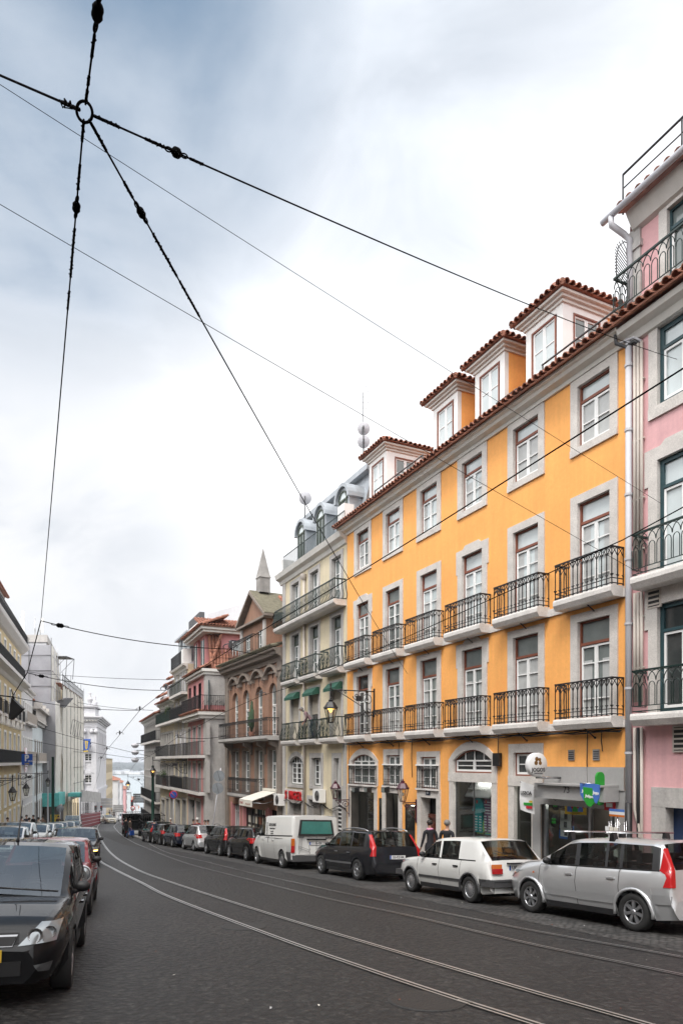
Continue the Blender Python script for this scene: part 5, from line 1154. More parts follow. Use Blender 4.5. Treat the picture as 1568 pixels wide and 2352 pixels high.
# ------------------------------------------------------------------ ground, pavements, river and far shore
def sheet_from(f, xs, ys, m, name):
 b = MB(); b.grid([[(x, y, f(x, y)) for x in xs] for y in ys], m); return kind(obj(name, b))
def road_material():
 m, nt, b = nodes_of('road_asphalt'); L = nt.links.new; tc = N(nt, 'ShaderNodeTexCoord')
 b.inputs['Roughness'].default_value = .5; b.inputs['Specular IOR Level'].default_value = .6
 n1 = N(nt, 'ShaderNodeTexNoise', Scale=.35, Detail=6., Roughness=.65); n2 = N(nt, 'ShaderNodeTexNoise', Scale=11., Detail=6., Roughness=.85); vo = N(nt, 'ShaderNodeTexVoronoi', Scale=12.); n3 = N(nt, 'ShaderNodeTexNoise', Scale=19., Detail=3., Roughness=.7); L(tc.outputs['Object'], n3.inputs['Vector'])
 for n in (n1, n2, vo): L(tc.outputs['Object'], n.inputs['Vector'])
 cr = N(nt, 'ShaderNodeValToRGB'); L(n2.outputs['Fac'], cr.inputs['Fac']); cr.color_ramp.elements[0].position = .40; cr.color_ramp.elements[0].color = (.005, .0046, .0043, 1); cr.color_ramp.elements[1].position = .64; cr.color_ramp.elements[1].color = (.046, .042, .039, 1)
 mr = N(nt, 'ShaderNodeMapRange'); mr.inputs['From Min'].default_value = .3; mr.inputs['From Max'].default_value = .7; mr.inputs['To Min'].default_value = .6; mr.inputs['To Max'].default_value = 1.35; L(n1.outputs['Fac'], mr.inputs['Value'])
 v = N(nt, 'ShaderNodeVectorMath', operation='SCALE'); L(cr.outputs['Color'], v.inputs[0]); sp = N(nt, 'ShaderNodeMapRange'); L(n3.outputs['Fac'], sp.inputs['Value']); sp.inputs['From Min'].default_value = .40; sp.inputs['From Max'].default_value = .64; sp.inputs['To Min'].default_value = .3; sp.inputs['To Max'].default_value = 2.2; ml = N(nt, 'ShaderNodeMath', operation='MULTIPLY'); jt = N(nt, 'ShaderNodeMapRange'); L(vo.outputs['Distance'], jt.inputs['Value']); jt.inputs['From Min'].default_value = .15; jt.inputs['From Max'].default_value = .65; jt.inputs['To Min'].default_value = 1.3; jt.inputs['To Max'].default_value = .3; m0 = N(nt, 'ShaderNodeMath', operation='MULTIPLY'); L(mr.outputs['Result'], m0.inputs[0]); L(jt.outputs['Result'], m0.inputs[1]); L(m0.outputs[0], ml.inputs[0]); L(sp.outputs['Result'], ml.inputs[1])
 L(ml.outputs[0], v.inputs['Scale']); L(v.outputs['Vector'], b.inputs['Base Color'])
 mx = N(nt, 'ShaderNodeMath', operation='SUBTRACT'); L(n2.outputs['Fac'], mx.inputs[0]); L(vo.outputs['Distance'], mx.inputs[1])
 bp = N(nt, 'ShaderNodeBump', Strength=1., Distance=.045); L(mx.outputs[0], bp.inputs['Height']); L(bp.outputs['Normal'], b.inputs['Normal']); _M['road_asphalt'] = m
def sett_material(name, c0, c1, sc_):
 m, nt, b = nodes_of(name); L = nt.links.new; tc = N(nt, 'ShaderNodeTexCoord'); mp = N(nt, 'ShaderNodeMapping'); mp.inputs['Rotation'].default_value = (0, 0, R(25)); L(tc.outputs['Object'], mp.inputs['Vector'])
 b.inputs['Roughness'].default_value = .7
 vo = N(nt, 'ShaderNodeTexVoronoi', Scale=sc_, Randomness=.55); L(mp.outputs['Vector'], vo.inputs['Vector']); n1 = N(nt, 'ShaderNodeTexNoise', Scale=.8, Detail=5.); L(mp.outputs['Vector'], n1.inputs['Vector'])
 cr = N(nt, 'ShaderNodeValToRGB'); L(vo.outputs['Distance'], cr.inputs['Fac']); cr.color_ramp.elements[0].position = .2; cr.color_ramp.elements[0].color = (*c1, 1); cr.color_ramp.elements[1].position = .62; cr.color_ramp.elements[1].color = (*c0, 1)
 mr = N(nt, 'ShaderNodeMapRange'); mr.inputs['From Min'].default_value = .3; mr.inputs['From Max'].default_value = .7; mr.inputs['To Min'].default_value = .75; mr.inputs['To Max'].default_value = 1.2; L(n1.outputs['Fac'], mr.inputs['Value'])
 v = N(nt, 'ShaderNodeVectorMath', operation='SCALE'); L(cr.outputs['Color'], v.inputs[0]); L(mr.outputs['Result'], v.inputs['Scale']); L(v.outputs['Vector'], b.inputs['Base Color'])
 bp = N(nt, 'ShaderNodeBump', Strength=.7, Distance=.03); bp.invert = True; L(vo.outputs['Distance'], bp.inputs['Height']); L(bp.outputs['Normal'], b.inputs['Normal']); _M[name] = m
road_material(); sett_material('setts', (.022, .021, .020), (.075, .071, .068), 9.); sett_material('calcada', (.16, .155, .145), (.42, .41, .385), 14.)
mat('cover_iron', (.035, .034, .033), .5, metal=.4, var=.3, scale=30, bump=.5); mat('soil', (.09, .085, .075), .9, var=.3, scale=.05)
sheet_from(lambda x, y: gz(x, y) - .02, [-2600, -900, -300, -150, -90, -60, -40, -25, -10, 0, 15, 40, 90, 300, 900], [-40, -10, 0, 25, 50, 60, 80, 100, 115, 130, 150, 200, 300, 420, 520], 'soil', 'ground')
NB = [(16.9, -4.9), tuple(Y.w(0, 0)[:2]), tuple(C.w(0, 0)[:2]), tuple(B.w(0, 0)[:2]), tuple(B.w(SB, 0)[:2]), (-9.35, 47.1), tuple(K.w(SN, 0)[:2]), tuple(J.w(16.5, 0)[:2]), (-29, 100), (-47, 150), (-62, 210)]
NL = [(-3.5, -12), tuple(Lf.w(58, 0)[:2]), tuple(Lf.w(0, 0)[:2]), tuple(Lf.w(-25, 0)[:2]), (-36.5, 86), (-42.3, 110), (-45, 122), (-46.5, 150), (-62, 205)]
def off(line, d):
 out = []
 for i, p in enumerate(line):
  a, b = Vector(line[max(i - 1, 0)]), Vector(line[min(i + 1, len(line) - 1)]); t = (b - a).normalized(); out.append((p[0] - t.y * d, p[1] + t.x * d))
 return out
def resample(line, step=2.5):
 out = []
 for a, b in zip(line, line[1:]):
  k = max(1, int((Vector(b) - Vector(a)).length / step)); out += [(a[0] + (b[0] - a[0]) * i / k, a[1] + (b[1] - a[1]) * i / k) for i in range(k)]
 return out + [line[-1]]
def ribbon(name, la, lb, m, h, step=2.5, kerb=None, n=8):
 a0, b0 = la, lb; A, B_ = [], []
 for (p, q), (r_, s_) in zip(zip(la, la[1:]), zip(lb, lb[1:])):
  k = max(1, int((Vector(q) - Vector(p)).length / step))
  for i in range(k): A.append(Vector(p).lerp(Vector(q), i / k)); B_.append(Vector(r_).lerp(Vector(s_), i / k))
 A.append(Vector(la[-1])); B_.append(Vector(lb[-1]))
 g = MB(); g.grid([[(p.lerp(q, j / n).x, p.lerp(q, j / n).y, gz(p.lerp(q, j / n).x, p.lerp(q, j / n).y) + h) for j in range(n + 1)] for p, q in zip(A, B_)], m)
 return kind(obj(name, g)), A, B_
KR = off(NB, 2.35); KL = off([p for p in NL], -2.2)
# carriageway as one sheet
k1, k2 = resample(KR, 4), resample(KL, 4)
def xat(line, y):
 for (a, b), (c, d) in zip(line, line[1:]):
  if b <= y <= d and d > b: return a + (c - a) * (y - b) / (d - b)
 return line[0][0] if y < line[0][1] else line[-1][0]
ys = [-12 + 1.5 * i for i in range(146)]
g = MB(); g.grid([[(lambda x: (x, y, gz(x, y)))(xat(KL, y) - .3 + (xat(KR, y) + .6 - xat(KL, y)) * j / 14) for j in range(15)] for y in ys], 'road_asphalt'); kind(obj('road', g))
ribbon('parking_lane', off(NB[:8], 2.3), off(NB[:8], 5.1), 'setts', .004)
for nm, inner, outer, sgn in (('right', NB, KR, 1), ('left', NL, KL, -1)):
 o, A, B_ = ribbon('pavement', inner, outer, 'calcada', .13, n=3)
 g = MB(); P = []
 for q, p in zip(B_, A):
  d = (q - p).normalized() * .16; z = gz(q.x, q.y); P.append([(q.x + d.x, q.y + d.y, z - .05), (q.x + d.x, q.y + d.y, z + .12), (q.x + d.x * .9, q.y + d.y * .9, z + .135), (q.x - .002, q.y, z + .135)])
 g.grid(P, 'grey_stone', smooth=False); kind(obj('kerb', g))
# utility covers, repaired strips and litter on the road
for px, y_, r_ in ((560, 2130, .33), (980, 2300, .34), (420, 2000, .32), (330, 1960, .3)):
 q = ground_at(px, y_); t = thing('manhole_cover', 'round iron cover in the asphalt, %s' % {560: 'left of the near tram rails', 980: 'nearest one at the bottom of the picture', 420: 'between the two tram tracks', 330: 'farthest one up the road'}[px], 'manhole cover', (q.x, q.y, q.z)); sl = -.0891; m = MB(); m.lathe([(.001, .007), (r_, .007), (r_ * 1.12, .009), (r_ * 1.14, .003)], (0, 0, 0), 'cover_iron', 28); m.v = [(x, y2, z + y2 * sl - x * .0106) for x, y2, z in m.v]; obj('lid', m, t)
m = MB(); rr = random.Random(12)
for q in range(26):
 x, y = rr.uniform(-3.2, 5), rr.uniform(4.2, 16); s_ = rr.uniform(.008, .028); a = rr.uniform(0, 6); m.poly([(x + s_ * math.cos(a + k * 1.57) * rr.uniform(.4, 1), y + s_ * math.sin(a + k * 1.57), gz(x, y) + .012 + .004 * k) for k in range(4)], rr.choice(['canvas', 'grey_panel', 'brown_wood']))
kind(obj('litter', m), 'stuff')
# river and far bank
m, nt, b = nodes_of('river_water'); b.inputs['Base Color'].default_value = (.30, .36, .38, 1); b.inputs['Roughness'].default_value = .22
tc = N(nt, 'ShaderNodeTexCoord'); n1 = N(nt, 'ShaderNodeTexNoise', Scale=.06, Detail=6.); nt.links.new(tc.outputs['Object'], n1.inputs['Vector']); bp = N(nt, 'ShaderNodeBump', Strength=.4, Distance=1.); nt.links.new(n1.outputs['Fac'], bp.inputs['Height']); nt.links.new(bp.outputs['Normal'], b.inputs['Normal']); _M['river_water'] = m
ZR = -42.
g = MB(); g.poly([(-3800, 460, ZR), (3800, 460, ZR), (3800, 4600, ZR), (-3800, 4600, ZR)], 'river_water'); kind(obj('river', g))
mat('far_land', (.12, .14, .12), .9, var=.4, scale=.01); mat('far_wood', (.035, .05, .045), .9, var=.4, scale=.02)
g = MB(); rr = random.Random(8)
P = []
for i, y in enumerate((2150, 2400, 2900, 3600, 4500)): P.append([(-3500 + 60 * j, y, ZR + 1 + (0, 3, 10, 24, 30)[i] + rr.uniform(0, (0, 1, 5, 9, 12)[i])) for j in range(90)])
g.grid(P, 'far_land'); kind(obj('far_shore', g))
g = MB()
for q in range(900):
 y = rr.uniform(2500, 3500); x = rr.uniform(-.40, -.22) * y; w = rr.uniform(8, 20); g.ball((x, y, ZR + 10 + (y - 2500) * .016), w, 'far_wood', 6, rr.uniform(.5, .9))
o = obj('far_woods', g); kind(o, 'stuff')
for i in range(9):
 y = 2180 + 30 * (i % 3); x = (-.345 + .014 * i) * y; h = rr.uniform(8, 14) if i != 6 else 34
 t = thing('riverside_shed', ['pale', 'grey', 'long white', 'small', 'low tan', 'wide', 'tall white silo-like', 'flat roofed', 'last'][i] + ' warehouse on the far river bank', 'warehouse', (x, y, ZR), 0, 'warehouses across the river')
 m = MB(); w = 18 if i != 6 else 13; m.box(-w, w, 0, 30, 0, h, 'white_plaster'); obj('wall', m, t); m = MB(); m.prism([(-w - .5, h + .01), (w + .5, h + .01), (0, h + (4 if i != 6 else 1))], 0, 30, 'zinc'); obj('roof', m, t)
# ------------------------------------------------------------------ vehicles
def paint(name, col, metal=0., rough=.32):
 return mat(name, col, .5 if max(col) < .1 else rough, metal=metal, var=.05, scale=1.5, coat=1., spec=.12)
paint('paint_silver', (.60, .61, .62), .6, .28); paint('paint_white', (.56, .56, .545)); paint('paint_graphite', (.014, .0145, .018), .2, .3); paint('paint_black', (.004, .004, .005))
paint('paint_navy', (.008, .011, .022), .2); paint('paint_red', (.20, .008, .015), .1); paint('paint_brown', (.017, .014, .0125), .2); paint('paint_bluegrey', (.08, .10, .13), .3); paint('paint_beige', (.56, .51, .40)); paint('paint_charcoal', (.008, .0085, .0095), .2)
def spec(kind_, L, W, H, wb, fo, r, **kw):
 d = dict(L=L, W=W, H=H, wb=wb, fo=fo, r=r)
 h = H
 if kind_ == 'hatch':
  d.update(cowl=fo + .32, rf=fo + 1.02, rr=L - .42, rb=L - .09, hood=.69 * h, belt=.655 * h, belt2=.70 * h, bump=.40 * h, nose=.53 * h)
 if kind_ == 'boxhatch':
  d.update(cowl=fo + .27, rf=fo + .98, rr=L - .58, rb=L - .16, hood=.645 * h, belt=.635 * h, belt2=.645 * h, bump=.42 * h, nose=.545 * h)
 if kind_ == 'estate':
  d.update(cowl=fo + .30, rf=fo + 1.06, rr=L - .50, rb=L - .10, hood=.665 * h, belt=.625 * h, belt2=.66 * h, bump=.40 * h, nose=.50 * h)
 if kind_ == 'mpv':
  d.update(cowl=fo + .18, rf=fo + .98, rr=L - .26, rb=L - .07, hood=.695 * h, belt=.64 * h, belt2=.665 * h, bump=.41 * h, nose=.52 * h)
 if kind_ == 'van':
  d.update(cowl=fo - .05, rf=fo + .72, rr=L - .10, rb=L - .05, hood=.62 * h, belt=.575 * h, belt2=.60 * h, bump=.27 * h, nose=.42 * h)
 if kind_ == 'sedan':
  d.update(cowl=fo + .40, rf=fo + 1.10, rr=L - 1.45, rb=L - .85, hood=.66 * h, belt=.63 * h, belt2=.655 * h, bump=.40 * h, nose=.52 * h, deck=.68 * h)
 d.update(kw); return d
class Body:
 def __init__(s, p):
  s.p = p; L, H, W = p['L'], p['H'], p['W'] / 2
  top = [(0, p['nose'] * .72), (.05, p['nose'] - .02), (.22, p['nose'] + (p['hood'] - p['nose']) * .42), (p['cowl'] * .6, p['hood'] - .035), (p['cowl'], p['hood']), (p['rf'], H - .055), (p['rf'] + .22, H - .022), ((p['rf'] + p['rr']) / 2, H), (p['rr'] - .15, H - .025), (p['rr'], H - .06)]
  belt = [(0, p['nose'] * .70), (.05, p['nose'] - .06), (.22, p['nose'] + (p['hood'] - p['nose']) * .1), (p['cowl'], p['belt']), (p['rr'], p['belt2'])]
  if 'deck' in p: top += [(p['rb'], p['deck']), (L - .12, p['deck'] - .03), (L - .05, p['bump'] + .08), (L, p['bump'] - .03)]; belt += [(p['rb'], p['belt2']), (L - .12, p['belt2'] - .03), (L - .05, p['bump'] + .05), (L, p['bump'] - .05)]
  else: top += [(p['rb'], p['belt2'] + .03), (L - .03, p['bump'] + .06), (L - .012, p['bump']), (L, p['bump'] - .06)]; belt += [(p['rb'], p['belt2']), (L - .03, p['bump'] + .04), (L - .012, p['bump'] - .02), (L, p['bump'] - .09)]
  f = p.get('taper', 1.)
  hw = [(0, W * .66), (.05, W * .78), (.12, W * .86), (.25, W * .92), (.45, W * .965), (.7, W * .99), (p['fo'] + .5, W), (L - 1.0, W), (L - .3, W * (.975 if not p.get('boxy') else .995)), (L - .05, W * (.93 if not p.get('boxy') else .985)), (L, W * (.88 if not p.get('boxy') else .97))]
  s.top, s.belt, s.hw = top, belt, hw
  ra = p['r'] + p.get('gap', .05); s.ra = ra; s.tc = (p['fo'], p['fo'] + p['wb'])
  T = {k for k, _ in top} | {k for k, _ in hw} | set(p.get('cuts', []))
  for c in s.tc: T |= {c + ra * q for q in (-1.003, -.985, -.87, -.6, -.3, 0, .3, .6, .87, .985, 1.003)}
  T |= {p['cowl'] + (p['rf'] - p['cowl']) * q for q in (.33, .66)} | {p['rr'] + (p['rb'] - p['rr']) * q for q in (.33, .66)}
  for a, b in p['win']: T |= {a, b}
  T = sorted(T); s.T = [T[0]]
  for t in T[1:]:
   if t - s.T[-1] > .002: s.T.append(t)
  s.S = [s.section(t) for t in s.T]
 def section(s, t):
  p = s.p; zt = lerpk(s.top, t); zb = min(lerpk(s.belt, t), zt - .004); W = lerpk(s.hw, t); z0 = p.get('sill', .20); arch = False
  if t < .3: z0 += .03
  if t > p['L'] - .5: z0 += .06 * (t - p['L'] + .5) / .5
  for c in s.tc:
   d = abs(t - c)
   if d <= s.ra: z0 = max(z0, p['r'] + math.sqrt(max(0, s.ra ** 2 - d ** 2))); arch = True
  f = max(0, min(1, (zt - zb - .05) / (p['H'] - p['belt'] - .1))); rw = W * p.get('rw', .80)
  zm = max(min(.72 * zb, zb - .12), z0 + .03); z3 = max(zb - .05, zm + .01); zb = max(zb, z3 + .004); zt = max(zt, zb + .003)
  l = lambda a, b: a + (b - a) * f
  return [(W - (.004 if arch else .105), z0), (W - (.008 if arch else .05), z0 + (zm - z0) * .4), (W, zm), (W - .036, z3), (W - .07, zb), (l(W * .86, rw + .03), l(zt - .008, zt - .075)), (l(W * .78, rw - .035), l(zt, zt - .012)), (l(W * .45, rw * .5), zt + .012), (0., zt + .02)]
 def X(s, t): return s.p['fo'] + s.p['wb'] / 2 - t
 def surf(s, t, q, side=1):
  i = 0
  while i < len(s.T) - 2 and s.T[i + 1] < t: i += 1
  u = max(0, min(1, (t - s.T[i]) / (s.T[i + 1] - s.T[i]))); j = min(int(q), 7); v = q - j
  def pt(k): a, b = s.S[k][j], s.S[k][j + 1]; return (a[0] + (b[0] - a[0]) * v, a[1] + (b[1] - a[1]) * v)
  a, b = pt(i), pt(i + 1); y, z = a[0] + (b[0] - a[0]) * u, a[1] + (b[1] - a[1]) * u
  return Vector((s.X(t), side * y, z))
 def inside(s, t, y, z):
  S = s.section(t)
  if z > S[8][1] or z < S[0][1]: return False
  for (a, c), (b, d) in zip(S, S[1:]):
   if c <= z <= d: return y <= a + (b - a) * (z - c) / max(d - c, 1e-6)
  return True
 def hit(s, y, z, rear=False):
  """x of the body skin met from the front (or the rear) at lateral y, height z"""
  L = s.p['L']; lo = None
  for k in range(61):
   t = .9 * k / 60; t = L - t if rear else t
   if s.inside(t, abs(y), z): lo = t; break
  if lo is None: return s.X(L - .5 if rear else .5)
  st = .9 / 60; a, b = (lo + st if rear else lo - st), lo
  for _ in range(12):
   m = (a + b) / 2
   if s.inside(max(0, min(L, m)), abs(y), z) and 0 <= m <= L: b = m
   else: a = m
  return s.X(b)
 def face(s, mb, quad, off, m, rear=False, n=8):
  """lamp or badge on the front/rear face: quad of (y, z) corners projected on to the body"""
  P = []
  for i in range(n + 1):
   u = i / n; row = []
   for j in range(n + 1):
    v = j / n; y, z = [(quad[0][k] * (1 - u) + quad[1][k] * u) * (1 - v) + (quad[3][k] * (1 - u) + quad[2][k] * u) * v for k in (0, 1)]
    row.append((s.hit(y, z, rear) + (-off if rear else off), y + (off * .6 if y > 0 else -off * .6) * (abs(y) > .3), z))
   P.append(row)
  mb.grid(P, m)
 def q_at(s, t, z):
  for k in range(0, 161):
   q = k / 20
   if q <= 8 and s.surf(t, min(q, 7.999)).z >= z: return q
  return 8
 def patch(s, mb, t0, t1, q0, q1, off, m, side=1, nt=6, nq=5, zt=None, shear=0.):
  """skin patch lifted off the body; q0/q1 may be ('z', height) pairs; shear slants its ends"""
  P = []
  for i in range(nt + 1):
   row = []
   for j in range(nq + 1):
    v = j / nq; t = t0 + (t1 - t0) * i / nt + shear * v
    qa = s.q_at(t, q0[1]) if isinstance(q0, tuple) else q0; qb = s.q_at(t, q1[1]) if isinstance(q1, tuple) else q1; q = qa + (qb - qa) * v
    a = s.surf(t, q, side); e = .01
    du = s.surf(min(t + e, s.p['L']), q, side) - s.surf(max(t - e, 0), q, side); dv = s.surf(t, min(q + e * 4, 7.99), side) - s.surf(t, max(q - e * 4, 0), side); n = du.cross(dv)
    n = n.normalized() if n.length > 1e-9 else Vector((0, side, 0))
    c = Vector((0, 0, s.p['H'] * .4));
    if n.dot(a - c) < 0: n = -n
    row.append(a + n * off)
   P.append(row)
  mb.grid(P, m)
def wheel_pair(b, root, rimstyle, rng_):
 p = b.p; r = p['r']; made = None
 for k, t in enumerate(b.tc):
  for sd in (1, -1):
   c = Vector((b.X(t), sd * (p['W'] / 2 - .115), r)); h = .1
   if made is None:
    m = MB(); m.lathe([(r * .62, -h * .85), (r * .70, -h), (r * .95, -h), (r, -h * .7), (r, h * .7), (r * .95, h), (r * .70, h), (r * .62, h * .85)], (0, 0, 0), 'rubber', 28, 'y')
    m.lathe([(.001, -h * .5), (r * .64, -h * .5)], (0, 0, 0), 'black', 20, 'y'); m.lathe([(.001, h * .35), (r * .64, h * .35)], (0, 0, 0), 'black', 20, 'y')
    w = obj('wheel', m, root); m = MB(); rr = r * .64
    m.lathe([(rr, h * .86), (rr * .93, h * .92), (rr * .90, h * .7), (rr * .90, h * .4)], (0, 0, 0), 'alloy', 28, 'y')
    if rimstyle == 'steel':
     m.lathe([(rr * .9, h * .75), (rr * .72, h * .80), (rr * .45, h * .98), (rr * .40, h * 1.05), (.001, h * 1.08)], (0, 0, 0), 'alloy', 24, 'y')
     for q in range(16): a = 2 * math.pi * q / 16; m.tube([(rr * .76 * math.cos(a), h * .80, rr * .76 * math.sin(a)), (rr * .76 * math.cos(a), h * .86, rr * .76 * math.sin(a))], rr * .06, 'black', 6)
    else:
     n = rimstyle
     for q in range(n):
      a = 2 * math.pi * q / n; ca, sa = math.cos(a), math.sin(a); e = rr * (.125 if n < 8 else .08)
      P = [(rr * .12 * ca - e * sa * .8, rr * .12 * sa + e * ca * .8), (rr * .93 * ca - e * sa * 1.15, rr * .93 * sa + e * ca * 1.15), (rr * .93 * ca + e * sa * 1.15, rr * .93 * sa - e * ca * 1.15), (rr * .12 * ca + e * sa * .8, rr * .12 * sa - e * ca * .8)]
      m.prism(P, h * .5, h * .86, 'alloy', 'y')
     m.lathe([(rr * .24, h * .5), (rr * .24, h * .93), (rr * .12, h * .97), (.001, h * .97)], (0, 0, 0), 'alloy', 14, 'y')
    rim = obj('rim', m, w); made = (w, rim)
   else:
    w = made[0].copy(); COL.objects.link(w); w.parent = root; rim = made[1].copy(); COL.objects.link(rim); rim.parent = w
   w.location = c; w.rotation_euler = (0, rng_.uniform(0, 6), 0 if sd == 1 else math.pi)
def car(label, p, col, pos, head, group=None, rim=5, name='parked_car', cat='car', front=True, rear=True, plate=None, plate_m='plate_white', extras=None, glass_f='car_glass', seed=0, lamp='round', tail='tall', seams=True, trim=None, tmat='trim_grey', bumper=None, mirror=True, roofrails=False):
 """pos: ground point under the wheelbase centre; head: direction of travel (x, y)"""
 rg = random.Random(seed + 5)
 b = Body(p); L, W, H = p['L'], p['W'] / 2, p['H']
 root = thing(name, label, cat, group=group)
 hx = Vector((head[0], head[1], 0)).normalized(); e = 1.2
 fz = (gz(pos[0] + hx.x * e, pos[1] + hx.y * e) - gz(pos[0] - hx.x * e, pos[1] - hx.y * e)) / (2 * e); sdv = Vector((-hx.y, hx.x, 0)); sz = (gz(pos[0] + sdv.x, pos[1] + sdv.y) - gz(pos[0] - sdv.x, pos[1] - sdv.y)) / 2
 fx = Vector((hx.x, hx.y, fz)).normalized(); ly = Vector((sdv.x, sdv.y, sz)); up = fx.cross(ly).normalized(); ly = up.cross(fx)
 root.matrix_world = Matrix(((fx.x, ly.x, up.x, pos[0]), (fx.y, ly.y, up.y, pos[1]), (fx.z, ly.z, up.z, gz(pos[0], pos[1]) + .004), (0, 0, 0, 1)))
 parts = {}
 def get(n):
  if n not in parts: parts[n] = MB()
  return parts[n]
 rows = [[Vector((b.X(t), sd * y, z)) for y, z in S] for sd in (1, -1) for t, S in zip(b.T, b.S)]
 nT = len(b.T)
 wsplit = lambda i: next((k for k, (a, c) in enumerate(p['win']) if a - 1e-4 <= b.T[i] and b.T[i + 1] <= c + 1e-4), None)
 bm_low = bumper or col
 acc = {}
 for sd_i, sd in enumerate((1, -1)):
  for i in range(nT - 1):
   for j in range(8):
    t0, t1 = b.T[i], b.T[i + 1]; key, mt = 'body', col
    if j >= 6 and t0 >= p['cowl'] - 1e-4 and t1 <= p['rf'] + 1e-4: key, mt = 'windscreen', glass_f
    elif j >= 6 and t0 >= p['rr'] - 1e-4 and t1 <= p['rb'] + 1e-4 and not p.get('norear'): key, mt = 'rear_window', 'car_glass'
    elif j == 4:
     k = wsplit(i)
     if k is not None: key, mt = ('side_window', sd, k), 'car_glass'
     elif p['cowl'] - 1e-4 <= t0 and t1 <= p['rb'] + 1e-4 and p.get('blackpillars') and any(abs(t0 - c[1]) < .12 for c in p['win']): mt = 'black'
    if j <= 1 and (t1 <= .23 or t0 >= L - .32) and bumper: mt = bumper
    if j == 0 and trim == 'sill' : mt = 'trim_grey'
    acc.setdefault(key, []).append((sd_i, i, j, mt))
 def emit_part(key, name_):
  m = MB(); idx = {}
  for sd_i, i, j, mt in acc[key]:
   q = []
   for (a, c) in ((i, j), (i, j + 1), (i + 1, j + 1), (i + 1, j)):
    k = (sd_i, a, c) if c < 8 else (0, a, c)
    if k not in idx: idx[k] = len(m.v); m.v.append(tuple(rows[sd_i * nT + a][c]))
    q.append(idx[k])
   m.face(q if sd_i == 0 else q[::-1], mt, True)
  if key == 'body':
   for i_end in (0, nT - 1):
    for j in range(8): m.poly([rows[i_end][j], rows[i_end][j + 1], rows[nT + i_end][j + 1], rows[nT + i_end][j]], bm_low if j < 3 else col)
  o = obj(name_, m, root)
  try: o.data.set_sharp_from_angle(angle=R(52))
  except Exception: pass
  return o
 body = emit_part('body', 'body')
 for key in acc:
  if key != 'body': emit_part(key, key if isinstance(key, str) else 'side_window')
 m = MB(); m.box(b.X(L - .25), b.X(.25), -W + .3, W - .3, .17, .5, 'black'); m.box(b.X(b.tc[1] - .4), b.X(b.tc[0] + .4), -W + .06, W - .06, .2, .3, 'black'); obj('underbody', m, root)
 m = MB(); zb_ = p['belt']; xc = b.X(p['cowl']); wi = W * .80
 m.box(xc - .42, xc + .05, -wi, wi, zb_ - .28, zb_ - .06, 'dash')
 sx_ = [b.X(p['rf'] + .42)] + ([b.X(min(p['rf'] + 1.28, p['rr'] - .1))] if cat != 'van' else [])
 for k, x_ in enumerate(sx_):
  for y_ in (W * .42, -W * .42):
   m.prism([(x_ + .02, .42), (x_ + .12, .42), (x_ - .02, zb_ + .10), (x_ - .12, zb_ + .10)], y_ - .24, y_ + .24, 'seat_cloth', 'y'); m.box(x_ - .14, x_ - .03, y_ - .13, y_ + .13, zb_ + .13, zb_ + .30, 'seat_cloth'); m.box(x_, x_ + .5, y_ - .25, y_ + .25, .40, .52, 'seat_cloth')
 m.tube([(xc - .50 + .06 * math.sin(a * .5236), W * .42 + .17 * math.cos(a * .5236), zb_ - .02 + .16 * math.sin(a * .5236)) for a in range(12)], .014, 'black', 5, closed=True)
 m.box(b.X(p['rr']), xc, -wi, wi, .36, .40, 'dash'); obj('seats', m, root)
 wheel_pair(b, root, rim, rg)
 # seams, handles, side trim and black window rubber
 if seams:
  m = MB()
  for sd in (1, -1):
   for t in p['doors']: b.patch(m, t, t + .012, .05, 4.0, .0025, 'black', sd, 1, 8)
   b.patch(m, p['doors'][0], p['rr'], 3.93, 4.06, .003, 'black', sd, 10, 1)
  for c in (p['cowl'],):
   for sd in (1, -1): b.patch(m, c - .03, c + .0, 5.2, 7.99, .003, 'black', sd, 1, 5); b.patch(m, .2, c, 4.75, 4.85, .0025, 'black', sd, 8, 1)
  for sd in (1, -1): b.patch(m, p['rb'] - .0, L - .05, 4.9, 5.0, .0025, 'black', sd, 4, 1)
  obj('panel_seam', m, body)
  m = MB()
  for sd in (1, -1):
   for t in p['doors'][1:]:
    c = b.surf(t - .16, b.q_at(t - .16, p['belt'] - .13), sd); m.box(c.x - .085, c.x + .085, c.y - .012, c.y + .028, c.z - .013, c.z + .013, p.get('handle', col))
  obj('door_handle', m, body)
 if trim in ('strip', 'both'):
  m = MB()
  for sd in (1, -1): b.patch(m, b.tc[0] + b.ra + .02, b.tc[1] - b.ra - .02, ('z', p['belt'] * .48), ('z', p['belt'] * .54), .014, tmat, sd, 10, 1)
  obj('side_strip', m, root)
 if p.get('lips'):
  for sd in (1, -1):
   for c in b.tc:
    m = MB(); pts = []
    for q in range(15):
     a = math.pi * (-.06 + 1.12 * q / 14); t = c - (b.ra + .012) * math.cos(a); z = p['r'] + (b.ra + .012) * math.sin(a); y = b.surf(t, 1.5, sd).y
     pts.append((b.X(t), y + sd * .004, z))
    m.tube(pts, .03, p['lips'], 6); obj('arch_trim', m, root)
 if mirror:
  for sd in (1, -1):
   m = MB(); t = p['cowl'] + .34; c = b.surf(t, 4.05, sd); m.ball((c.x, c.y + sd * .09, c.z + .07), .08, p.get('mirror', 'black'), 10, .8); m.v = [(c.x + (x - c.x) * .75, c.y + sd * .09 + (y - c.y - sd * .09) * 1.15, z) for x, y, z in m.v]
   m.tube([(c.x, c.y - sd * .02, c.z + .0), (c.x, c.y + sd * .1, c.z + .05)], .025, 'black', 6); obj('wing_mirror', m, root)
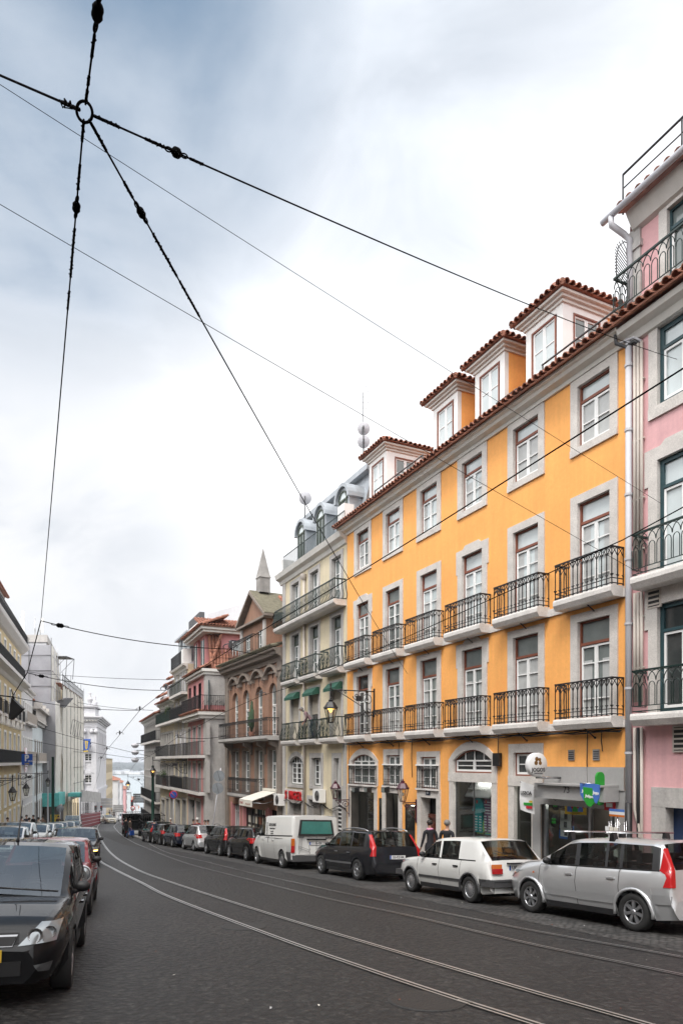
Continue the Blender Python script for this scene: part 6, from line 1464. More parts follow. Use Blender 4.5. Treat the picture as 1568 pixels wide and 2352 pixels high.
 # lamps
 for sd in (1, -1):
  if front:
   m = MB(); nz = p['nose']
   if p.get('hlbig'): b.face(m, [(sd * .38, nz - .15), (sd * .70, nz - .12), (sd * .735, nz + .05), (sd * .56, nz + .05)], .012, 'lamp_clear', n=12)
   if p.get('hlbig'):
    for yy, zz, r_ in ((.53, nz - .06, .062), (.65, nz - .04, .052)): m.lathe([(.001, -.03), (r_ * .5, -.012), (r_, .014), (r_ * 1.1, .014)], (b.hit(sd * yy, zz) + .012, sd * yy, zz), 'steel', 14, 'x')
   else: b.face(m, [(sd * W * .50, nz - .14), (sd * W * .86, nz - .12), (sd * W * .94, nz + .04), (sd * W * .56, nz - .01)], .012, 'lamp_clear')
   h_ = obj('headlight', m, root)
  m = MB()
  if tail == 'tall': b.patch(m, p['rb'] - .13, p['rb'] + .004, 3.9, 5.5, .016, 'lamp_red', sd, 5, 10); b.face(m, [(sd * W * .79, p['belt2'] - .24), (sd * W * .945, p['belt2'] - .24), (sd * W * .80, p['H'] - .13), (sd * W * .70, p['H'] - .13)], .016, 'lamp_red', True, 12)
  elif tail == 'mid': zb_ = p['belt2']; b.face(m, [(sd * W * .60, zb_ - .22), (sd * W * .955, zb_ - .26), (sd * W * .955, zb_ - .02), (sd * W * .66, zb_ - .03)], .012, 'lamp_red', True); b.patch(m, p['rb'] - .14, p['rb'] + .02, ('z', zb_ - .24), ('z', zb_ - .03), .010, 'lamp_red', sd, 4, 4)
  elif tail == 'box':
   zz = (p['bump'] + .13, p['belt2'] - .04)
   m.box(b.X(p['rb'] + .08) - .05, b.X(L) + .005, sd * (W * .90), sd * (W * .58), zz[0], zz[0] + (zz[1] - zz[0]) * .55, 'lamp_red'); m.box(b.X(p['rb'] + .06) - .05, b.X(L) + .03, sd * (W * .90), sd * (W * .58), zz[0] + (zz[1] - zz[0]) * .551, zz[1], 'lamp_orange')
  elif tail == 'van':
   m.box(b.X(L) - .012, b.X(L) + .05, sd * W * .985, sd * W * .86, .62, .86, 'lamp_red'); m.box(b.X(L) - .012, b.X(L) + .05, sd * W * .985, sd * W * .86, .861, 1.12, 'lamp_orange')
  if m.v: obj('tail_light', m, root)
 # plates, wiper, grille
 def rear_x(z):
  best = L
  for k in range(200):
   t = L - .9 + .9 * k / 199
   if b.surf(t, 7.9).z <= z: best = t; break
  return b.X(best)
 if rear:
  zp = p.get('zplate', p['bump'] + .14); xr = rear_x(zp) - .012; m = MB(); m.box(xr - .012, xr, -.26, .26, zp - .055, zp + .055, plate_m); m.box(xr - .0135, xr - .012, .215, .26, zp - .055, zp + .055, 'plate_blue'); pl = obj('number_plate', m, root)
  if plate: text_mesh('plate_text', plate, .10, 'black', pl, frame_mat((xr - .0135, -.02, zp), (0, -1, 0), (0, 0, 1)), extrude=.001, bold=.002)
  m = MB(); tr = p['rb'] - .04; c = b.surf(tr, 7.9); c2 = b.surf(p['rr'] + (p['rb'] - p['rr']) * .55, 6.6); m.tube([c + Vector((-.02, 0, .02)), c2 + Vector((-.03, .0, .02))], .01, 'black', 4); obj('rear_wiper', m, root)
 if front:
  m = MB(); x = b.X(0); nz = p['nose']; b.face(m, [(-W * .46, nz - .13), (W * .46, nz - .13), (W * .46, nz - .03), (-W * .46, nz - .03)], .008, 'black')
  m.box(x - .1, x + .012, -W * .5, W * .5, p['nose'] * .42, p['nose'] * .6, 'black'); obj('grille', m, root)
  m = MB(); m.box(x + .013, x + .022, -.26, .26, p['nose'] * .60, p['nose'] * .60 + .11, plate_m); obj('number_plate', m, root)
  m = MB()
  for y0, y1 in ((.5, -.15), (-.05, -.62)):
   pa = b.surf(p['cowl'] + .03, 7.2, 1); z = pa.z + .035; m.tube([(b.X(p['cowl'] + .0), y0 * W * 1.5, z - .01), (b.X(p['cowl'] + .06), y1 * W * 1.3, z + .05)], .012, 'black', 4)
  obj('wiper', m, root)
 if roofrails:
  for sd in (1, -1):
   m = MB(); a = p['rf'] + .25; c = p['rr'] - .1; P = [b.surf(a + (c - a) * q / 8, 6., sd) + Vector((0, 0, .012 + .06 * math.sin(math.pi * min(1, max(0, q / 8 * 1.0))) ** .4)) for q in range(9)]; m.tube(P, .018, 'trim_grey' if roofrails == 1 else 'alloy', 6); obj('roof_rail', m, root)
 if extras: extras(root, b, m)
 return root, b
RU = Vector((-.43, .9027)); RGT = Vector((.9027, .43))      # along and across the right-hand row
def row_pos(pxr, pxf, wb, W, blend=.5, head=None):
 """wheelbase centre of a car whose street-side wheels were surveyed at picture columns pxr, pxf"""
 ar, af = (pxr - CX) / FL, (pxf - CX) / FL
 y1 = wb * (.43 + af * .9027) / (ar - af); y2 = 10. / (ar + .4764); yr = y1 * blend + y2 * (1 - blend); p = Vector((ar * yr, yr)) + RU * (wb / 2) + RGT * (W / 2 - .06)
 return p
G_R = 'cars parked along the right kerb'; G_L = 'cars parked on the left side'
def W3(L, a, b_, c, d, e=None):
 return None
# silver five-door with roof bars
p = spec('mpv', 4.02, 1.72, 1.50, 2.485, .80, .31, win=[(1.28, 1.96), (2.06, 2.66), (2.72, 2.98), (3.04, 3.62)], doors=[1.06, 2.01, 3.0], lips='paint_silver', blackpillars=True, gap=.055, hl=.35)
def bars(root, b, m):
 for t in (1.75, 2.75):
  m = MB(); z = 1.60; m.tube([(b.X(t), -.84, z), (b.X(t), .84, z)], .018, 'steel', 6)
  for sd in (1, -1): m.prism([(b.X(t) - .06, 1.45), (b.X(t) + .06, 1.45), (b.X(t) + .03, 1.60), (b.X(t) - .03, 1.60)], sd * .70, sd * .60, 'black', 'y')
  obj('roof_bar', m, root)
 m = MB()
 for sd in (1, -1): b.patch(m, b.tc[0] + b.ra + .02, b.tc[1] - b.ra - .02, ('z', .40), ('z', .53), .012, 'paint_silver', sd, 10, 2); b.patch(m, b.tc[1] + b.ra, 3.98, ('z', .48), ('z', .62), .018, 'paint_silver', sd, 6, 2)
 obj('side_strip', m, root); m = MB(); b.patch(m, .88, .93, ('z', .78), ('z', .81), .01, 'lamp_orange', 1, 2, 2); obj('side_repeater', m, root)
car('silver five-door car with roof bars, nearest on the right kerb', p, 'paint_silver', row_pos(1458.7, 1224, 2.485, 1.72), RU, G_R, rim=7, extras=bars, tail='tall', seed=1, plate=None)
# old white hatchback
p = spec('boxhatch', 4.0, 1.665, 1.41, 2.475, .78, .29, win=[(1.32, 2.0), (2.08, 2.78)], doors=[1.10, 2.04, 2.9], lips='trim_grey', boxy=True, zplate=.79, handle='black', rw=.79, bump=.54, gap=.05)
def golf_x(root, b, m):
 m = MB(); L = b.p['L']; m.box(b.X(L) - .09, b.X(L - .3), -.825, .825, .40, .55, 'trim_grey'); [b.patch(m, b.tc[1] + b.ra + .03, L - .01, ('z', .40), ('z', .55), .03, 'trim_grey', sd, 5, 2) for sd in (1, -1)]; m.box(b.X(L) - .095, b.X(L) - .07, -.78, .78, .50, .515, 'black'); m.box(b.X(L) - .04, b.X(L - .3), -.74, .74, .27, .419, 'paint_white'); obj('bumper', m, root); m = MB(); m.box(b.X(.3), b.X(0) + .06, -.76, .76, .40, .53, 'trim_grey'); obj('bumper', m, root)
 m = MB(); xx = b.X(L - .02) - .02; m.box(xx - .008, xx + .1, -.30, .30, .865, .90, 'black'); m.lathe([(.001, 0), (.035, 0), (.04, .006)], (xx - .005, -.25, .66), 'trim_grey', 12, 'x'); obj('rear_trim', m, root); m = MB(); m.tube([(b.X(L) + .1, .35, .26), (b.X(L) - .1, .35, .25)], .03, 'black', 8); obj('exhaust', m, root)
car('old white boxy hatchback with black bumpers and strip', p, 'paint_white', row_pos(1081.3, 944.9, 2.475, 1.665), RU, G_R, rim='steel', extras=golf_x, tail='box', trim='strip', plate='UC-91-64', seed=2)
# dark estate with roof rails
p = spec('estate', 4.50, 1.777, 1.50, 2.686, .85, .315, win=[(1.42, 2.20), (2.28, 3.0), (3.10, 3.85)], doors=[1.22, 2.24, 3.12], zplate=.72, blackpillars=True, handle='alloy')
car('dark grey estate car with roof rails and long red tail lights', p, 'paint_graphite', row_pos(821.2, 739.6, 2.686, 1.777), RU, G_R, rim=6, tail='tall', trim='strip', tmat='alloy', roofrails=2, plate='53-FZ-04', seed=3)
# white van
p = spec('van', 4.86, 1.97, 1.98, 2.933, .93, .33, win=[(1.15, 1.80)], doors=[1.02, 1.86, 3.0], boxy=True, rw=.86, sill=.28, zplate=.95, bump=.50, norear=True, mirror='black', gap=.06)
def van_x(root, b, m):
 L = b.p['L']; x = b.X(L)
 mat('green_film', (.035, .16, .14), .35, var=.25, scale=2., coat=.4)
 m = MB(); m.hexa([(x - .022, -.70, 1.23), (x - .022, .70, 1.23), (x + .02, .62, 1.80), (x + .02, -.62, 1.80), (x + .06, -.70, 1.23), (x + .06, .70, 1.23), (x + .1, .62, 1.80), (x + .1, -.62, 1.80)], 'black'); m.hexa([(x - .026, -.62, 1.29), (x - .026, .62, 1.29), (x + .014, .56, 1.74), (x + .014, -.56, 1.74), (x, -.62, 1.29), (x, .62, 1.29), (x + .05, .56, 1.74), (x + .05, -.56, 1.74)], 'green_film'); obj('rear_window', m, root)
 m = MB(); m.box(x - .06, x + .3, -.94, .94, .30, .52, 'trim_grey')
 for sd in (1, -1): b.patch(m, b.tc[1] + b.ra + .01, L - .02, ('z', .30), ('z', .62), .012, 'trim_grey', sd, 4, 3)
 obj('bumper', m, root)
 m = MB(); m.box(x - .03, x, -.38, .38, 1.06, 1.12, 'black'); m.box(x - .014, x - .004, -.004, .004, .52, 1.22, 'black'); obj('door_trim', m, root)
 z = 1.0
 mt = lambda px, py, pz: frame_mat((px, py, pz), (0, -1, 0), (0, 0, 1))
 text_mesh('lettering', 'ESTUGOMES', .095, 'black', root, mt(x - .012, -.62, 1.13), extrude=.002, bold=.003); text_mesh('lettering', 'TRANSIT', .07, 'black', root, mt(x - .012, .62, 1.17), extrude=.002, bold=.002)
 def side(txt, t, zz, s, nm='lettering'):
  q = b.surf(t, b.q_at(t, zz), 1); text_mesh(nm, txt, s, 'black', root, frame_mat((q.x, q.y + .012, zz), (-1, 0, 0), (0, -.12, 1)), extrude=.002, bold=.002)
 side('ESTUGOMES', 2.62, 1.60, .14); side('Produções de Estugomes', 2.62, 1.46, .06)
 for k, tx in enumerate(('96 798 17 22', '96 214 78 20', '917 888 72')): side(tx, 2.62, 1.34 - .085 * k, .055)
 m = MB()
 for k in range(5):
  pts = [b.surf(1.98 + dx, b.q_at(1.98 + dx, zz), 1) + Vector((0, .012, 0)) for dx, zz in (((0, 1.7), (.03, 1.3)), ((.05, 1.68), (.07, 1.2)), ((-.05, 1.2), (.35, 1.05)), ((.0, 1.25), (.4, 1.12)), ((.3, 1.12), (.36, .9)))[k]]; m.tube(pts, .007, 'trim_grey', 4)
 obj('line_drawing', m, root); m = MB()
 for pts in ([(.70, .70), (.66, 1.15)], [(.60, .68), (.58, 1.15)], [(.68, .85), (.30, .72)], [(.68, .78), (.3, .66)], [(.3, .72), (.25, .58)], [(.66, .7), (.68, .57)], [(.30, .88), (.26, .7)]): m.tube([(x - .012, pts[0][0], pts[0][1]), (x - .012, pts[1][0], pts[1][1])], .007, 'trim_grey', 4)
 obj('line_drawing', m, root)
 m = MB(); b.patch(m, 1.95, 3.9, ('z', 1.075), ('z', 1.095), .006, 'trim_grey', 1, 6, 1); obj('slide_rail', m, root)
car('white delivery van with green rear window and black lettering', p, 'paint_white', row_pos(648.6, 589, 2.933, 1.97, .3), RU, G_R, rim='steel', name='delivery_van', cat='van', extras=van_x, tail='van', plate='51-33-RM', seed=4)
# the rest of the right-hand row
def plain(label, kind_, dims, col, px, head=RU, tail='mid', rim=5, blend=0., yy=None, rails=False, seed=0, group=G_R, fr=True, **kw):
 L, W, H, wb, fo, r = dims
 wn = {'hatch': [(fo + .52, fo + 1.32), (fo + 1.40, fo + 2.2), (fo + 2.28, fo + 2.62)], 'estate': [(fo + .55, fo + 1.35), (fo + 1.43, fo + 2.2), (fo + 2.3, L - .68)], 'sedan': [(fo + .62, fo + 1.45), (fo + 1.53, fo + 2.35)], 'mpv': [(fo + .48, fo + 1.2), (fo + 1.28, fo + 2.0), (fo + 2.08, L - .45)]}[kind_]
 pp = spec(kind_, L, W, H, wb, fo, r, win=wn, doors=[fo + .4, fo + 1.36, fo + 2.25], blackpillars=True, **kw)
 return car(label, pp, col, px if isinstance(px, Vector) else row_pos(px[0], px[1], wb, W, blend), head, group, rim=rim, tail=tail, roofrails=rails, seed=seed, front=fr, glass_f='car_glass_front' if head.y < 0 else 'car_glass')
plain('black hatchback right in front of the white van', 'hatch', (4.26, 1.77, 1.46, 2.608, .90, .315), 'paint_black', (565.3, 526.8), tail='mid', blend=.5, seed=11, rim=7)
plain('black hatchback with tall red lights high on its rear pillars', 'hatch', (4.34, 1.84, 1.49, 2.64, .90, .32), 'paint_charcoal', (504.4, 475.6), tail='tall', seed=12)
plain('silver estate car among dark cars, passengers standing beyond', 'estate', (4.29, 1.71, 1.49, 2.61, .86, .305), 'paint_silver', (445, 425), tail='mid', rails=1, seed=13)
plain('dark blue estate car with light roof rails', 'estate', (4.58, 1.77, 1.46, 2.65, .88, .315), 'paint_navy', (395.5, 379.5), tail='mid', rails=2, seed=14)
plain('dark hatchback with round red lamps beside the man in blue', 'hatch', (4.2, 1.76, 1.48, 2.58, .87, .315), 'paint_brown', (366.6, 352), tail='mid', seed=15)
plain('brown compact people carrier with pale roof edge, farthest of the row', 'mpv', (4.38, 1.83, 1.62, 2.73, .90, .32), 'paint_brown', (341, 306.7), tail='tall', seed=16)
# left side, facing the camera
LH = Vector((.305, -.952)); LS = Vector((.3278, -.9448))
p = spec('hatch', 3.92, 1.68, 1.46, 2.486, .76, .30, win=[(1.30, 2.0), (2.08, 2.75), (2.83, 3.1)], doors=[1.08, 2.04, 2.8], hlbig=True, nose=.715, hood=.905, belt=.885, cowl=1.0, rf=1.80, zplate=.8)
def fiesta_x(root, b, m):
 m = MB(); x = b.X(0); b.face(m, [(-.33, .565), (.33, .565), (.37, .67), (-.37, .67)], .02, 'alloy', n=12); b.face(m, [(-.325, .575), (.325, .575), (.36, .655), (-.36, .655)], .028, 'black', n=12); obj('grille_surround', m, root)
 m = MB(); t = b.p['rf'] + .28; c = b.surf(t, 7.8, 1); m.tube([c, c + Vector((-.05, 0, .06)), c + Vector((-.24, 0, .50))], [.022, .012, .004], 'black', 6); obj('aerial', m, root)
 for sd in (1, -1): m = MB(); b.face(m, [(sd * .56, .33), (sd * .65, .32), (sd * .68, .41), (sd * .52, .39)], .012, 'lamp_dim'); obj('fog_light', m, root)
 for sd in (1, -1): m = MB(); b.patch(m, 1.0, 1.05, ('z', .74), ('z', .78), .012, 'lamp_orange', sd, 2, 2); obj('side_repeater', m, root)
fr = Vector((-2.82, 7.05)); rrw = fr - LH * 2.486
pos = fr - LH * 1.243 - Vector((-LH.y, LH.x)) * .79
car('black hatchback with large clear headlights in the left foreground', p, 'paint_black', pos, LH, G_L, rim=9, extras=fiesta_x, rear=True, tail='tall', glass_f='car_glass_front', plate_m='plate_yellow', seed=21)
p = spec('boxhatch', 3.63, 1.66, 1.36, 2.467, .66, .30, win=[(1.16, 2.05), (2.13, 2.9)], doors=[.98, 2.1], lips='trim_grey', rw=.76, nose=.74, hood=.93, belt=.88, belt2=.93, zplate=.75, cowl=.98, rf=1.58, rr=3.25, rb=3.52)
def mini_x(root, b, m):
 for sd in (1, -1):
  m = MB(); c = b.surf(.25, 4.3, sd); m.lathe([(.001, .05), (.09, .045), (.125, .02), (.135, -.03)], (c.x, c.y - sd * .03, c.z - .015), 'lamp_clear', 16, 'x'); m.lathe([(.13, .02), (.15, .03), (.155, -.02)], (c.x, c.y - sd * .03, c.z - .015), 'alloy', 16, 'x'); obj('round_headlight', m, root)
fm = Vector((-4.60, 12.5)); pos = fm - LH * 1.23 - Vector((-LH.y, LH.x)) * .79
car('small red car with grey roof parked behind the black one', p, 'paint_red', pos, LH, G_L, rim=6, extras=mini_x, front=False, rear=False, tail='box', glass_f='car_glass_front', seed=22)
fa = Vector((-9.05, 25.4)); pos = fa - LS * 1.3 - Vector((-LS.y, LS.x)) * .83
p = spec('hatch', 4.29, 1.765, 1.42, 2.578, .88, .315, win=[(1.45, 2.25), (2.33, 3.1), (3.18, 3.4)], doors=[1.25, 2.3, 3.15], nose=.72, hood=.95, belt=.91)
def blink(root, b, m):
 for sd in (1,): m = MB(); b.face(m, [(.62, .585), (.78, .60), (.78, .635), (.62, .62)], .024, 'indicator_glow'); obj('lit_indicator', m, root)
car('black car with a lit amber indicator pulling out on the left', p, 'paint_black', pos, LS, G_L, rim=5, extras=blink, tail='mid', glass_f='car_glass_front', seed=23)
LN = Vector((-LS.y, LS.x))
for i, (px, y, kd, dims, col, lb) in enumerate((
 (12, 28, 'hatch', (4.0, 1.68, 1.42, 2.5, .8, .3), 'paint_silver', 'silver car half cut by the left picture edge'),
 (34, 32.5, 'mpv', (4.3, 1.78, 1.58, 2.6, .88, .31), 'paint_silver', 'taller silver car behind the one at the left edge'),
 (77, 38.5, 'hatch', (4.0, 1.7, 1.44, 2.5, .82, .3), 'paint_white', 'white hatchback squeezed between silver and dark-roofed cars'),
 (94, 44, 'hatch', (4.2, 1.76, 1.46, 2.6, .85, .31), 'paint_silver', 'pale car with a broad bright bonnet in the left row'),
 (119, 49.5, 'sedan', (4.4, 1.7, 1.42, 2.65, .85, .31), 'paint_white', 'white saloon in the middle of the left row'),
 (131, 55, 'hatch', (4.1, 1.7, 1.45, 2.5, .82, .3), 'paint_bluegrey', 'blue grey hatchback behind the white saloon'),
 (150, 60.5, 'sedan', (4.4, 1.72, 1.42, 2.65, .86, .31), 'paint_white', 'white saloon near the pedestrians on the left'),
 (164, 66, 'hatch', (4.1, 1.7, 1.44, 2.5, .82, .3), 'paint_charcoal', 'dark hatchback just before the white people carrier'),
 (166, 75, 'mpv', (4.6, 1.84, 1.85, 2.75, .9, .33), 'paint_white', 'tall white people carrier beside the red hoarding'))):
 a = (px - CX) / FL; pos = Vector((a * y, y)); plain(lb, kd, dims, col, pos, LS, tail='mid', seed=30 + i, group=G_L, fr=True)
# traffic at the bend
TX = Vector((.30, -.954))
pos = at(246, 1880, 112); plain('cream taxi saloon coming round the bend', 'sedan', (4.74, 1.74, 1.45, 2.8, .88, .315), 'paint_beige', Vector((pos.x, pos.y)), Vector((.62, -.78)), group=None, seed=50)
tx = bpy.data.objects[[o.name for o in bpy.data.objects if o.get('label', '').startswith('cream taxi')][0]]; tx.name = 'taxi'; tx['category'] = 'taxi'
m = MB(); m.box(-.1, .02, -.2, .2, 1.46, 1.58, 'plate_yellow'); obj('roof_sign', m, tx)
pos = at(219, 1878, 118); plain('white car partly hidden behind the taxi', 'sedan', (4.4, 1.72, 1.42, 2.65, .86, .31), 'paint_white', Vector((pos.x, pos.y)), Vector((.62, -.78)), group=None, seed=51)
pos = at(283, 1876, 125); plain('silver car waiting beyond the taxi', 'sedan', (4.5, 1.74, 1.42, 2.65, .86, .31), 'paint_silver', Vector((pos.x, pos.y)), Vector((.3, -.95)), group=None, seed=52)
# dark flatbed trucks
def truck(label, px, y, h, seed):
 pos = at(px, 1880, y); t = thing('flatbed_truck', label, 'truck'); hx = Vector((.9027 * 0 - .36, .93, 0)).normalized(); pos.z = gz(pos.x, pos.y); t.location = pos; t.rotation_euler = (0, 0, math.atan2(hx.y, hx.x))
 m = MB(); m.box(-2.4, 1.0, -.95, .95, .75, .9, 'trim_grey'); m.box(-2.42, -2.36, -.95, .95, .9, 1.45, 'paint_charcoal'); m.box(-2.36, 1.0, .9, .95, .9, 1.45, 'paint_charcoal'); m.box(-2.36, 1.0, -.95, -.9, .9, 1.45, 'paint_charcoal'); obj('cargo_bed', m, t)
 m = MB(); m.prism([(1.05, .5), (2.6, .5), (2.6, 1.2), (2.2, 2.05), (1.05, 2.1)], -.92, .92, 'paint_charcoal', 'y'); c = obj('cab', m, t); m = MB(); m.box(1.03, 1.049, -.75, .75, 1.4, 1.95, 'car_glass'); obj('rear_window', m, c)
 m = MB()
 for q in range(12): m.tube([(-2.39, -.9 + 1.8 * q / 11, 1.45), (-2.39, -.9 + 1.8 * q / 11, h)], .02, 'black', 4)
 for z in (1.7, h): m.tube([(-2.39, -.95, z), (-2.39, .95, z)], .03, 'black', 4); m.tube([(-2.39, .92, z), (1.0, .92, z)], .03, 'black', 4); m.tube([(-2.39, -.92, z), (1.0, -.92, z)], .03, 'black', 4)
 obj('cage_rail', m, t)
 for x in (-1.5, 1.9):
  for sd in (1, -1): m = MB(); m.lathe([(.2, -.1), (.38, -.1), (.4, 0), (.38, .1), (.2, .1), (.001, .06)], (0, 0, 0), 'rubber', 18, 'y'); o = obj('wheel', m, t, (x, sd * .82, .4))
 for sd in (1, -1): m = MB(); m.box(-2.45, -2.40, sd * .55, sd * .85, .6, .74, 'lamp_red'); obj('tail_light', m, t)
truck('dark caged flatbed truck beyond the parked cars', 306, 66, 2.5, 1); truck('second dark truck with a framed tailboard near the green pole', 347, 60, 2.2, 2)
# ------------------------------------------------------------------ people
mat('skin', (.42, .24, .17), .55, var=.06); mat('hair_dark', (.018, .013, .010), .6, var=.2, scale=30); mat('hair_grey', (.20, .19, .18), .7, var=.25, scale=30); mat('hair_white', (.55, .53, .50), .7, var=.15, scale=30)
for n_, c_ in (('cloth_black', (.014, .014, .018)), ('cloth_navy', (.02, .03, .055)), ('cloth_brown', (.07, .05, .038)), ('cloth_grey', (.11, .11, .115)), ('cloth_denim', (.045, .065, .12)), ('cloth_tan', (.22, .15, .11)), ('cloth_red', (.22, .02, .02)), ('cloth_pink', (.62, .26, .42)), ('cloth_pale', (.5, .46, .42)), ('cloth_check', (.06, .06, .08)), ('shoe', (.012, .011, .010)), ('cloth_mauve', (.20, .13, .14))): mat(n_, c_, .85, var=.18, scale=14, bump=.3)
def body_mesh(pose):
 """one continuous skin grown over a posed skeleton; returns (mesh, bone list) with +y the way the person faces"""
 V, Rd, Ed, tagz = [], [], [], []
 def j(p, r, parent=None, t='torso'):
  V.append(Vector(p)); Rd.append(r); i = len(V) - 1
  if parent is not None: Ed.append((parent, i)); tagz.append((parent, i, t))
  return i
 lean = pose.get('lean', 0.); st = pose.get('stride', .0); hipz = pose.get('hip', .93)
 def sp(h, f=0.): return (0, f + math.sin(lean) * h, hipz + math.cos(lean) * h)
 pel = j((0, 0, hipz), (.155, .115)); wa = j(sp(.16), (.145, .105), pel, 'torso'); ch = j(sp(.36), (.175, .125), wa, 'torso'); sh = j(sp(.48), (.15, .095), ch, 'torso')
 hd = pose.get('head', 0.); nk = j(sp(.555, .012), (.055, .058), sh, 'neck'); q = sp(.64, .03 + hd * .5); jaw = j(q, (.066, .078), nk, 'head'); q = sp(.73, .03 + hd); cr = j(q, (.078, .095), jaw, 'head'); j((q[0], q[1] - .01 + hd * .2, q[2] + .055), (.05, .06), cr, 'hair')
 j((q[0], q[1] + .105, q[2] - .045), (.012, .014), cr, 'head')
 for s in (1, -1):
  l = j((s * .095, 0, hipz - .08), (.088, .095), pel, 'leg'); f = s * st
  kn = j((s * .10, .06 + f * .5, .50), (.058, .062), l, 'leg'); ca = j((s * .105, -.01 + f * .85 - abs(f) * .05, .30), (.053, .058), kn, 'leg'); an = j((s * .11, -.04 + f * 1.05, .085), (.037, .042), ca, 'leg'); j((s * .125, .05 + f * 1.05, .045), (.042, .034), an, 'shoe'); j((s * .13, .15 + f * 1.05, .035), (.036, .024), len(V) - 1, 'shoe')
  a = sp(.455); so = j((s * .185, a[1], a[2]), (.062, .066), sh, 'torso'); arm = pose.get('arm_l' if s == -1 else 'arm_r', 'down')
  if arm == 'down': el, wr = (s * .24, a[1] - .02 - f * .25, a[2] - .29), (s * .25, a[1] + .06 - f * .5, a[2] - .53)
  elif arm == 'fold': el, wr = (s * .25, a[1] + .05, a[2] - .27), (s * .10, a[1] + .27, a[2] - .22)
  elif arm == 'rail': el, wr = (s * .23, a[1] - .03, a[2] - .27), (s * .06, a[1] + .10, a[2] - .44)
  elif arm == 'hold': el, wr = (s * .24, a[1] - .05, a[2] - .28), (s * .20, a[1] + .22, a[2] - .33)
  e_ = j(el, (.047, .047), so, 'torso'); w_ = j(wr, (.030, .033), e_, 'torso'); d = (Vector(wr) - Vector(el)).normalized(); pm = Vector(wr) + d * .075; pi = j(pm, (.026, .036), w_, 'hand')
  sx = Vector((0, 1, 0)) if abs(d.z) > .6 else Vector((0, 0, 1)); ax = (sx - d * sx.dot(d)).normalized(); cu = d.cross(ax) * s
  for k, ln in enumerate((.070, .080, .075, .058)):
   b0 = pm + d * .03 + ax * (.028 - .019 * k); i0 = j(b0, (.0095, .0095), pi, 'hand'); i1 = j(b0 + d * ln * .5 + cu * .006, (.0085, .0085), i0, 'hand'); j(b0 + d * ln * .9 + cu * .026, (.007, .007), i1, 'hand')
  t0 = j(pm + ax * .040 - d * .03, (.0115, .0115), pi, 'hand'); j(pm + ax * .062 + d * .02 + cu * .014, (.009, .009), t0, 'hand')
 me = bpy.data.meshes.new('sk'); me.from_pydata([tuple(v) for v in V], Ed, []); o = bpy.data.objects.new('sk', me); COL.objects.link(o)
 m1 = o.modifiers.new('s', 'SKIN'); m1.use_smooth_shade = True; m1.branch_smoothing = .6
 for i, r in enumerate(Rd): me.skin_vertices[0].data[i].radius = r
 me.skin_vertices[0].data[0].use_root = True
 m2 = o.modifiers.new('u', 'SUBSURF'); m2.levels = 1; m2.render_levels = 1
 dg = bpy.context.evaluated_depsgraph_get(); dg.update(); r = bpy.data.meshes.new_from_object(o.evaluated_get(dg)); bpy.data.objects.remove(o)
 return r, [(V[a], V[b], t) for a, b, t in tagz], cr, V
_POSE = {}
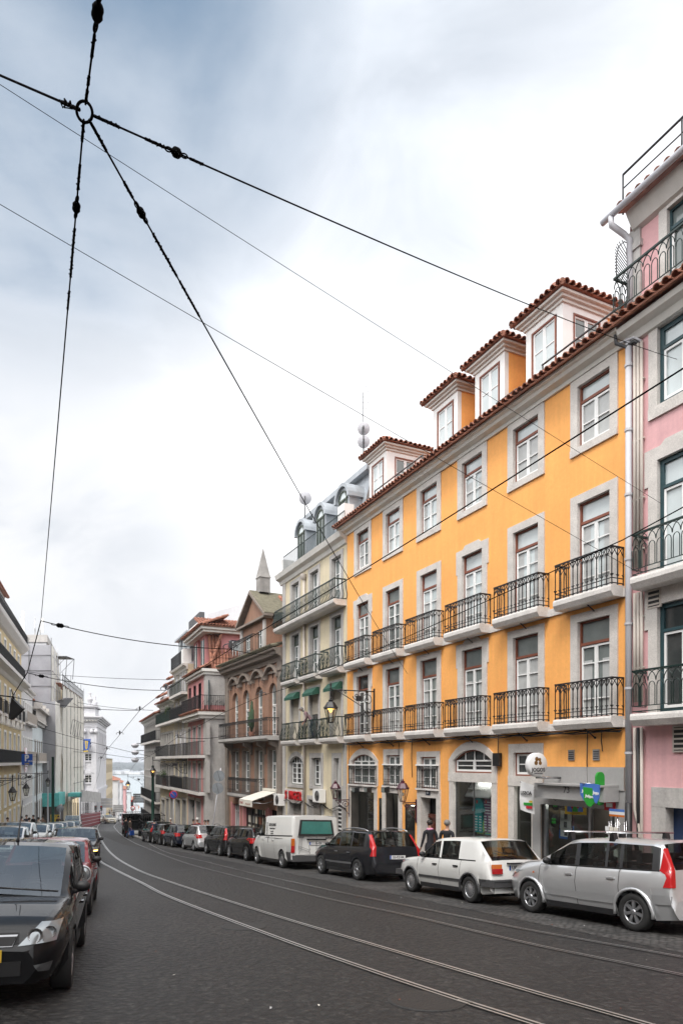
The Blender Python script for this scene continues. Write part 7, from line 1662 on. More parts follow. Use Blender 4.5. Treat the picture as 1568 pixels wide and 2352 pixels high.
def person(label, pos, face, top, legs, hair, pose='walk', scale=1., group=None, coat=.0, scarf=None, cap=None, bag=None, glasses=False, z=None):
 P = {'walk': dict(stride=.20, lean=.05), 'stand': dict(stride=.04, arm_r='hold'), 'talk': dict(stride=.05, arm_l='fold', arm_r='fold'), 'rail': dict(lean=.72, arm_l='rail', arm_r='rail', head=.04), 'down': dict(stride=.05, lean=.12, head=.05, arm_l='fold', arm_r='hold')}[pose]
 if pose not in _POSE: _POSE[pose] = body_mesh(P)
 src, bones, cr, V = _POSE[pose]; me = src.copy(); me.name = 'person'
 me.materials.clear(); mats = {'torso': top, 'leg': legs, 'head': 'skin', 'neck': 'skin', 'hand': 'skin', 'hair': hair, 'shoe': 'shoe'}; order = [top, legs, 'skin', hair, 'shoe']
 for n_ in order: me.materials.append(_M[n_])
 hc = V[cr]
 for f in me.polygons:
  c = f.center; best, bt = 9, 'torso'
  for a, b, t in bones:
   ab = b - a; u = max(0, min(1, (c - a).dot(ab) / max(ab.length_squared, 1e-9))); d = (c - a - ab * u).length * (.6 if t == 'hand' else 1.)
   if d < best: best, bt = d, t
  mt = mats[bt]
  if bt in ('head', 'hair') and (c - hc).dot(Vector((0, -.75, .66))) > -.012: mt = hair
  elif bt == 'hair': mt = 'skin'
  if bt == 'leg' and coat and c.z > .93 - coat: mt = top
  f.material_index = order.index(mt); f.use_smooth = True
 o = bpy.data.objects.new('person', me); COL.objects.link(o); tag(o, label, 'person', group)
 o.location = (pos[0], pos[1], gz(pos[0], pos[1]) + (.13 if z is None else 0)) if z is None else (pos[0], pos[1], z); o.scale = (scale,) * 3
 o.rotation_euler = (0, 0, math.atan2(face[1], face[0]) - math.pi / 2)
 # hair shell, eyes, ears and clothing pieces move with the body
 m = MB(); m.ball((hc.x, hc.y - .022, hc.z + .018), .098, hair, 12, .98); obj('hair', m, o)
 m = MB()
 for s in (1, -1): m.ball((s * .03, hc.y + .083, hc.z - .012), .011, 'black', 6)
 m.box(-.025, .025, hc.y + .072, hc.y + .086, hc.z - .082, hc.z - .076, 'cloth_red'); obj('eye', m, o)
 m = MB()
 for s in (1, -1): m.ball((s * .083, hc.y - .012, hc.z - .02), .022, 'skin', 6, 1.3)
 obj('ear', m, o)
 ln = P.get('lean', 0.)
 if coat:
  m = MB(); hz = .93; m.lathe([(.16, hz + .08), (.185, hz - .02), (.19, hz - coat * .6), (.195, hz - coat), (.18, hz - coat)], (0, .0, 0), top, 18); m.v = [(x * 1.02, y * .78, z_) for x, y, z_ in m.v]; obj('coat_skirt', m, o)
 if scarf:
  m = MB(); c = Vector((0, math.sin(ln) * .53 + .01, .93 + math.cos(ln) * .53)); m.tube([c + Vector((.085 * math.cos(a * math.pi / 5), .085 * math.sin(a * math.pi / 5), .012 * math.sin(a))) for a in range(10)], .034, scarf, 8, closed=True); obj('scarf', m, o)
 if cap: m = MB(); m.lathe([(.105, 0), (.108, .05), (.08, .1), (.001, .115)], (hc.x, hc.y - .01, hc.z + .03), cap, 14); m.box(-.06, .06, hc.y + .07, hc.y + .17, hc.z + .03, hc.z + .042, cap); obj('cap', m, o)
 if glasses: m = MB(); [m.lathe([(.022, 0), (.026, .004)], (s * .033, hc.y + .092, hc.z - .012), 'black', 10, 'y') for s in (1, -1)]; m.tube([(-.09, hc.y, hc.z), (-.055, hc.y + .09, hc.z - .01), (.055, hc.y + .09, hc.z - .01), (.09, hc.y, hc.z)], .005, 'black', 4); obj('glasses', m, o)
 if bag:
  g = thing('bag', 'light blue carrier bag hanging from the hand of a man in the road', 'bag', o.location); g.rotation_euler = o.rotation_euler; m = MB(); m.prism([(-.2, .28), (.2, .28), (.17, .68), (-.17, .68)], -.09, .09, bag, 'x'); m.v = [(x + .3, y, z_) for x, y, z_ in m.v]; m.tube([(.3, -.1, .68), (.3, 0, .84), (.3, .1, .68)], .012, bag, 5); obj('sack', m, g)
 return o
def on_pave(px, c, head_y=None):
 a = (px - CX) / FL; y = c / (a + .4764); return (a * y, y)
person('man in a long black coat with a pink scarf seen from behind', on_pave(988, 13.05), (-.35, .94), 'cloth_black', 'cloth_grey', 'hair_dark', 'walk', .97, coat=.28, scarf='cloth_pink')
person('grey haired man with glasses in a dark jacket beside the scarf wearer', on_pave(1026, 12.6), (.55, .8), 'cloth_black', 'cloth_grey', 'hair_grey', 'stand', .97, coat=.14, glasses=True)
p_ = C.w(C.sx(713, .3), .22); person('grey haired man in a mauve jumper leaning over the green balcony rail', (p_.x, p_.y), (C.n[0] - .5, C.n[1] + .45), 'cloth_mauve', 'cloth_navy', 'hair_grey', 'rail', 1., z=CAMZ + 1.09)
def ray(px, y): return ((px - CX) / FL * y, y)
GW = 'people standing by the parked cars on the right'; GLP = 'pedestrians on the left pavement'; GF = 'people near the bend'
person('man in a white cap and red jacket talking beyond the silver estate car', ray(739.4 - 0 if False else 453, 42.5), (.3, -.9), 'cloth_red', 'cloth_black', 'hair_grey', 'talk', 1., GW, cap='hair_white')
person('dark haired figure in a dark coat left of the white cap', ray(444, 43.), (.8, -.5), 'cloth_brown', 'cloth_black', 'hair_dark', 'talk', .97, GW)
person('woman with raised hands in dark jacket near the tilted sign post', ray(471, 42.5), (-.3, -.9), 'cloth_black', 'cloth_denim', 'hair_dark', 'talk', .94, GW)
person('person in a mauve top at the edge of the group by the sign post', ray(478, 43.4), (-.6, -.8), 'cloth_mauve', 'cloth_grey', 'hair_dark', 'stand', .95, GW)
person('white haired person behind the dark hatchbacks, carrying bags', ray(392, 56.5), (.2, -.9), 'cloth_pale', 'cloth_grey', 'hair_white', 'stand', .98, GW)
o_ = person('man in a navy jacket standing between two dark parked cars', ray(355, 50.3), (-.5, .85), 'cloth_navy', 'cloth_denim', 'hair_dark', 'down', 1.03, z=gz(*ray(355, 50.3)))
o_ = person('man in black standing at the tail of the dark truck', ray(289, 62.5), (.4, .8), 'cloth_black', 'cloth_black', 'hair_dark', 'stand', 1.03, z=gz(*ray(289, 62.5)))
o_ = person('man in brown jacket carrying a blue bag in the road', ray(298, 61), (.5, .7), 'cloth_brown', 'cloth_denim', 'hair_dark', 'walk', 1., z=gz(*ray(298, 61)), bag='plate_blue')
for px, y, f, top, legs, hair, pose, sc_, lb in (
 (18.5, 47, (.2, -.9), 'cloth_brown', 'cloth_black', 'hair_dark', 'down', .97, 'man in a brown jacket looking down at the left edge'),
 (49, 50, (-.2, .9), 'cloth_tan', 'cloth_grey', 'hair_dark', 'walk', 1.02, 'man in a tan grey jacket seen from behind on the left'),
 (61, 58, (.2, -.9), 'cloth_check', 'cloth_denim', 'hair_dark', 'stand', 1.06, 'man in a checked shirt facing the street'),
 (67, 50, (-.2, .9), 'cloth_grey', 'cloth_black', 'hair_dark', 'walk', .96, 'woman in a grey coat seen from behind'),
 (77, 57, (-.4, -.8), 'cloth_black', 'cloth_black', 'hair_dark', 'talk', 1.06, 'tall person in black beside the parking sign post'),
 (88, 54, (.4, .8), 'cloth_pale', 'cloth_denim', 'hair_dark', 'talk', .97, 'woman in a pale top close to the sign post'),
 (98, 62, (.3, -.9), 'cloth_tan', 'cloth_grey', 'hair_dark', 'walk', .98, 'woman with reddish brown coat beyond the sign post'),
 (134, 70, (.3, -.9), 'cloth_brown', 'cloth_black', 'hair_dark', 'walk', .97, 'pedestrian beside the yellow poster')):
 person(lb, ray(px, y), f, top, legs, hair, pose, sc_, GLP)
for px, y, top, lb in ((229.5, 121, 'cloth_black', 'lone pedestrian in black at the church corner'), (252.5, 131, 'cloth_navy', 'left figure of the dark group beyond the taxi'), (256, 130, 'cloth_pale', 'pale figure in the group beyond the taxi'), (260, 131, 'cloth_black', 'dark figure right of the pale one beyond the taxi'), (264, 128, 'cloth_brown', 'right hand figure of the group beyond the taxi')):
 person(lb, ray(px, y), (.2, -.9), top, 'cloth_black', 'hair_dark', 'stand', 1.03, GF)
# ------------------------------------------------------------------ lanterns
def lantern(t, c, h, m_, lit, parts_glow='lamp_glow', up=True, sides=6):
 """glazed street lantern body centred on c (thing-local), height h"""
 s = h / .9; x, y, z = c
 m = MB(); A = lambda r, a: (x + r * math.cos(a), y + r * math.sin(a))
 for k in range(sides):
  a = 2 * math.pi * k / sides; b_, tp = A(.11 * s, a), A(.23 * s, a); m.tube([(*b_, z - .40 * s), (*tp, z + .10 * s)], .013 * s, m_, 5)
 m.lathe([(.12 * s, -.42 * s), (.13 * s, -.39 * s), (.10 * s, -.38 * s), (.001, -.42 * s)], c, m_, sides, smooth=False); m.lathe([(.245 * s, .08 * s), (.255 * s, .12 * s), (.225 * s, .13 * s)], c, m_, sides, smooth=False)
 m.lathe([(.255 * s, .12 * s), (.14 * s, .32 * s), (.07 * s, .36 * s), (.09 * s, .40 * s), (.03 * s, .43 * s), (.035 * s, .47 * s), (.001, .52 * s)], c, m_, sides, smooth=False)
 for k in range(sides * 2): a = math.pi * k / sides; p = A(.25 * s, a); m.ball((*p, z + .14 * s), .018 * s, m_, 5)
 f = obj('lamp_frame', m, t)
 m = MB(); m.lathe([(.11 * s, -.39 * s), (.228 * s, .08 * s)], c, 'lantern_glass', sides, smooth=False); obj('lamp_pane', m, f)
 m = MB()
 if lit: m.lathe([(.001, -.05 * s), (.05 * s, -.02 * s), (.06 * s, .05 * s), (.13 * s, .07 * s), (.13 * s, .085 * s), (.001, .085 * s)], c, parts_glow, 12)
 else: m.ball((x, y, z - .12 * s), .05 * s, 'plate_white', 8, 1.4)
 obj('bulb', m, f)
 return f
def scroll(m, pts_c, r0, turns, m_, sgn=1, rad=.016):
 c = pts_c; m.tube([(c[0], c[1] + (r0 * (1 - q / 26)) * math.cos(sgn * q * turns * 2 * math.pi / 24), c[2] + (r0 * (1 - q / 26)) * math.sin(sgn * q * turns * 2 * math.pi / 24)) for q in range(25)], rad, m_, 5)
def bracket_lamp(F, name, label, s, L, zarm, h, lit, m_='iron', wall_n=0., drop=.55, standing=False, group=None):
 """ornate wall bracket carrying a lantern; standing=True puts the lantern on top of the arm"""
 t = F.root(name, label, 'street lamp', s, group=group, z=zarm)
 m = MB(); m.box(s - .03, s + .03, wall_n, wall_n + .05, zarm - (1.05 if not standing else .75), zarm + .12, m_); m.tube([(s, wall_n + .05, zarm), (s, wall_n + L, zarm)], .022, m_, 6); k = L / 2.
 if standing:
  scroll(m, (s, L * .30, zarm - .20), .17, 1.5, m_, 1); scroll(m, (s, L * .72, zarm - .10), .09, 1.4, m_, -1); m.tube([(s, .05, zarm - .65), (s, L * .5, zarm - .32), (s, L, zarm - .02)], .014, m_, 5)
 else:
  m.tube([(s, .05, zarm - 1.0), (s, .30 * k + .05, zarm - .98), (s, .62 * k, zarm - .62), (s, 1.1 * k, zarm - .36), (s, 1.7 * k, zarm - .04)], .018, m_, 5); scroll(m, (s, .34 * k, zarm - .36), .27 * k, 1.6, m_, 1); scroll(m, (s, .30 * k, zarm - .80), .15 * k, 1.4, m_, -1); scroll(m, (s, .85 * k, zarm - .22), .16 * k, 1.4, m_, -1)
  scroll(m, (s, 1.35 * k, zarm - .09), .08 * k, 1.2, m_, 1); m.box(s - .02, s + .02, .62 * k, .86 * k, zarm - .42, zarm - .20, m_)
  m.tube([(s, L, zarm + .1), (s, L, zarm - drop)], .02, m_, 6); m.lathe([(.0, .32), (.05, .2), (.02, .1), (.055, .04), (.02, 0)], (s, L, zarm), m_, 8)
 obj('bracket', m, t); dz = DZ[t.name]
 c = (s, L, (zarm + .52 * h) if standing else (zarm - drop - .45 * h)); c = (c[0], c[1], c[2] + dz); keep = DZ.pop(t.name); lantern(t, c, h, m_, lit); DZ[t.name] = keep
 return t
sL = Y.sx(860); zA = Y.zx(759.5, 1584, 1.99)
bracket_lamp(Y, 'wall_lantern', 'large lit lantern hanging from a scrolled bracket between the cream and yellow buildings', sL, 1.99, zA, 1.0, True, drop=.42)
for px, L_, yb, lb in ((957, .60, 1846, 'maroon lantern on a bracket in front of the yellow wall'), (804, .72, 1840, 'maroon lantern on a bracket beside the dark green door')):
 s = Y.sx(px); bracket_lamp(Y, 'wall_lantern', lb, s, L_, Y.zx(px - 22, yb, L_), .82, False, 'maroon', standing=True)
s = K.sx(430); bracket_lamp(K, 'wall_lantern', 'lit lantern hanging from a scrolled bracket on the tall white building', s, 2.6, K.zx(385, 1747, 2.6), .85, True, drop=.5)
s = J.sx(333); bracket_lamp(J, 'wall_lantern', 'lit lantern hanging in front of the water beside the grey terrace', s, 1.9, J.zx(318, 1792, 1.9), 1.1, True, drop=.5)
for px, y_, L_, lb in ((0, 1810, 2.6, 'black lantern on a long bracket, first on the pale yellow wall'), (46, 1791, 2.6, 'black lantern hanging over the parking sign')):
 s = Lf.sx(28.8 if px == 0 else 60, L_); bracket_lamp(Lf, 'wall_lantern', lb, s, L_, Lf.zx(28.8 if px == 0 else 60, 1793 if px == 0 else 1788, L_), .8, False, drop=.35)
s = Lf.sx(110, 2.4); bracket_lamp(Lf, 'wall_lantern', 'pale lantern on an ornate bracket against the scaffold netting', s, 2.4, Lf.zx(110, 1777, 2.4), .85, False, drop=.4)
# ------------------------------------------------------------------ poles, road signs and traffic lights
def pole(name, label, px, ytop, y, m_, r, cat='pole'):
 p = at(px, ytop, y); zb = gz(p.x, p.y); t = thing(name, label, cat, (p.x, p.y, zb)); h = p.z - zb
 m = MB(); m.lathe([(r * 1.5, 0), (r * 1.5, .9), (r * 1.1, 1.0), (r, 1.05), (r * .8, h), (r * 1.1, h + .02), (.001, h + .06)], (0, 0, 0), m_, 10); obj('post', m, t); return t, h
pole('tram_pole', 'dark green tram wire pole in front of the scaffold', 121.5, 1740, 68, 'green_pole', .15); pole('tram_pole', 'dark green tram wire pole in front of the grey terrace', 351, 1760, 60, 'green_pole', .14)
pole('wooden_pole', 'pale grey slim pole with a cross arm near the scaffold', 110, 1750, 74, 'pipe_grey', .08)
t, h = pole('parking_sign', 'blue parking sign with white P on a thin post', 84.5, 1733, 50, 'trim_grey', .045, 'road sign')
zc = (HZ - 1745) / FL * 50 + CAMZ - t.location.z; m = MB(); m.box(-1.10, -.30, -.03, 0, zc - .40, zc + .40, 'plate_blue'); pn = obj('panel', m, t); text_mesh('lettering', 'P', .62, 'plate_white', pn, frame_mat((-.72, -.035, zc + .08), (1, 0, 0), (0, 0, 1)), bold=.02); text_mesh('lettering', '24 H', .15, 'plate_white', pn, frame_mat((-.47, -.035, zc - .12), (1, 0, 0), (0, 0, 1)), bold=.004); text_mesh('lettering', 'LIVRE', .14, 'plate_yellow', pn, frame_mat((-.7, -.035, zc - .31), (1, 0, 0), (0, 0, 1)), bold=.004); m = MB(); m.tube([(-.3, -.015, zc + .2), (0, 0, zc + .2)], .015, 'iron', 4); m.tube([(-.3, -.015, zc - .2), (0, 0, zc - .2)], .015, 'iron', 4); arch_ring(m, -.84, -.60, zc + .3, .05, .02, -.038, -.031, 'plate_white', 6); obj('arm', m, pn)
mat('sign_back', (.20, .215, .23), .5, var=.15, scale=4)
# tilted post with two blank-backed discs
p0, p1 = at(491, 1880, 43.5), at(505.5, 1775, 43.5); t = thing('tilted_sign_post', 'leaning post with two grey round sign backs at the rose building corner', 'road sign', (p0.x, p0.y, gz(p0.x, p0.y)))
m = MB(); d = Vector((p1.x - p0.x, 0, p1.z - p0.z)).normalized(); base = Vector((0, 0, p0.z - t.location.z)) - d * ((p0.z - t.location.z) / d.z); m.tube([base, Vector((p1.x - p0.x, 0, p1.z - t.location.z)) + d * .3], .035, 'pipe_grey', 8); ps = obj('post', m, t)
for y_ in (1783, 1811):
 q = at(503 if y_ < 1800 else 500, y_ , 43.45); m = MB(); c = (q.x - p0.x, -.05, q.z - t.location.z); m.lathe([(.001, -.02), (.36, -.02), (.36, .02), (.34, .02), (.001, .02)], c, 'sign_back', 24, 'y', smooth=False); m.tube([(c[0] - .09, -.075, c[2] + .3), (c[0] + .07, -.075, c[2] - .3)], .015, 'trim_grey', 4); obj('disc', m, t)
# no-stopping sign on the right, round sign on the left, direction boards and lights at the bend
mat('sign_red', (.5, .02, .03), .4, var=.05)
q = at(398.5, 1826, 54); t = thing('no_stopping_sign', 'round blue no stopping sign with red ring and slash', 'road sign', (q.x, q.y, gz(q.x, q.y))); z = q.z - t.location.z
m = MB(); m.tube([(0, .03, 0), (0, .03, z + .3)], .03, 'pipe_grey', 6); obj('post', m, t); m = MB(); m.lathe([(.001, 0), (.27, 0), (.27, .02), (.001, .02)], (0, -.02, z), 'plate_blue', 24, 'y', smooth=False); m.lathe([(.27, -.01), (.33, -.01), (.33, .02), (.27, .02)], (0, -.02, z), 'sign_red', 24, 'y'); m.tube([(-.2, -.035, z + .2), (.2, -.035, z - .2)], .028, 'sign_red', 4); obj('disc', m, t)
q = at(138, 1858, 76); t = thing('round_sign_back', 'round grey sign back on a post beside the yellow poster', 'road sign', (q.x, q.y, gz(q.x, q.y))); z = q.z - t.location.z; m = MB(); m.tube([(0, .03, 0), (0, .03, z)], .04, 'pipe_grey', 6); obj('post', m, t); m = MB(); m.lathe([(.001, 0), (.42, 0), (.42, .02), (.001, .02)], (0, 0, z), 'sign_back', 24, 'y'); obj('disc', m, t)
def dirboard(label, px, y_, y, w, h, rows, m_):
 q = at(px, y_, y); t = thing('direction_board', label, 'road sign', (q.x, q.y, gz(q.x, q.y))); z = q.z - t.location.z
 m = MB(); m.tube([(-w * .3, .05, 0), (-w * .3, .05, z + h / 2)], .05, 'pipe_grey', 6); m.tube([(w * .3, .05, 0), (w * .3, .05, z + h / 2)], .05, 'pipe_grey', 6); obj('post', m, t)
 for k in range(rows): m = MB(); m.box(-w / 2, w / 2, -.03, .0, z - h / 2 + h * k / rows + .03, z - h / 2 + h * (k + 1) / rows - .01, m_); obj('panel', m, t)
dirboard('stacked grey direction board on two posts in front of the water', 321, 1834, 88, 1.7, 1.2, 5, 'trim_grey'); dirboard('stacked direction board beside the church flank', 272, 1858, 118, 1.8, 1.3, 4, 'grey_panel'); dirboard('tall grey frame board against the cream flank', 245, 1845, 128, 2.2, 1.8, 3, 'grey_panel')
def signal(label, px, y_, y):
 q = at(px, y_, y); t = thing('traffic_light', label, 'traffic light', (q.x, q.y, gz(q.x, q.y))); z = q.z - t.location.z; m = MB(); m.tube([(0, .1, 0), (0, .1, z + .4)], .05, 'black', 6); obj('post', m, t); m = MB(); m.box(-.16, .16, -.1, .1, z - .45, z + .45, 'black'); h = obj('signal_head', m, t)
 for k, c in enumerate(('lamp_red', 'trim_grey', 'trim_grey')): m = MB(); m.lathe([(.001, -.13), (.11, -.11), (.11, -.1)], (0, 0, z + .28 - .28 * k), c, 12, 'y'); obj('lens', m, h)
signal('traffic light in front of the pale lower street', 303, 1845, 100); signal('traffic light left of the church corner', 220, 1857, 117); signal('traffic light at the foot of the cream flank', 233, 1857, 126)
q = at(305, 1857, 98); t = thing('speed_sign', 'small round sign with red ring below the traffic light', 'road sign', (q.x, q.y, gz(q.x, q.y))); z = q.z - t.location.z; m = MB(); m.tube([(0, .03, 0), (0, .03, z)], .04, 'pipe_grey', 6); obj('post', m, t); m = MB(); m.lathe([(.001, -.01), (.24, -.01), (.24, .02), (.001, .02)], (0, 0, z), 'plate_white', 20, 'y'); m.lathe([(.24, -.02), (.34, -.02), (.34, .02), (.24, .02)], (0, 0, z), 'sign_red', 20, 'y'); obj('disc', m, t)
q = at(322, 1727, 84); t = J.root('globe_lamps', 'column of three grey bowl lamps on the corner of the grey terrace', 'lamp', 16.6, .3, z=J.zx(326, 1752))
for k, y_ in enumerate((1712, 1728, 1745)): m = MB(); s = 16.7; zz = (HZ - y_) / FL * 81; m.lathe([(.001, .25), (.42, .1), (.46, -.05), (.3, -.28), (.12, -.36), (.001, -.36)], (s, 1.0, zz), 'pipe_grey', 14); m.tube([(s, 0, zz + .2), (s, .9, zz + .2)], .04, 'iron', 5); obj('lamp_bowl', m, t)
# ------------------------------------------------------------------ shop things on the yellow building
z = Y.zx(1231, 1757, .9); s = Y.sx(1231, .9)
t = Y.root('lottery_sign', 'round white sign with brown clover leaf and the word JOGOS', 'sign', s, .9, z=z)
m = MB(); m.lathe([(.001, -.08), (.305, -.08), (.32, -.06), (.32, .06), (.305, .08), (.001, .08)], (s, .9, z), 'plate_white', 36, 'x'); m.tube([(s, 0, z - .36), (s, .9, z - .34), (s, .9, z - .28)], .03, 'steel', 6); dsk = obj('disc', m, t)
mat('clover_brown', (.16, .075, .012), .5, var=.05)
for sg in (-1, 1):
 m = MB()
 for ang, sc_ in ((.25, 1), (1.15, .8), (2.05, .9), (3.4, 1), ):
  c = Vector((.085 * math.cos(ang * 1.57 + .5), .085 * math.sin(ang * 1.57 + .5))) * sc_
  m.poly([(s + sg * .083, .9 + c.x * 1.0 + .06 * sc_ * math.cos(a * math.pi / 7), z + .085 + c.y + .06 * sc_ * math.sin(a * math.pi / 7)) for a in range(14)], 'clover_brown')
 obj('clover_emblem', m, dsk); text_mesh('lettering', 'JOGOS', .145, 'trim_grey', dsk, frame_mat((s + sg * .086, .9, z - .14 + DZ[t.name]), (0, 1, 0) if sg == 1 else (0, -1, 0), (0, 0, 1)), bold=.004); text_mesh('lettering', 'SANTACASA', .05, 'trim_grey', dsk, frame_mat((s + sg * .086, .9, z - .23 + DZ[t.name]), (0, 1, 0) if sg == 1 else (0, -1, 0), (0, 0, 1)))
mat('jack_green', (.02, .28, .03), .5, var=.1); mat('jack_blue', (.06, .16, .48), .5, var=.1)
for px, y_, n, c_, lb in ((1347, 1819, .75, 'jack_blue', 'blue lottery pennant hanging above the shop door'), (1355, 1830, .95, 'jack_green', 'green lottery pennant with a white word, lowest of the cluster'), (1369, 1822, 1.0, 'jack_blue', 'narrow blue pennant right of the green one')):
 s = Y.sx(px, n); z = Y.zx(px, y_, n); t = Y.root('lottery_pennant', lb, 'pennant', s, n, 'lottery pennants', z=z); m = MB(); w_ = .22 if px != 1369 else .11
 m.prism([(s - w_, z + .19), (s + w_, z + .22), (s + w_ * .9, z - .08), (s + w_ * .4, z - .22), (s - w_ * .1, z - .25), (s - w_ * .8, z - .12)], n - .012, n + .012, c_); obj('cloth', m, t)
 text_mesh('lettering', 'Jackpot!' if px != 1369 else 'Jogo', .085 if px != 1369 else .1, 'plate_white', t, frame_mat((s, n + .014, z + DZ[t.name]), (-1, 0, -.08), (-.08, 0, 1)), bold=.006)
s = Y.sx(1377, .5); z = Y.zx(1377, 1812, .5); t = Y.root('clover_plate', 'rounded bright green bracket plate holding the lottery pennants', 'bracket', s, .5, z=z); m = MB(); m.prism([(.5 + .0 + .13 * math.cos(a * math.pi / 8), z + .28 + .13 * math.sin(a * math.pi / 8)) for a in range(9)] + [(.5 + .13 * math.cos(a * math.pi / 8), z - .28 + .13 * math.sin(a * math.pi / 8)) for a in range(8, 17)], s - .03, s + .03, 'jack_green', 'x'); m.lathe([(.05, -.04), (.08, -.04), (.08, .04), (.05, .04)], (s, .5, z), 'green_iron', 14, 'x'); obj('plate', m, t); m = MB(); m.tube([(s, .5, z + .1), (s + .3, .85, z + .14)], .015, 'steel', 5); m.tube([(s, .03, z), (s, .4, z)], .02, 'steel', 5); obj('rod', m, t)
s = Y.sx(1216, .5); z = Y.zx(1212, 1835, .6); t = Y.root('lisbon_flag', 'small white flag with the word LISBOA on a slanted pole', 'flag', s, .3, z=z); m = MB(); P = [[(s - .28 + .56 * i / 5, .6 + .02 * math.sin(i + j), z + .38 - .8 * j / 5 + .04 * i * .5) for i in range(6)] for j in range(6)]; m.grid(P, 'plate_white'); m.grid([[(a, b - .006, c) for a, b, c in r_] for r_ in P], 'plate_white'); cl_ = obj('cloth', m, t); text_mesh('lettering', 'LISBOA', .14, 'trim_grey', cl_, frame_mat((s, .632, z + .15 + DZ[t.name]), (-1, 0, 0), (0, 0, 1)), bold=.004); m = MB(); m.box(s - .25, s + .1, .626, .632, z - .18, z - .11, 'jack_green'); m.box(s - .25, s + .0, .626, .632, z - .27, z - .20, 'sign_red'); m.box(s - .25, s - .12, .626, .632, z - .1, z - .05, 'plate_yellow'); obj('stripe', m, cl_); m = MB(); m.tube([(s + .3, .6, z + .46), (s - .55, .05, z - .05)], .014, 'steel', 5); obj('flag_pole', m, t)
# postcard stand, red vending sign, yellow posters and green banner in the shop window
s = Y.sx(1418, .5); t = Y.root('postcard_stand', 'tall wire postcard stand with a blue and orange header', 'stand', s, .5); zb = Y.g(s, .5) + .13; m = MB()
for q in range(6): a = math.pi * q / 3; m.tube([(s + .2 * math.cos(a), .5 + .2 * math.sin(a), zb + .2), (s + .2 * math.cos(a), .5 + .2 * math.sin(a), zb + 1.7)], .009, 'steel', 4)
for k in range(6): m.lathe([(.2, 0), (.2, .012)], (s, .5, zb + .3 + .26 * k), 'steel', 12)
m.tube([(s, .5, zb), (s, .5, zb + 1.9)], .02, 'steel', 6); m.lathe([(.25, 0), (.25, .03), (.001, .04)], (s, .5, zb), 'trim_grey', 12); obj('wire_rack', m, t)
m = MB(); m.box(s - .22, s + .22, .52, .54, zb + 1.86, zb + 1.93, 'plate_white'); m.box(s - .22, s + .22, .52, .54, zb + 1.931, zb + 1.99, 'jack_blue'); m.box(s - .22, s + .22, .52, .54, zb + 1.81, zb + 1.859, 'lamp_orange'); obj('header', m, t)
r = random.Random(6); m = MB()
for k in range(4):
 for q in range(3): m.box(s - .19 + .13 * q, s - .08 + .13 * q, .70, .71, zb + .62 + .26 * k, zb + .80 + .26 * k, r.choice(['plate_white', 'jack_blue', 'canvas', 'jack_green', 'lamp_red']))
obj('postcard', m, t)
def hung(name, label, cat, px, y_, n, draw, group=None):
 s = Y.sx(px, n); z = Y.zx(px, y_, n); t = Y.root(name, label, cat, s, n, group, z=z); draw(t, s, z); return t
for i, px in enumerate((1309, 1322, 1334)):
 def dr(t, s, z):
  m = MB(); m.box(s - .19, s + .19, -.10, -.09, z - .27, z + .27, 'plate_yellow'); m.box(s - .14, s + .14, -.089, -.086, z + .12, z + .2, 'sign_red'); m.box(s - .08, s + .1, -.089, -.086, z - .2, z + .05, 'jack_green' if i % 2 else 'jack_blue'); m.box(s - .12, s - .05, -.0885, -.085, z - .1, z + .08, 'sign_red'); obj('sheet', m, t)
 hung('window_poster', ['left', 'middle', 'right'][i] + ' one of three yellow posters inside the shop glass', 'poster', px, 1848, -.1, dr, 'yellow posters in the shop window')
hung('green_banner', 'green band across the top of the paper shop window', 'banner', 1310, 1832, -.16, lambda t, s, z: obj('sheet', (lambda m: (m.box(s - .95, s + .95, -.17, -.16, z - .2, z + .2, 'jack_green'), [m.tube([(s - .9 + .2 * q, -.155, z - .2), (s - .72 + .2 * q, -.155, z + .2)], .012, 'green_iron', 4) for q in range(9)], m)[-1])(MB()), t))
for i, (px, y_, c_) in enumerate(((1300, 1874, 'maroon'), (1299, 1893, 'maroon'), (1300, 1912, 'jack_blue'))):
 hung('framed_photo', ['upper purple', 'lower purple', 'blue'][i] + ' picture frame displayed in the paper shop window', 'picture frame', px, y_, -.35, lambda t, s, z: obj('frame', (lambda m: (m.box(s - .27, s + .27, -.37, -.34, z - .19, z + .19, c_), m.box(s - .21, s + .21, -.34, -.335, z - .13, z + .13, 'plate_white'), m.box(s - .06, s + .06, -.335, -.33, z - .1, z + .06, 'trim_grey'), m)[-1])(MB()), t), 'picture frames in the shop window')
for c in ((1275, 1848), (1272, 1886)): hung('clover_disc', 'dark round clover emblem on the shop glass, %s' % ('upper one' if c[1] < 1860 else 'lower one'), 'emblem', c[0], c[1], -.09, lambda t, s, z: obj('disc', (lambda m: (m.lathe([(.001, 0), (.17, 0), (.17, .01), (.001, .01)], (s, -.1, z), 'black', 20, 'y'), [m.ball((s + .055 * math.cos(a), -.088, z + .06 * math.sin(a)), .04, 'jack_green', 8, 1) for a in (.8, 2.4, 3.9, 5.5)], m)[-1])(MB()), t), 'clover emblems')
hung('red_dispenser_sign', 'red and dark sign plate right of the lottery pennants', 'sign', 1400, 1836, .05, lambda t, s, z: obj('panel', (lambda m: (m.box(s - .16, s + .16, .03, .07, z - .28, z + .05, 'sign_red'), m.box(s - .16, s + .16, .03, .07, z + .051, z + .3, 'trim_grey'), m.box(s - .1, s + .1, .071, .074, z - .2, z - .1, 'plate_white'), m)[-1])(MB()), t))
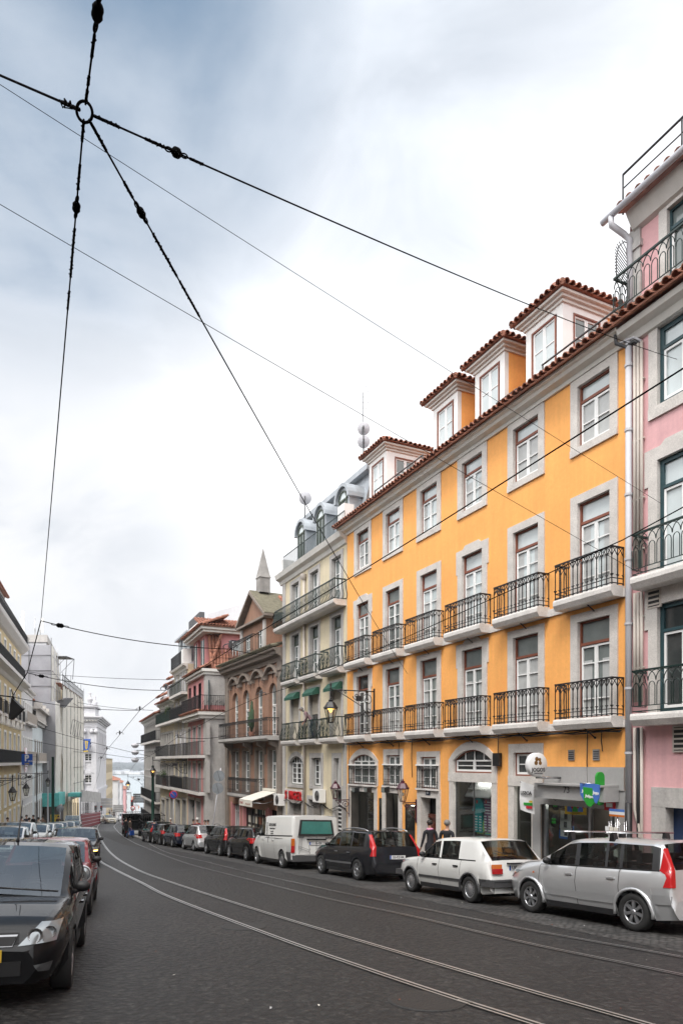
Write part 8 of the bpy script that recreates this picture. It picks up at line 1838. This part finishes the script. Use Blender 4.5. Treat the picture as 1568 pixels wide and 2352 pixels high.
# children's clothes in the tall show window
mat('teal_cloth', (.03, .26, .28), .85, var=.15, scale=9); mat('plum_cloth', (.17, .07, .15), .85, var=.15, scale=9); mat('lime_cloth', (.20, .33, .08), .85, var=.15); mat('blue_cloth', (.05, .10, .24), .85, var=.15)
def outfit(label, px, y_, n, ct, cb, stripe, h=1.):
 def dr(t, s, z):
  m = MB(); P = [(-.17, .34), (-.08, .40), (.08, .40), (.17, .34), (.33, -.02), (.23, -.07), (.16, .1), (.17, -.16), (-.17, -.16), (-.16, .1), (-.23, -.07), (-.33, -.02)]
  m.prism([(s + a * h, z + b * h) for a, b in P][::-1], n - .04, n + .04, ct); up = obj('top', m, t); m = MB()
  if stripe:
   for k in range(5): m.box(s - .16 * h, s + .16 * h, n + .041, n + .044, z + (-.12 + .09 * k) * h, z + (-.09 + .09 * k) * h, stripe)
  m.box(s + .02, s + .10, n + .045, n + .05, z + .22 * h, z + .32 * h, 'sign_red'); obj('price_tag', m, up)
  if cb:
   m = MB(); m.prism([(s - .17 * h, z - .17 * h), (s + .17 * h, z - .17 * h), (s + .18 * h, z - .74 * h), (s + .03 * h, z - .74 * h), (s, z - .36 * h), (s - .03 * h, z - .74 * h), (s - .18 * h, z - .74 * h)], n - .035, n + .035, cb); tr_ = obj('trousers', m, t); m = MB()
   for k in range(6):
    for sg in (-1, 1): m.box(s + sg * .05 * h, s + sg * .17 * h, n + .036, n + .04, z - (.24 + .09 * k) * h, z - (.20 + .09 * k) * h, 'pipe_grey')
   obj('stripe', m, tr_)
  m = MB(); m.tube([(s - .14, n, z + .38 * h), (s, n, z + .47 * h), (s + .14, n, z + .38 * h)], .008, 'steel', 4); m.tube([(s, n, z + .47 * h), (s, n, z + .56 * h)], .006, 'steel', 4); obj('hanger', m, t)
 hung('child_outfit', label, 'clothing', px, y_, n, dr, 'clothes in the show windows')
outfit('teal top with striped trousers hanging in the tall show window', 1100, 1861, -.55, 'teal_cloth', 'teal_cloth', None); outfit('plum striped top and trousers hanging beside the teal outfit', 1121, 1861, -.6, 'plum_cloth', 'plum_cloth', 'pipe_grey')
outfit('lime green small top low in the show window', 1103, 1906, -.6, 'lime_cloth', None, None, .9); outfit('teal and lime top low beside the lime one', 1122, 1908, -.62, 'teal_cloth', None, 'lime_cloth', .9)
for i, (px, y_, c_) in enumerate(((1062, 1848, 'plum_cloth'), (1080, 1848, 'plum_cloth'), (1062, 1868, 'blue_cloth'), (1080, 1868, 'plum_cloth'), (1060, 1888, 'sign_red'), (1078, 1890, 'plum_cloth'), (1062, 1910, 'blue_cloth'), (1192, 1868, 'plum_cloth'), (1208, 1864, 'blue_cloth'), (1192, 1893, 'teal_cloth'), (1210, 1890, 'blue_cloth'), (1195, 1918, 'blue_cloth'), (1212, 1915, 'plum_cloth'))):
 w_ = ('tall' if px < 1130 else 'right') + ' show window'; rowi = 'high' if y_ < 1866 else ('middle' if y_ < 1892 else 'low')
 def dr(t, s, z):
  m = MB(); m.prism([(s - .2, z - .24), (s + .2, z - .24), (s + .21, z + .16), (s + .1, z + .2), (s - .1, z + .2), (s - .21, z + .16)], -.9, -.8, c_); g_ = obj('fabric', m, t); m = MB(); m.box(s + .02, s + .12, -.799, -.795, z + .03, z + .14, 'sign_red'); obj('price_tag', m, g_)
 hung('folded_garment', '%s garment with red tag, %s on the %s side of the %s' % ({'plum_cloth': 'plum', 'blue_cloth': 'blue', 'teal_cloth': 'teal', 'sign_red': 'red'}[c_], rowi, 'left' if px in (1062, 1060, 1192, 1195) else 'right', w_), 'clothing', px, y_, -.85, dr, 'clothes in the show windows')
hung('inner_awning', 'grey violet shop canopy panel with white script behind the tall window glass', 'canopy', 1090, 1815, -.5, lambda t, s, z: (obj('panel', (lambda m: (m.hexa([(s - .85, -.8, z + .3), (s + .85, -.8, z + .3), (s + .85, -.45, z - .25), (s - .85, -.45, z - .25), (s - .85, -.8, z + .34), (s + .85, -.8, z + .34), (s + .85, -.45, z - .21), (s - .85, -.45, z - .21)], 'pipe_grey'), m)[-1])(MB()), t), obj('script', (lambda m: (m.tube([(s + .5 - .035 * q, -.58 , z + .02 + .04 * math.sin(q * 2.2)) for q in range(28)], .01, 'plate_white', 4), m)[-1])(MB()), t)))
for i, px in enumerate((817, 845, 885)):
 s = Y.sx(px, .3); z = Y.zx(px, 1815, .3); t = Y.root('flood_light', ['left', 'middle', 'right'][i] + ' black floodlight clamped over the dark shop doors', 'lamp', s, .2, 'black floodlights over the shop doors', z=z); m = MB(); m.box(s - .14, s + .14, .2, .42, z - .1, z + .1, 'black'); m.tube([(s, .04, z + .12), (s, .3, z + .1)], .02, 'black', 5); m.box(s - .12, s + .12, .421, .43, z - .08, z + .08, 'pane_mid'); obj('housing', m, t)
# ------------------------------------------------------------------ dishes, aerials
def dish(label, px, y_, y, r, mast):
 q = at(px, y_, y); t = thing('satellite_dish', label, 'satellite dish', (q.x, q.y, q.z - mast)); ax = Vector((.15, .9, .35)).normalized(); m = MB()
 a = ax.orthogonal().normalized(); b_ = ax.cross(a); P = []
 for i in range(6): rr = r * i / 5; P.append([Vector((0, 0, mast)) + ax * (rr * rr * .22 / r) + (a * math.cos(2 * math.pi * k / 20) + b_ * math.sin(2 * math.pi * k / 20)) * max(rr, .001) for k in range(21)])
 m.grid(P, 'pipe_grey'); obj('reflector', m, t); m = MB(); m.tube([(0, -.06, 0), (0, -.06, mast + .1)], .03, 'trim_grey', 6); m.tube([(0, -.05, mast), (0, -.3, mast - .1)], .012, 'trim_grey', 4); obj('mast', m, t); return t, mast
dish('single white dish on the cream building roof', 700, 1144, 37.5, .36, 1.1); dish('lower white dish of the pair behind the yellow dormers', 834.5, 1014, 32.5, .30, 1.0)
t, h = dish('upper white dish of the pair behind the yellow dormers', 834.5, 984, 32.5, .30, 1.6)
q = at(832.5, 930, 32.5); t = thing('roof_aerial', 'thin tall television aerial above the pair of dishes', 'aerial', (q.x, q.y, q.z - 1.5)); m = MB(); m.tube([(0, 0, 0), (0, 0, 2.1)], .022, 'trim_grey', 5); obj('mast', m, t); m = MB(); m.tube([(.16, -.4, 1.0), (.16, .4, 3.1)], .012, 'steel', 4)
for k in range(6): m.tube([(.02, -.3 + .13 * k, 1.2 + .33 * k), (.3, -.3 + .13 * k, 1.2 + .33 * k)], .012, 'steel', 4)
obj('dipole', m, t)
wh = Y.root('white_penthouse', 'white penthouse wall with an arched vent behind the yellow dormers', 'building', 13, -6, z=10.5); m = MB(); m.prism([(-7.2, 10.5), (-7.2, 15.6), (-8.2, 16.1), (-16, 18.5), (-16, 10.5)], 9.0, 18.0, 'white_plaster', 'x'); obj('wall', m, wh); m = MB(); s = 12.8; m.box(s - .8, s + .8, -9, -7.0, 15.4, 16.7, 'white_plaster'); arch_ring(m, s - .8, s + .8, 16.7, .5, .12, -9, -6.85, 'white_plaster'); obj('arched_vent', m, wh)
# ------------------------------------------------------------------ tram tracks
def track(name, label, rails, wd, cat='tram track'):
 t = thing(name, label, cat)
 for pts in rails:
  W_ = [ground_at(*p) for p in pts]; W_.sort(key=lambda v: v.y); a, b_ = W_[0], W_[1]; d = (a - b_); d.z = 0; d.normalize()
  W_ = [a + d * 9] + W_; m = MB(); Lc, Rr = [], []
  # smooth the surveyed points
  S = []
  for i in range(len(W_) - 1):
   p0, p1, p2, p3 = W_[max(i - 1, 0)], W_[i], W_[i + 1], W_[min(i + 2, len(W_) - 1)]
   for k in range(8):
    u = k / 8; S.append(.5 * ((2 * p1) + (-p0 + p2) * u + (2 * p0 - 5 * p1 + 4 * p2 - p3) * u * u + (-p0 + 3 * p1 - 3 * p2 + p3) * u ** 3))
  S.append(W_[-1])
  def strip(o0, o1, h, mt):
   P = []
   for i, p in enumerate(S):
    d = (S[min(i + 1, len(S) - 1)] - S[max(i - 1, 0)]); d.z = 0; d.normalize(); n = Vector((-d.y, d.x, 0)); P.append([(*(p + n * o).xy, gz((p + n * o).x, (p + n * o).y) + hh) for o, hh in ((o0, h), (o1, h))])
   m.grid(P, mt)
  strip(-.065, .065, .006, 'black'); strip(-.045, -.045 + wd, .014, 'rail_steel'); strip(.030, .030 + wd * .7, .013, 'rail_steel'); obj('rail', m, t)
mat('rail_steel', (.80, .79, .77), .40, metal=.95, var=.08, scale=.7)
A_ = [(1208, 2347.7), (1067, 2303), (833, 2224.5), (630, 2153), (392, 2062.8), (325, 2029), (262.5, 1997.7), (226, 1975), (207, 1945), (204, 1920), (210, 1902), (238, 1889.5)]
B_ = [(1475, 2352), (1208, 2276), (833, 2165), (610, 2098), (392, 2027.7), (312.5, 1997.7), (262.5, 1967.7), (240, 1942.7), (227, 1914), (224, 1900), (233, 1891), (250, 1887)]
C_ = [(1568, 2242.3), (1208, 2168), (947.7, 2107), (784, 2073), (698, 2053), (602, 2029), (506, 2005), (410, 1978), (329.8, 1946), (287.5, 1925), (268, 1908), (262, 1898), (272, 1890)]
D_ = [(1568, 2201), (1208, 2136.8), (1060, 2107), (784, 2051.8), (666, 2026), (570, 2005), (474, 1981), (378, 1957), (329.8, 1930), (300, 1912), (281, 1901), (280, 1896), (290, 1889)]
track('tram_track', 'bright steel tram track sweeping through the near side of the road', [A_, B_], .034); track('tram_track', 'thinner tram track nearer the parked cars on the right', [C_, D_], .018)
# ------------------------------------------------------------------ overhead wires
mat('wire_black', (.003, .003, .0035), .9, var=.2, spec=.05)
def wire(label, pts, r=.009, sag=0., name='overhead_wire', beads=(), wraps=(), n=24, cat='wire'):
 pts = [Vector(p) for p in pts]; o = pts[0].copy(); t = thing(name, label, cat, o); P = []
 for a, b in zip(pts, pts[1:]):
  for i in range(n): u = i / n; P.append(a.lerp(b, u) - o - Vector((0, 0, sag * 4 * u * (1 - u))))
 P.append(pts[-1] - o); m = MB(); m.tube(P, r, 'wire_black', 6)
 d0 = (pts[1] - pts[0]).normalized(); ln0 = (pts[1] - pts[0]).length; cv = lambda f: d0 * f - Vector((0, 0, sag * 4 * (f / ln0) * (1 - f / ln0))); rr = random.Random(len(label))
 for a, b, k in wraps:
  Q = []
  nn = d0.orthogonal().normalized(); n2 = d0.cross(nn)
  for i in range(int((b - a) / .012) + 1): f = a + .012 * i; Q.append(cv(f) + (nn * math.cos(i * 1.9) + n2 * math.sin(i * 1.9)) * r * k * rr.uniform(.6, 1.2))
  m.tube(Q, r * .75, 'wire_black', 5); m.tube([cv(a + (b - a) * q / 4) for q in range(5)], r * 1.5, 'wire_black', 6)
 obj('cable', m, t)
 for f, sz, kd in beads:
  m = MB(); c = cv(f); nn = d0.orthogonal().normalized()
  if kd == 'egg': m.tube([c + d0 * (sz * q) for q in (-1.25, -1.0, -.5, 0, .5, 1.0, 1.25)], [sz * q for q in (.15, .55, .8, .72, .8, .55, .15)], 'wire_black', 10)
  else: m.tube([c + d0 * (sz * q) for q in (-.9, -.89, -.45, -.44, .44, .45, .89, .9)], [sz * q for q in (.2, .55, .55, .85, .85, .55, .55, .2)], 'wire_black', 10)
  obj('insulator', m, t)
  for e_ in (-1, 1):
   m = MB(); cc = c + d0 * e_ * sz * 1.9; m.tube([cc + d0 * sz * .8 * math.cos(2 * math.pi * k / 12) + nn * sz * .35 * math.sin(2 * math.pi * k / 12) for k in range(12)], r * .75, 'wire_black', 5, closed=True); obj('link', m, t)
 return t
YR = 4.0; ring = at(194, 256, YR)
t = thing('wire_ring', 'thick black iron ring joining five span wires overhead', 'ring', ring); m = MB(); rn = Vector((.10, 1, .55)).normalized(); a = rn.orthogonal().normalized(); b_ = rn.cross(a); m.tube([(a * math.cos(2 * math.pi * k / 28) + b_ * math.sin(2 * math.pi * k / 28)) * .047 for k in range(28)], .0085, 'wire_black', 8, closed=True); obj('ring', m, t)
pe = lambda px, y_, y: at(px, y_, y)
def rim(to, k=.047): d = (to - ring).normalized(); return ring + d * k
e_ = pe(228, -5, 3.44); e_ = ring + (e_ - ring) * 12; wire('span wire running up and back over the viewer, with a bead at the top edge', [rim(e_), e_], .0062, beads=((.515, .038, 'egg'),), wraps=((.02, .09, 1.5), (.12, .17, 1.4), (.28, .40, 1.5)))
e_ = pe(0, 172, 4.25); e_ = ring + (e_ - ring) * 9; wire('span wire leaving the ring to the left picture edge', [rim(e_), e_], .0075, wraps=((.0, .07, 1.4), (.075, .16, 3.2)))
e_ = pe(1558, 826, 15.6); wire('span wire from the ring to the pale pink building', [rim(e_), e_], .0062, sag=.10, beads=((.66, .036, 'block'),), wraps=((.02, .20, 1.7), (.40, .56, 1.7), (.78, .90, 1.5)))
j1 = pe(94, 1426, 13.4); wire('span wire dropping from the ring far down the street', [rim(j1), j1], .0062, sag=.02, beads=((.62, .034, 'egg'),), wraps=((.02, .14, 1.6), (.30, .48, 1.6), (.80, 1.25, 1.7), (1.4, 1.6, 1.5)))
e_ = Y.w(Y.sx(938.7), .05, Y.zx(938.7, 1548.6)); wire('span wire from the ring down to a hook in the yellow wall', [rim(e_), e_], .0062, sag=.14, beads=((.66, .034, 'egg'),), wraps=((.02, .2, 1.6), (.42, .54, 1.6), (.84, 1.25, 1.9), (1.3, 1.7, 1.6)))
e1 = Y.w(-1.0, .04, 5.9); a_ = pe(0, 187, 9.); wire('thin wire crossing the sky to the pink window frame', [a_ + (a_ - e1) * .3, e1], .0045, sag=.05); e1 = Y.w(-.55, .05, 4.35); a_ = pe(0, 463, 10.); wire('lower thin wire crossing the sky to the pink balcony', [a_ + (a_ - e1) * .3, e1], .0055, sag=.05)
def contact(label, pts, hang):
 P = [pe(*p) for p in pts]; wire(label, P, .0085, n=3)
 for (px, y_, y, sz) in hang:
  q = pe(px, y_, y); t = thing('wire_hanger', 'curved pull-off clamp on the tram wire near %s' % HG.pop(0), 'wire clamp', q); m = MB()
  m.tube([(-.36, 0, .02), (-.38, 0, .12), (-.28, 0, .22), (-.1, 0, .26), (.1, 0, .26), (.28, 0, .22), (.38, 0, .12), (.36, 0, .02)], .028, 'trim_grey', 6); m.lathe([(.06, .02), (.10, .2), (.07, .3), (.10, .36), (.05, .44), (.001, .44)], (0, 0, 0), 'trim_grey', 8); sz *= .42; m.v = [(x * sz, y2 * sz, z2 * sz) for x, y2, z2 in m.v]; obj('clamp', m, t)
HG = ['the pedimented attic', 'the white stepped building', 'the sky gap', 'the church cornice', 'the oval window', 'the cream flank', 'the cactus', 'the black balconies', 'the grey terrace']
contact('tram contact wire curving from the pink building down the street', [(1568, 846, 5.8), (1000, 1207, 8.87), (800, 1330, 10.8), (529, 1492, 15.3), (381, 1586, 20.2), (321, 1632, 24), (275, 1688, 31), (245.6, 1723, 37.7), (232, 1744, 43.4), (228, 1775, 60), (215, 1815, 85)], [(529, 1490, 15.3, 1), (381, 1585, 20.2, 1), (321, 1632, 24, .8), (275, 1688, 31, 1), (245.6, 1723, 37.7, 1), (232, 1744, 43.4, 1)])
contact('second tram contact wire running past the yellow balconies', [(1568, 1165, 8.2), (1430, 1240, 9.3), (932.5, 1464, 14.3), (656, 1582, 19.6), (601, 1598, 20.8), (510, 1639, 24), (407.7, 1694, 31.5), (356.5, 1729, 38.6), (310, 1755, 55), (296, 1775, 75)], [(601, 1598, 20.8, .9), (408, 1694, 31.5, .9), (356, 1729, 38.6, .9)])
j2 = pe(62.5, 1545.6, 18.); j3 = pe(28, 1601, 21.6); wire('continuing wire between two joints beside the pale yellow building', [j1, j2], .011); wire('short wire from the second joint to the dark wrapped bundle', [j2, j3], .012); wire('slack wire from the bundle past the left balconies', [j3, pe(0, 1598, 20)], .02)
for (a_, b_, lb, bd) in ((j1, (529, 1491, 15.3), 'cross wire from the upper joint to the attic clamp', 1), (j2, (380, 1586, 20.2), 'cross wire from the lower joint to the terrace clamp', 1), (j3, (321, 1632, 24), 'long cross wire from the dark bundle over the road', 0), ((180, 1614, 60), (352, 1632, 52), 'distant cross wire level with the church cornice', 0), ((70, 1545, 60), (398, 1562, 50), 'thin distant wire high across the street', 0), ((60, 1662, 58), (345, 1738, 56), 'thin distant wire sloping past the blue banner', 0), ((66, 1700, 58), (330, 1745, 62), 'lowest distant wire over the bend', 0), ((529, 1491, 15.3), (640, 1500, 37.5), 'short tie from the attic clamp to the brown cornice', 0), ((408, 1694, 31.5), (520, 1690, 46.5), 'short tie from the balcony clamp to the rose building', 0)):
 A2 = a_ if isinstance(a_, Vector) else pe(*a_); B2 = pe(*b_); wire(lb, [A2, B2], .009 if A2.y < 30 else .016, sag=.12, beads=((.35, .06, 'egg'),) if bd else ())
t = thing('wrapped_bundle', 'black wrapped bundle dangling from the wires at the left', 'bundle', pe(33, 1628, 21.6)); m = MB(); m.hexa([(-.16, -.05, -.33), (-.06, -.05, -.36), (-.06, .06, -.36), (-.16, .06, -.33), (-.05, -.1, .34), (.30, -.1, .0), (.30, .1, .0), (-.05, .1, .34)], 'black'); obj('cover', m, t); m = MB(); m.tube([(-.06, 0, .36), (0, 0, .3)], .02, 'wire_black', 5); m.tube([(.0, 0, .3), (-.1, 0, .62)], .015, 'wire_black', 5); obj('cord', m, t)
# ------------------------------------------------------------------ sky, sun, camera
w = bpy.data.worlds.new('World'); sc.world = w; w.use_nodes = True; nt = w.node_tree; L = nt.links.new
bg = nt.nodes['Background']; out = nt.nodes['World Output']
SUN_EL, SUN_ROT = R(57), R(205)
sk = N(nt, 'ShaderNodeTexSky', sky_type='NISHITA', sun_disc=False, sun_elevation=SUN_EL, sun_rotation=SUN_ROT, air_density=1.0, dust_density=1.5)
L(sk.outputs['Color'], bg.inputs['Color']); bg.inputs['Strength'].default_value = .06
tc = N(nt, 'ShaderNodeTexCoord'); mp = N(nt, 'ShaderNodeMapping'); mp.inputs['Scale'].default_value = (1., 1., 1.7); mp.inputs['Location'].default_value = (.35, .2, .1); L(tc.outputs['Generated'], mp.inputs['Vector'])
n1 = N(nt, 'ShaderNodeTexNoise', Scale=1.9, Detail=7., Roughness=.52, Distortion=.35); L(mp.outputs['Vector'], n1.inputs['Vector'])
n2 = N(nt, 'ShaderNodeTexNoise', Scale=3.6, Detail=6., Roughness=.55, Distortion=.6); L(mp.outputs['Vector'], n2.inputs['Vector'])
def dot(d):
 v = N(nt, 'ShaderNodeVectorMath', operation='DOT_PRODUCT'); L(tc.outputs['Generated'], v.inputs[0]); v.inputs[1].default_value = Vector(d).normalized(); return v.outputs['Value']
def rng(a, lo, hi, t0=0., t1=1., smooth=True):
 m = N(nt, 'ShaderNodeMapRange'); m.interpolation_type = 'SMOOTHSTEP' if smooth else 'LINEAR'; L(a, m.inputs['Value'])
 for k, v in (('From Min', lo), ('From Max', hi), ('To Min', t0), ('To Max', t1)): m.inputs[k].default_value = v
 return m.outputs['Result']
def op(o, a, b):
 m = N(nt, 'ShaderNodeMath', operation=o)
 for i, x in enumerate((a, b)):
  if isinstance(x, (int, float)): m.inputs[i].default_value = x
  else: L(x, m.inputs[i])
 return m.outputs[0]
# thinner, bluer cloud overhead to the left; bright veil above the roofs; grey bank low over the river
top = op('MULTIPLY', rng(dot((0.1, 1, 1.25)), .90, 1.), .5)
thin = op('MULTIPLY', op('MAXIMUM', rng(dot((-.5, 1, 1.28)), .89, 1.0), top), rng(n1.outputs['Fac'], .25, .62, .6, 1.1))
thin2 = op('MULTIPLY', rng(dot((-.62, 1, .62)), .93, .998), rng(n2.outputs['Fac'], .42, .66, 0., .22))
thin = op('MINIMUM', op('ADD', thin, thin2), 1.)
grey = op('MULTIPLY', rng(dot((-.5, 1, .16)), .88, .99), rng(n2.outputs['Fac'], .30, .7, .35, 1.))
veil = N(nt, 'ShaderNodeMix', data_type='RGBA'); L(grey, veil.inputs['Factor']); veil.inputs[6].default_value = (.93, .93, .94, 1); veil.inputs[7].default_value = (.47, .485, .51, 1)
blue = N(nt, 'ShaderNodeMix', data_type='RGBA'); L(thin, blue.inputs['Factor']); vv = N(nt, 'ShaderNodeVectorMath', operation='SCALE'); L(veil.outputs[2], vv.inputs[0]); L(rng(n2.outputs['Fac'], .3, .7, .80, 1.1), vv.inputs['Scale']); L(vv.outputs['Vector'], blue.inputs[6]); blue.inputs[7].default_value = (.175, .245, .335, 1)
b2 = N(nt, 'ShaderNodeBackground'); L(blue.outputs[2], b2.inputs['Color']); L(rng(dot((math.sin(SUN_ROT) * .7, math.cos(SUN_ROT) * .7, .7)), .25, .95, 1., 2.0), b2.inputs['Strength'])   # cloud out of view, raised towards the veiled sun to light the facades
mx = N(nt, 'ShaderNodeMixShader'); L(rng(thin, 0., 1., .97, .90), mx.inputs[0]); L(bg.outputs[0], mx.inputs[1]); L(b2.outputs[0], mx.inputs[2]); L(mx.outputs[0], out.inputs['Surface'])
sl = bpy.data.lights.new('Sun', 'SUN'); sl.energy = 1.5; sl.angle = R(16); sl.color = (1., .955, .89)
so = bpy.data.objects.new('Sun', sl); COL.objects.link(so)
sd = Vector((math.sin(SUN_ROT) * math.cos(SUN_EL), math.cos(SUN_ROT) * math.cos(SUN_EL), math.sin(SUN_EL)))
so.rotation_euler = sd.to_track_quat('Z', 'Y').to_euler(); so.location = (0, 0, 60)
cam = bpy.data.cameras.new('Camera'); co = bpy.data.objects.new('Camera', cam); COL.objects.link(co); sc.camera = co
co.location = (0, 0, CAMZ); co.rotation_euler = (R(90), 0, 0); cam.sensor_fit = 'HORIZONTAL'; cam.sensor_width = 24; cam.lens = 24
cam.shift_y = (HZ - 1176) / 1568; cam.clip_start = .05; cam.clip_end = 12000
vs = sc.view_settings; vs.view_transform = 'Standard'; vs.look = 'None'; vs.gamma = 1.; vs.exposure = .74; vs.use_curve_mapping = False
sc.render.engine = 'CYCLES'; sc.cycles.max_bounces = 6; sc.cycles.transparent_max_bounces = 12; sc.cycles.use_denoising = True; sc.cycles.caustics_reflective = False; sc.cycles.caustics_refractive = False
sc.render.resolution_x, sc.render.resolution_y = 682, 1024
# river haze: one closed box of thin even air round the whole scene
hb = MB(); hb.box(-3800, 3800, -60, 4600, -60, 44, 'haze_air') if False else None
hm = bpy.data.materials.new('haze_air'); hm.use_nodes = True; hn = hm.node_tree; hn.nodes.remove(hn.nodes['Principled BSDF'])
pv = N(hn, 'ShaderNodeVolumePrincipled'); pv.inputs['Color'].default_value = (.86, .91, 1., 1); pv.inputs['Density'].default_value = .00022; pv.inputs['Anisotropy'].default_value = .2
hn.links.new(pv.outputs[0], hn.nodes['Material Output'].inputs['Volume']); _M['haze_air'] = hm
hb = MB(); hb.box(-3900, 3900, -60, 4700, -60, 40, 'haze_air'); kind(obj('haze', hb), 'stuff')
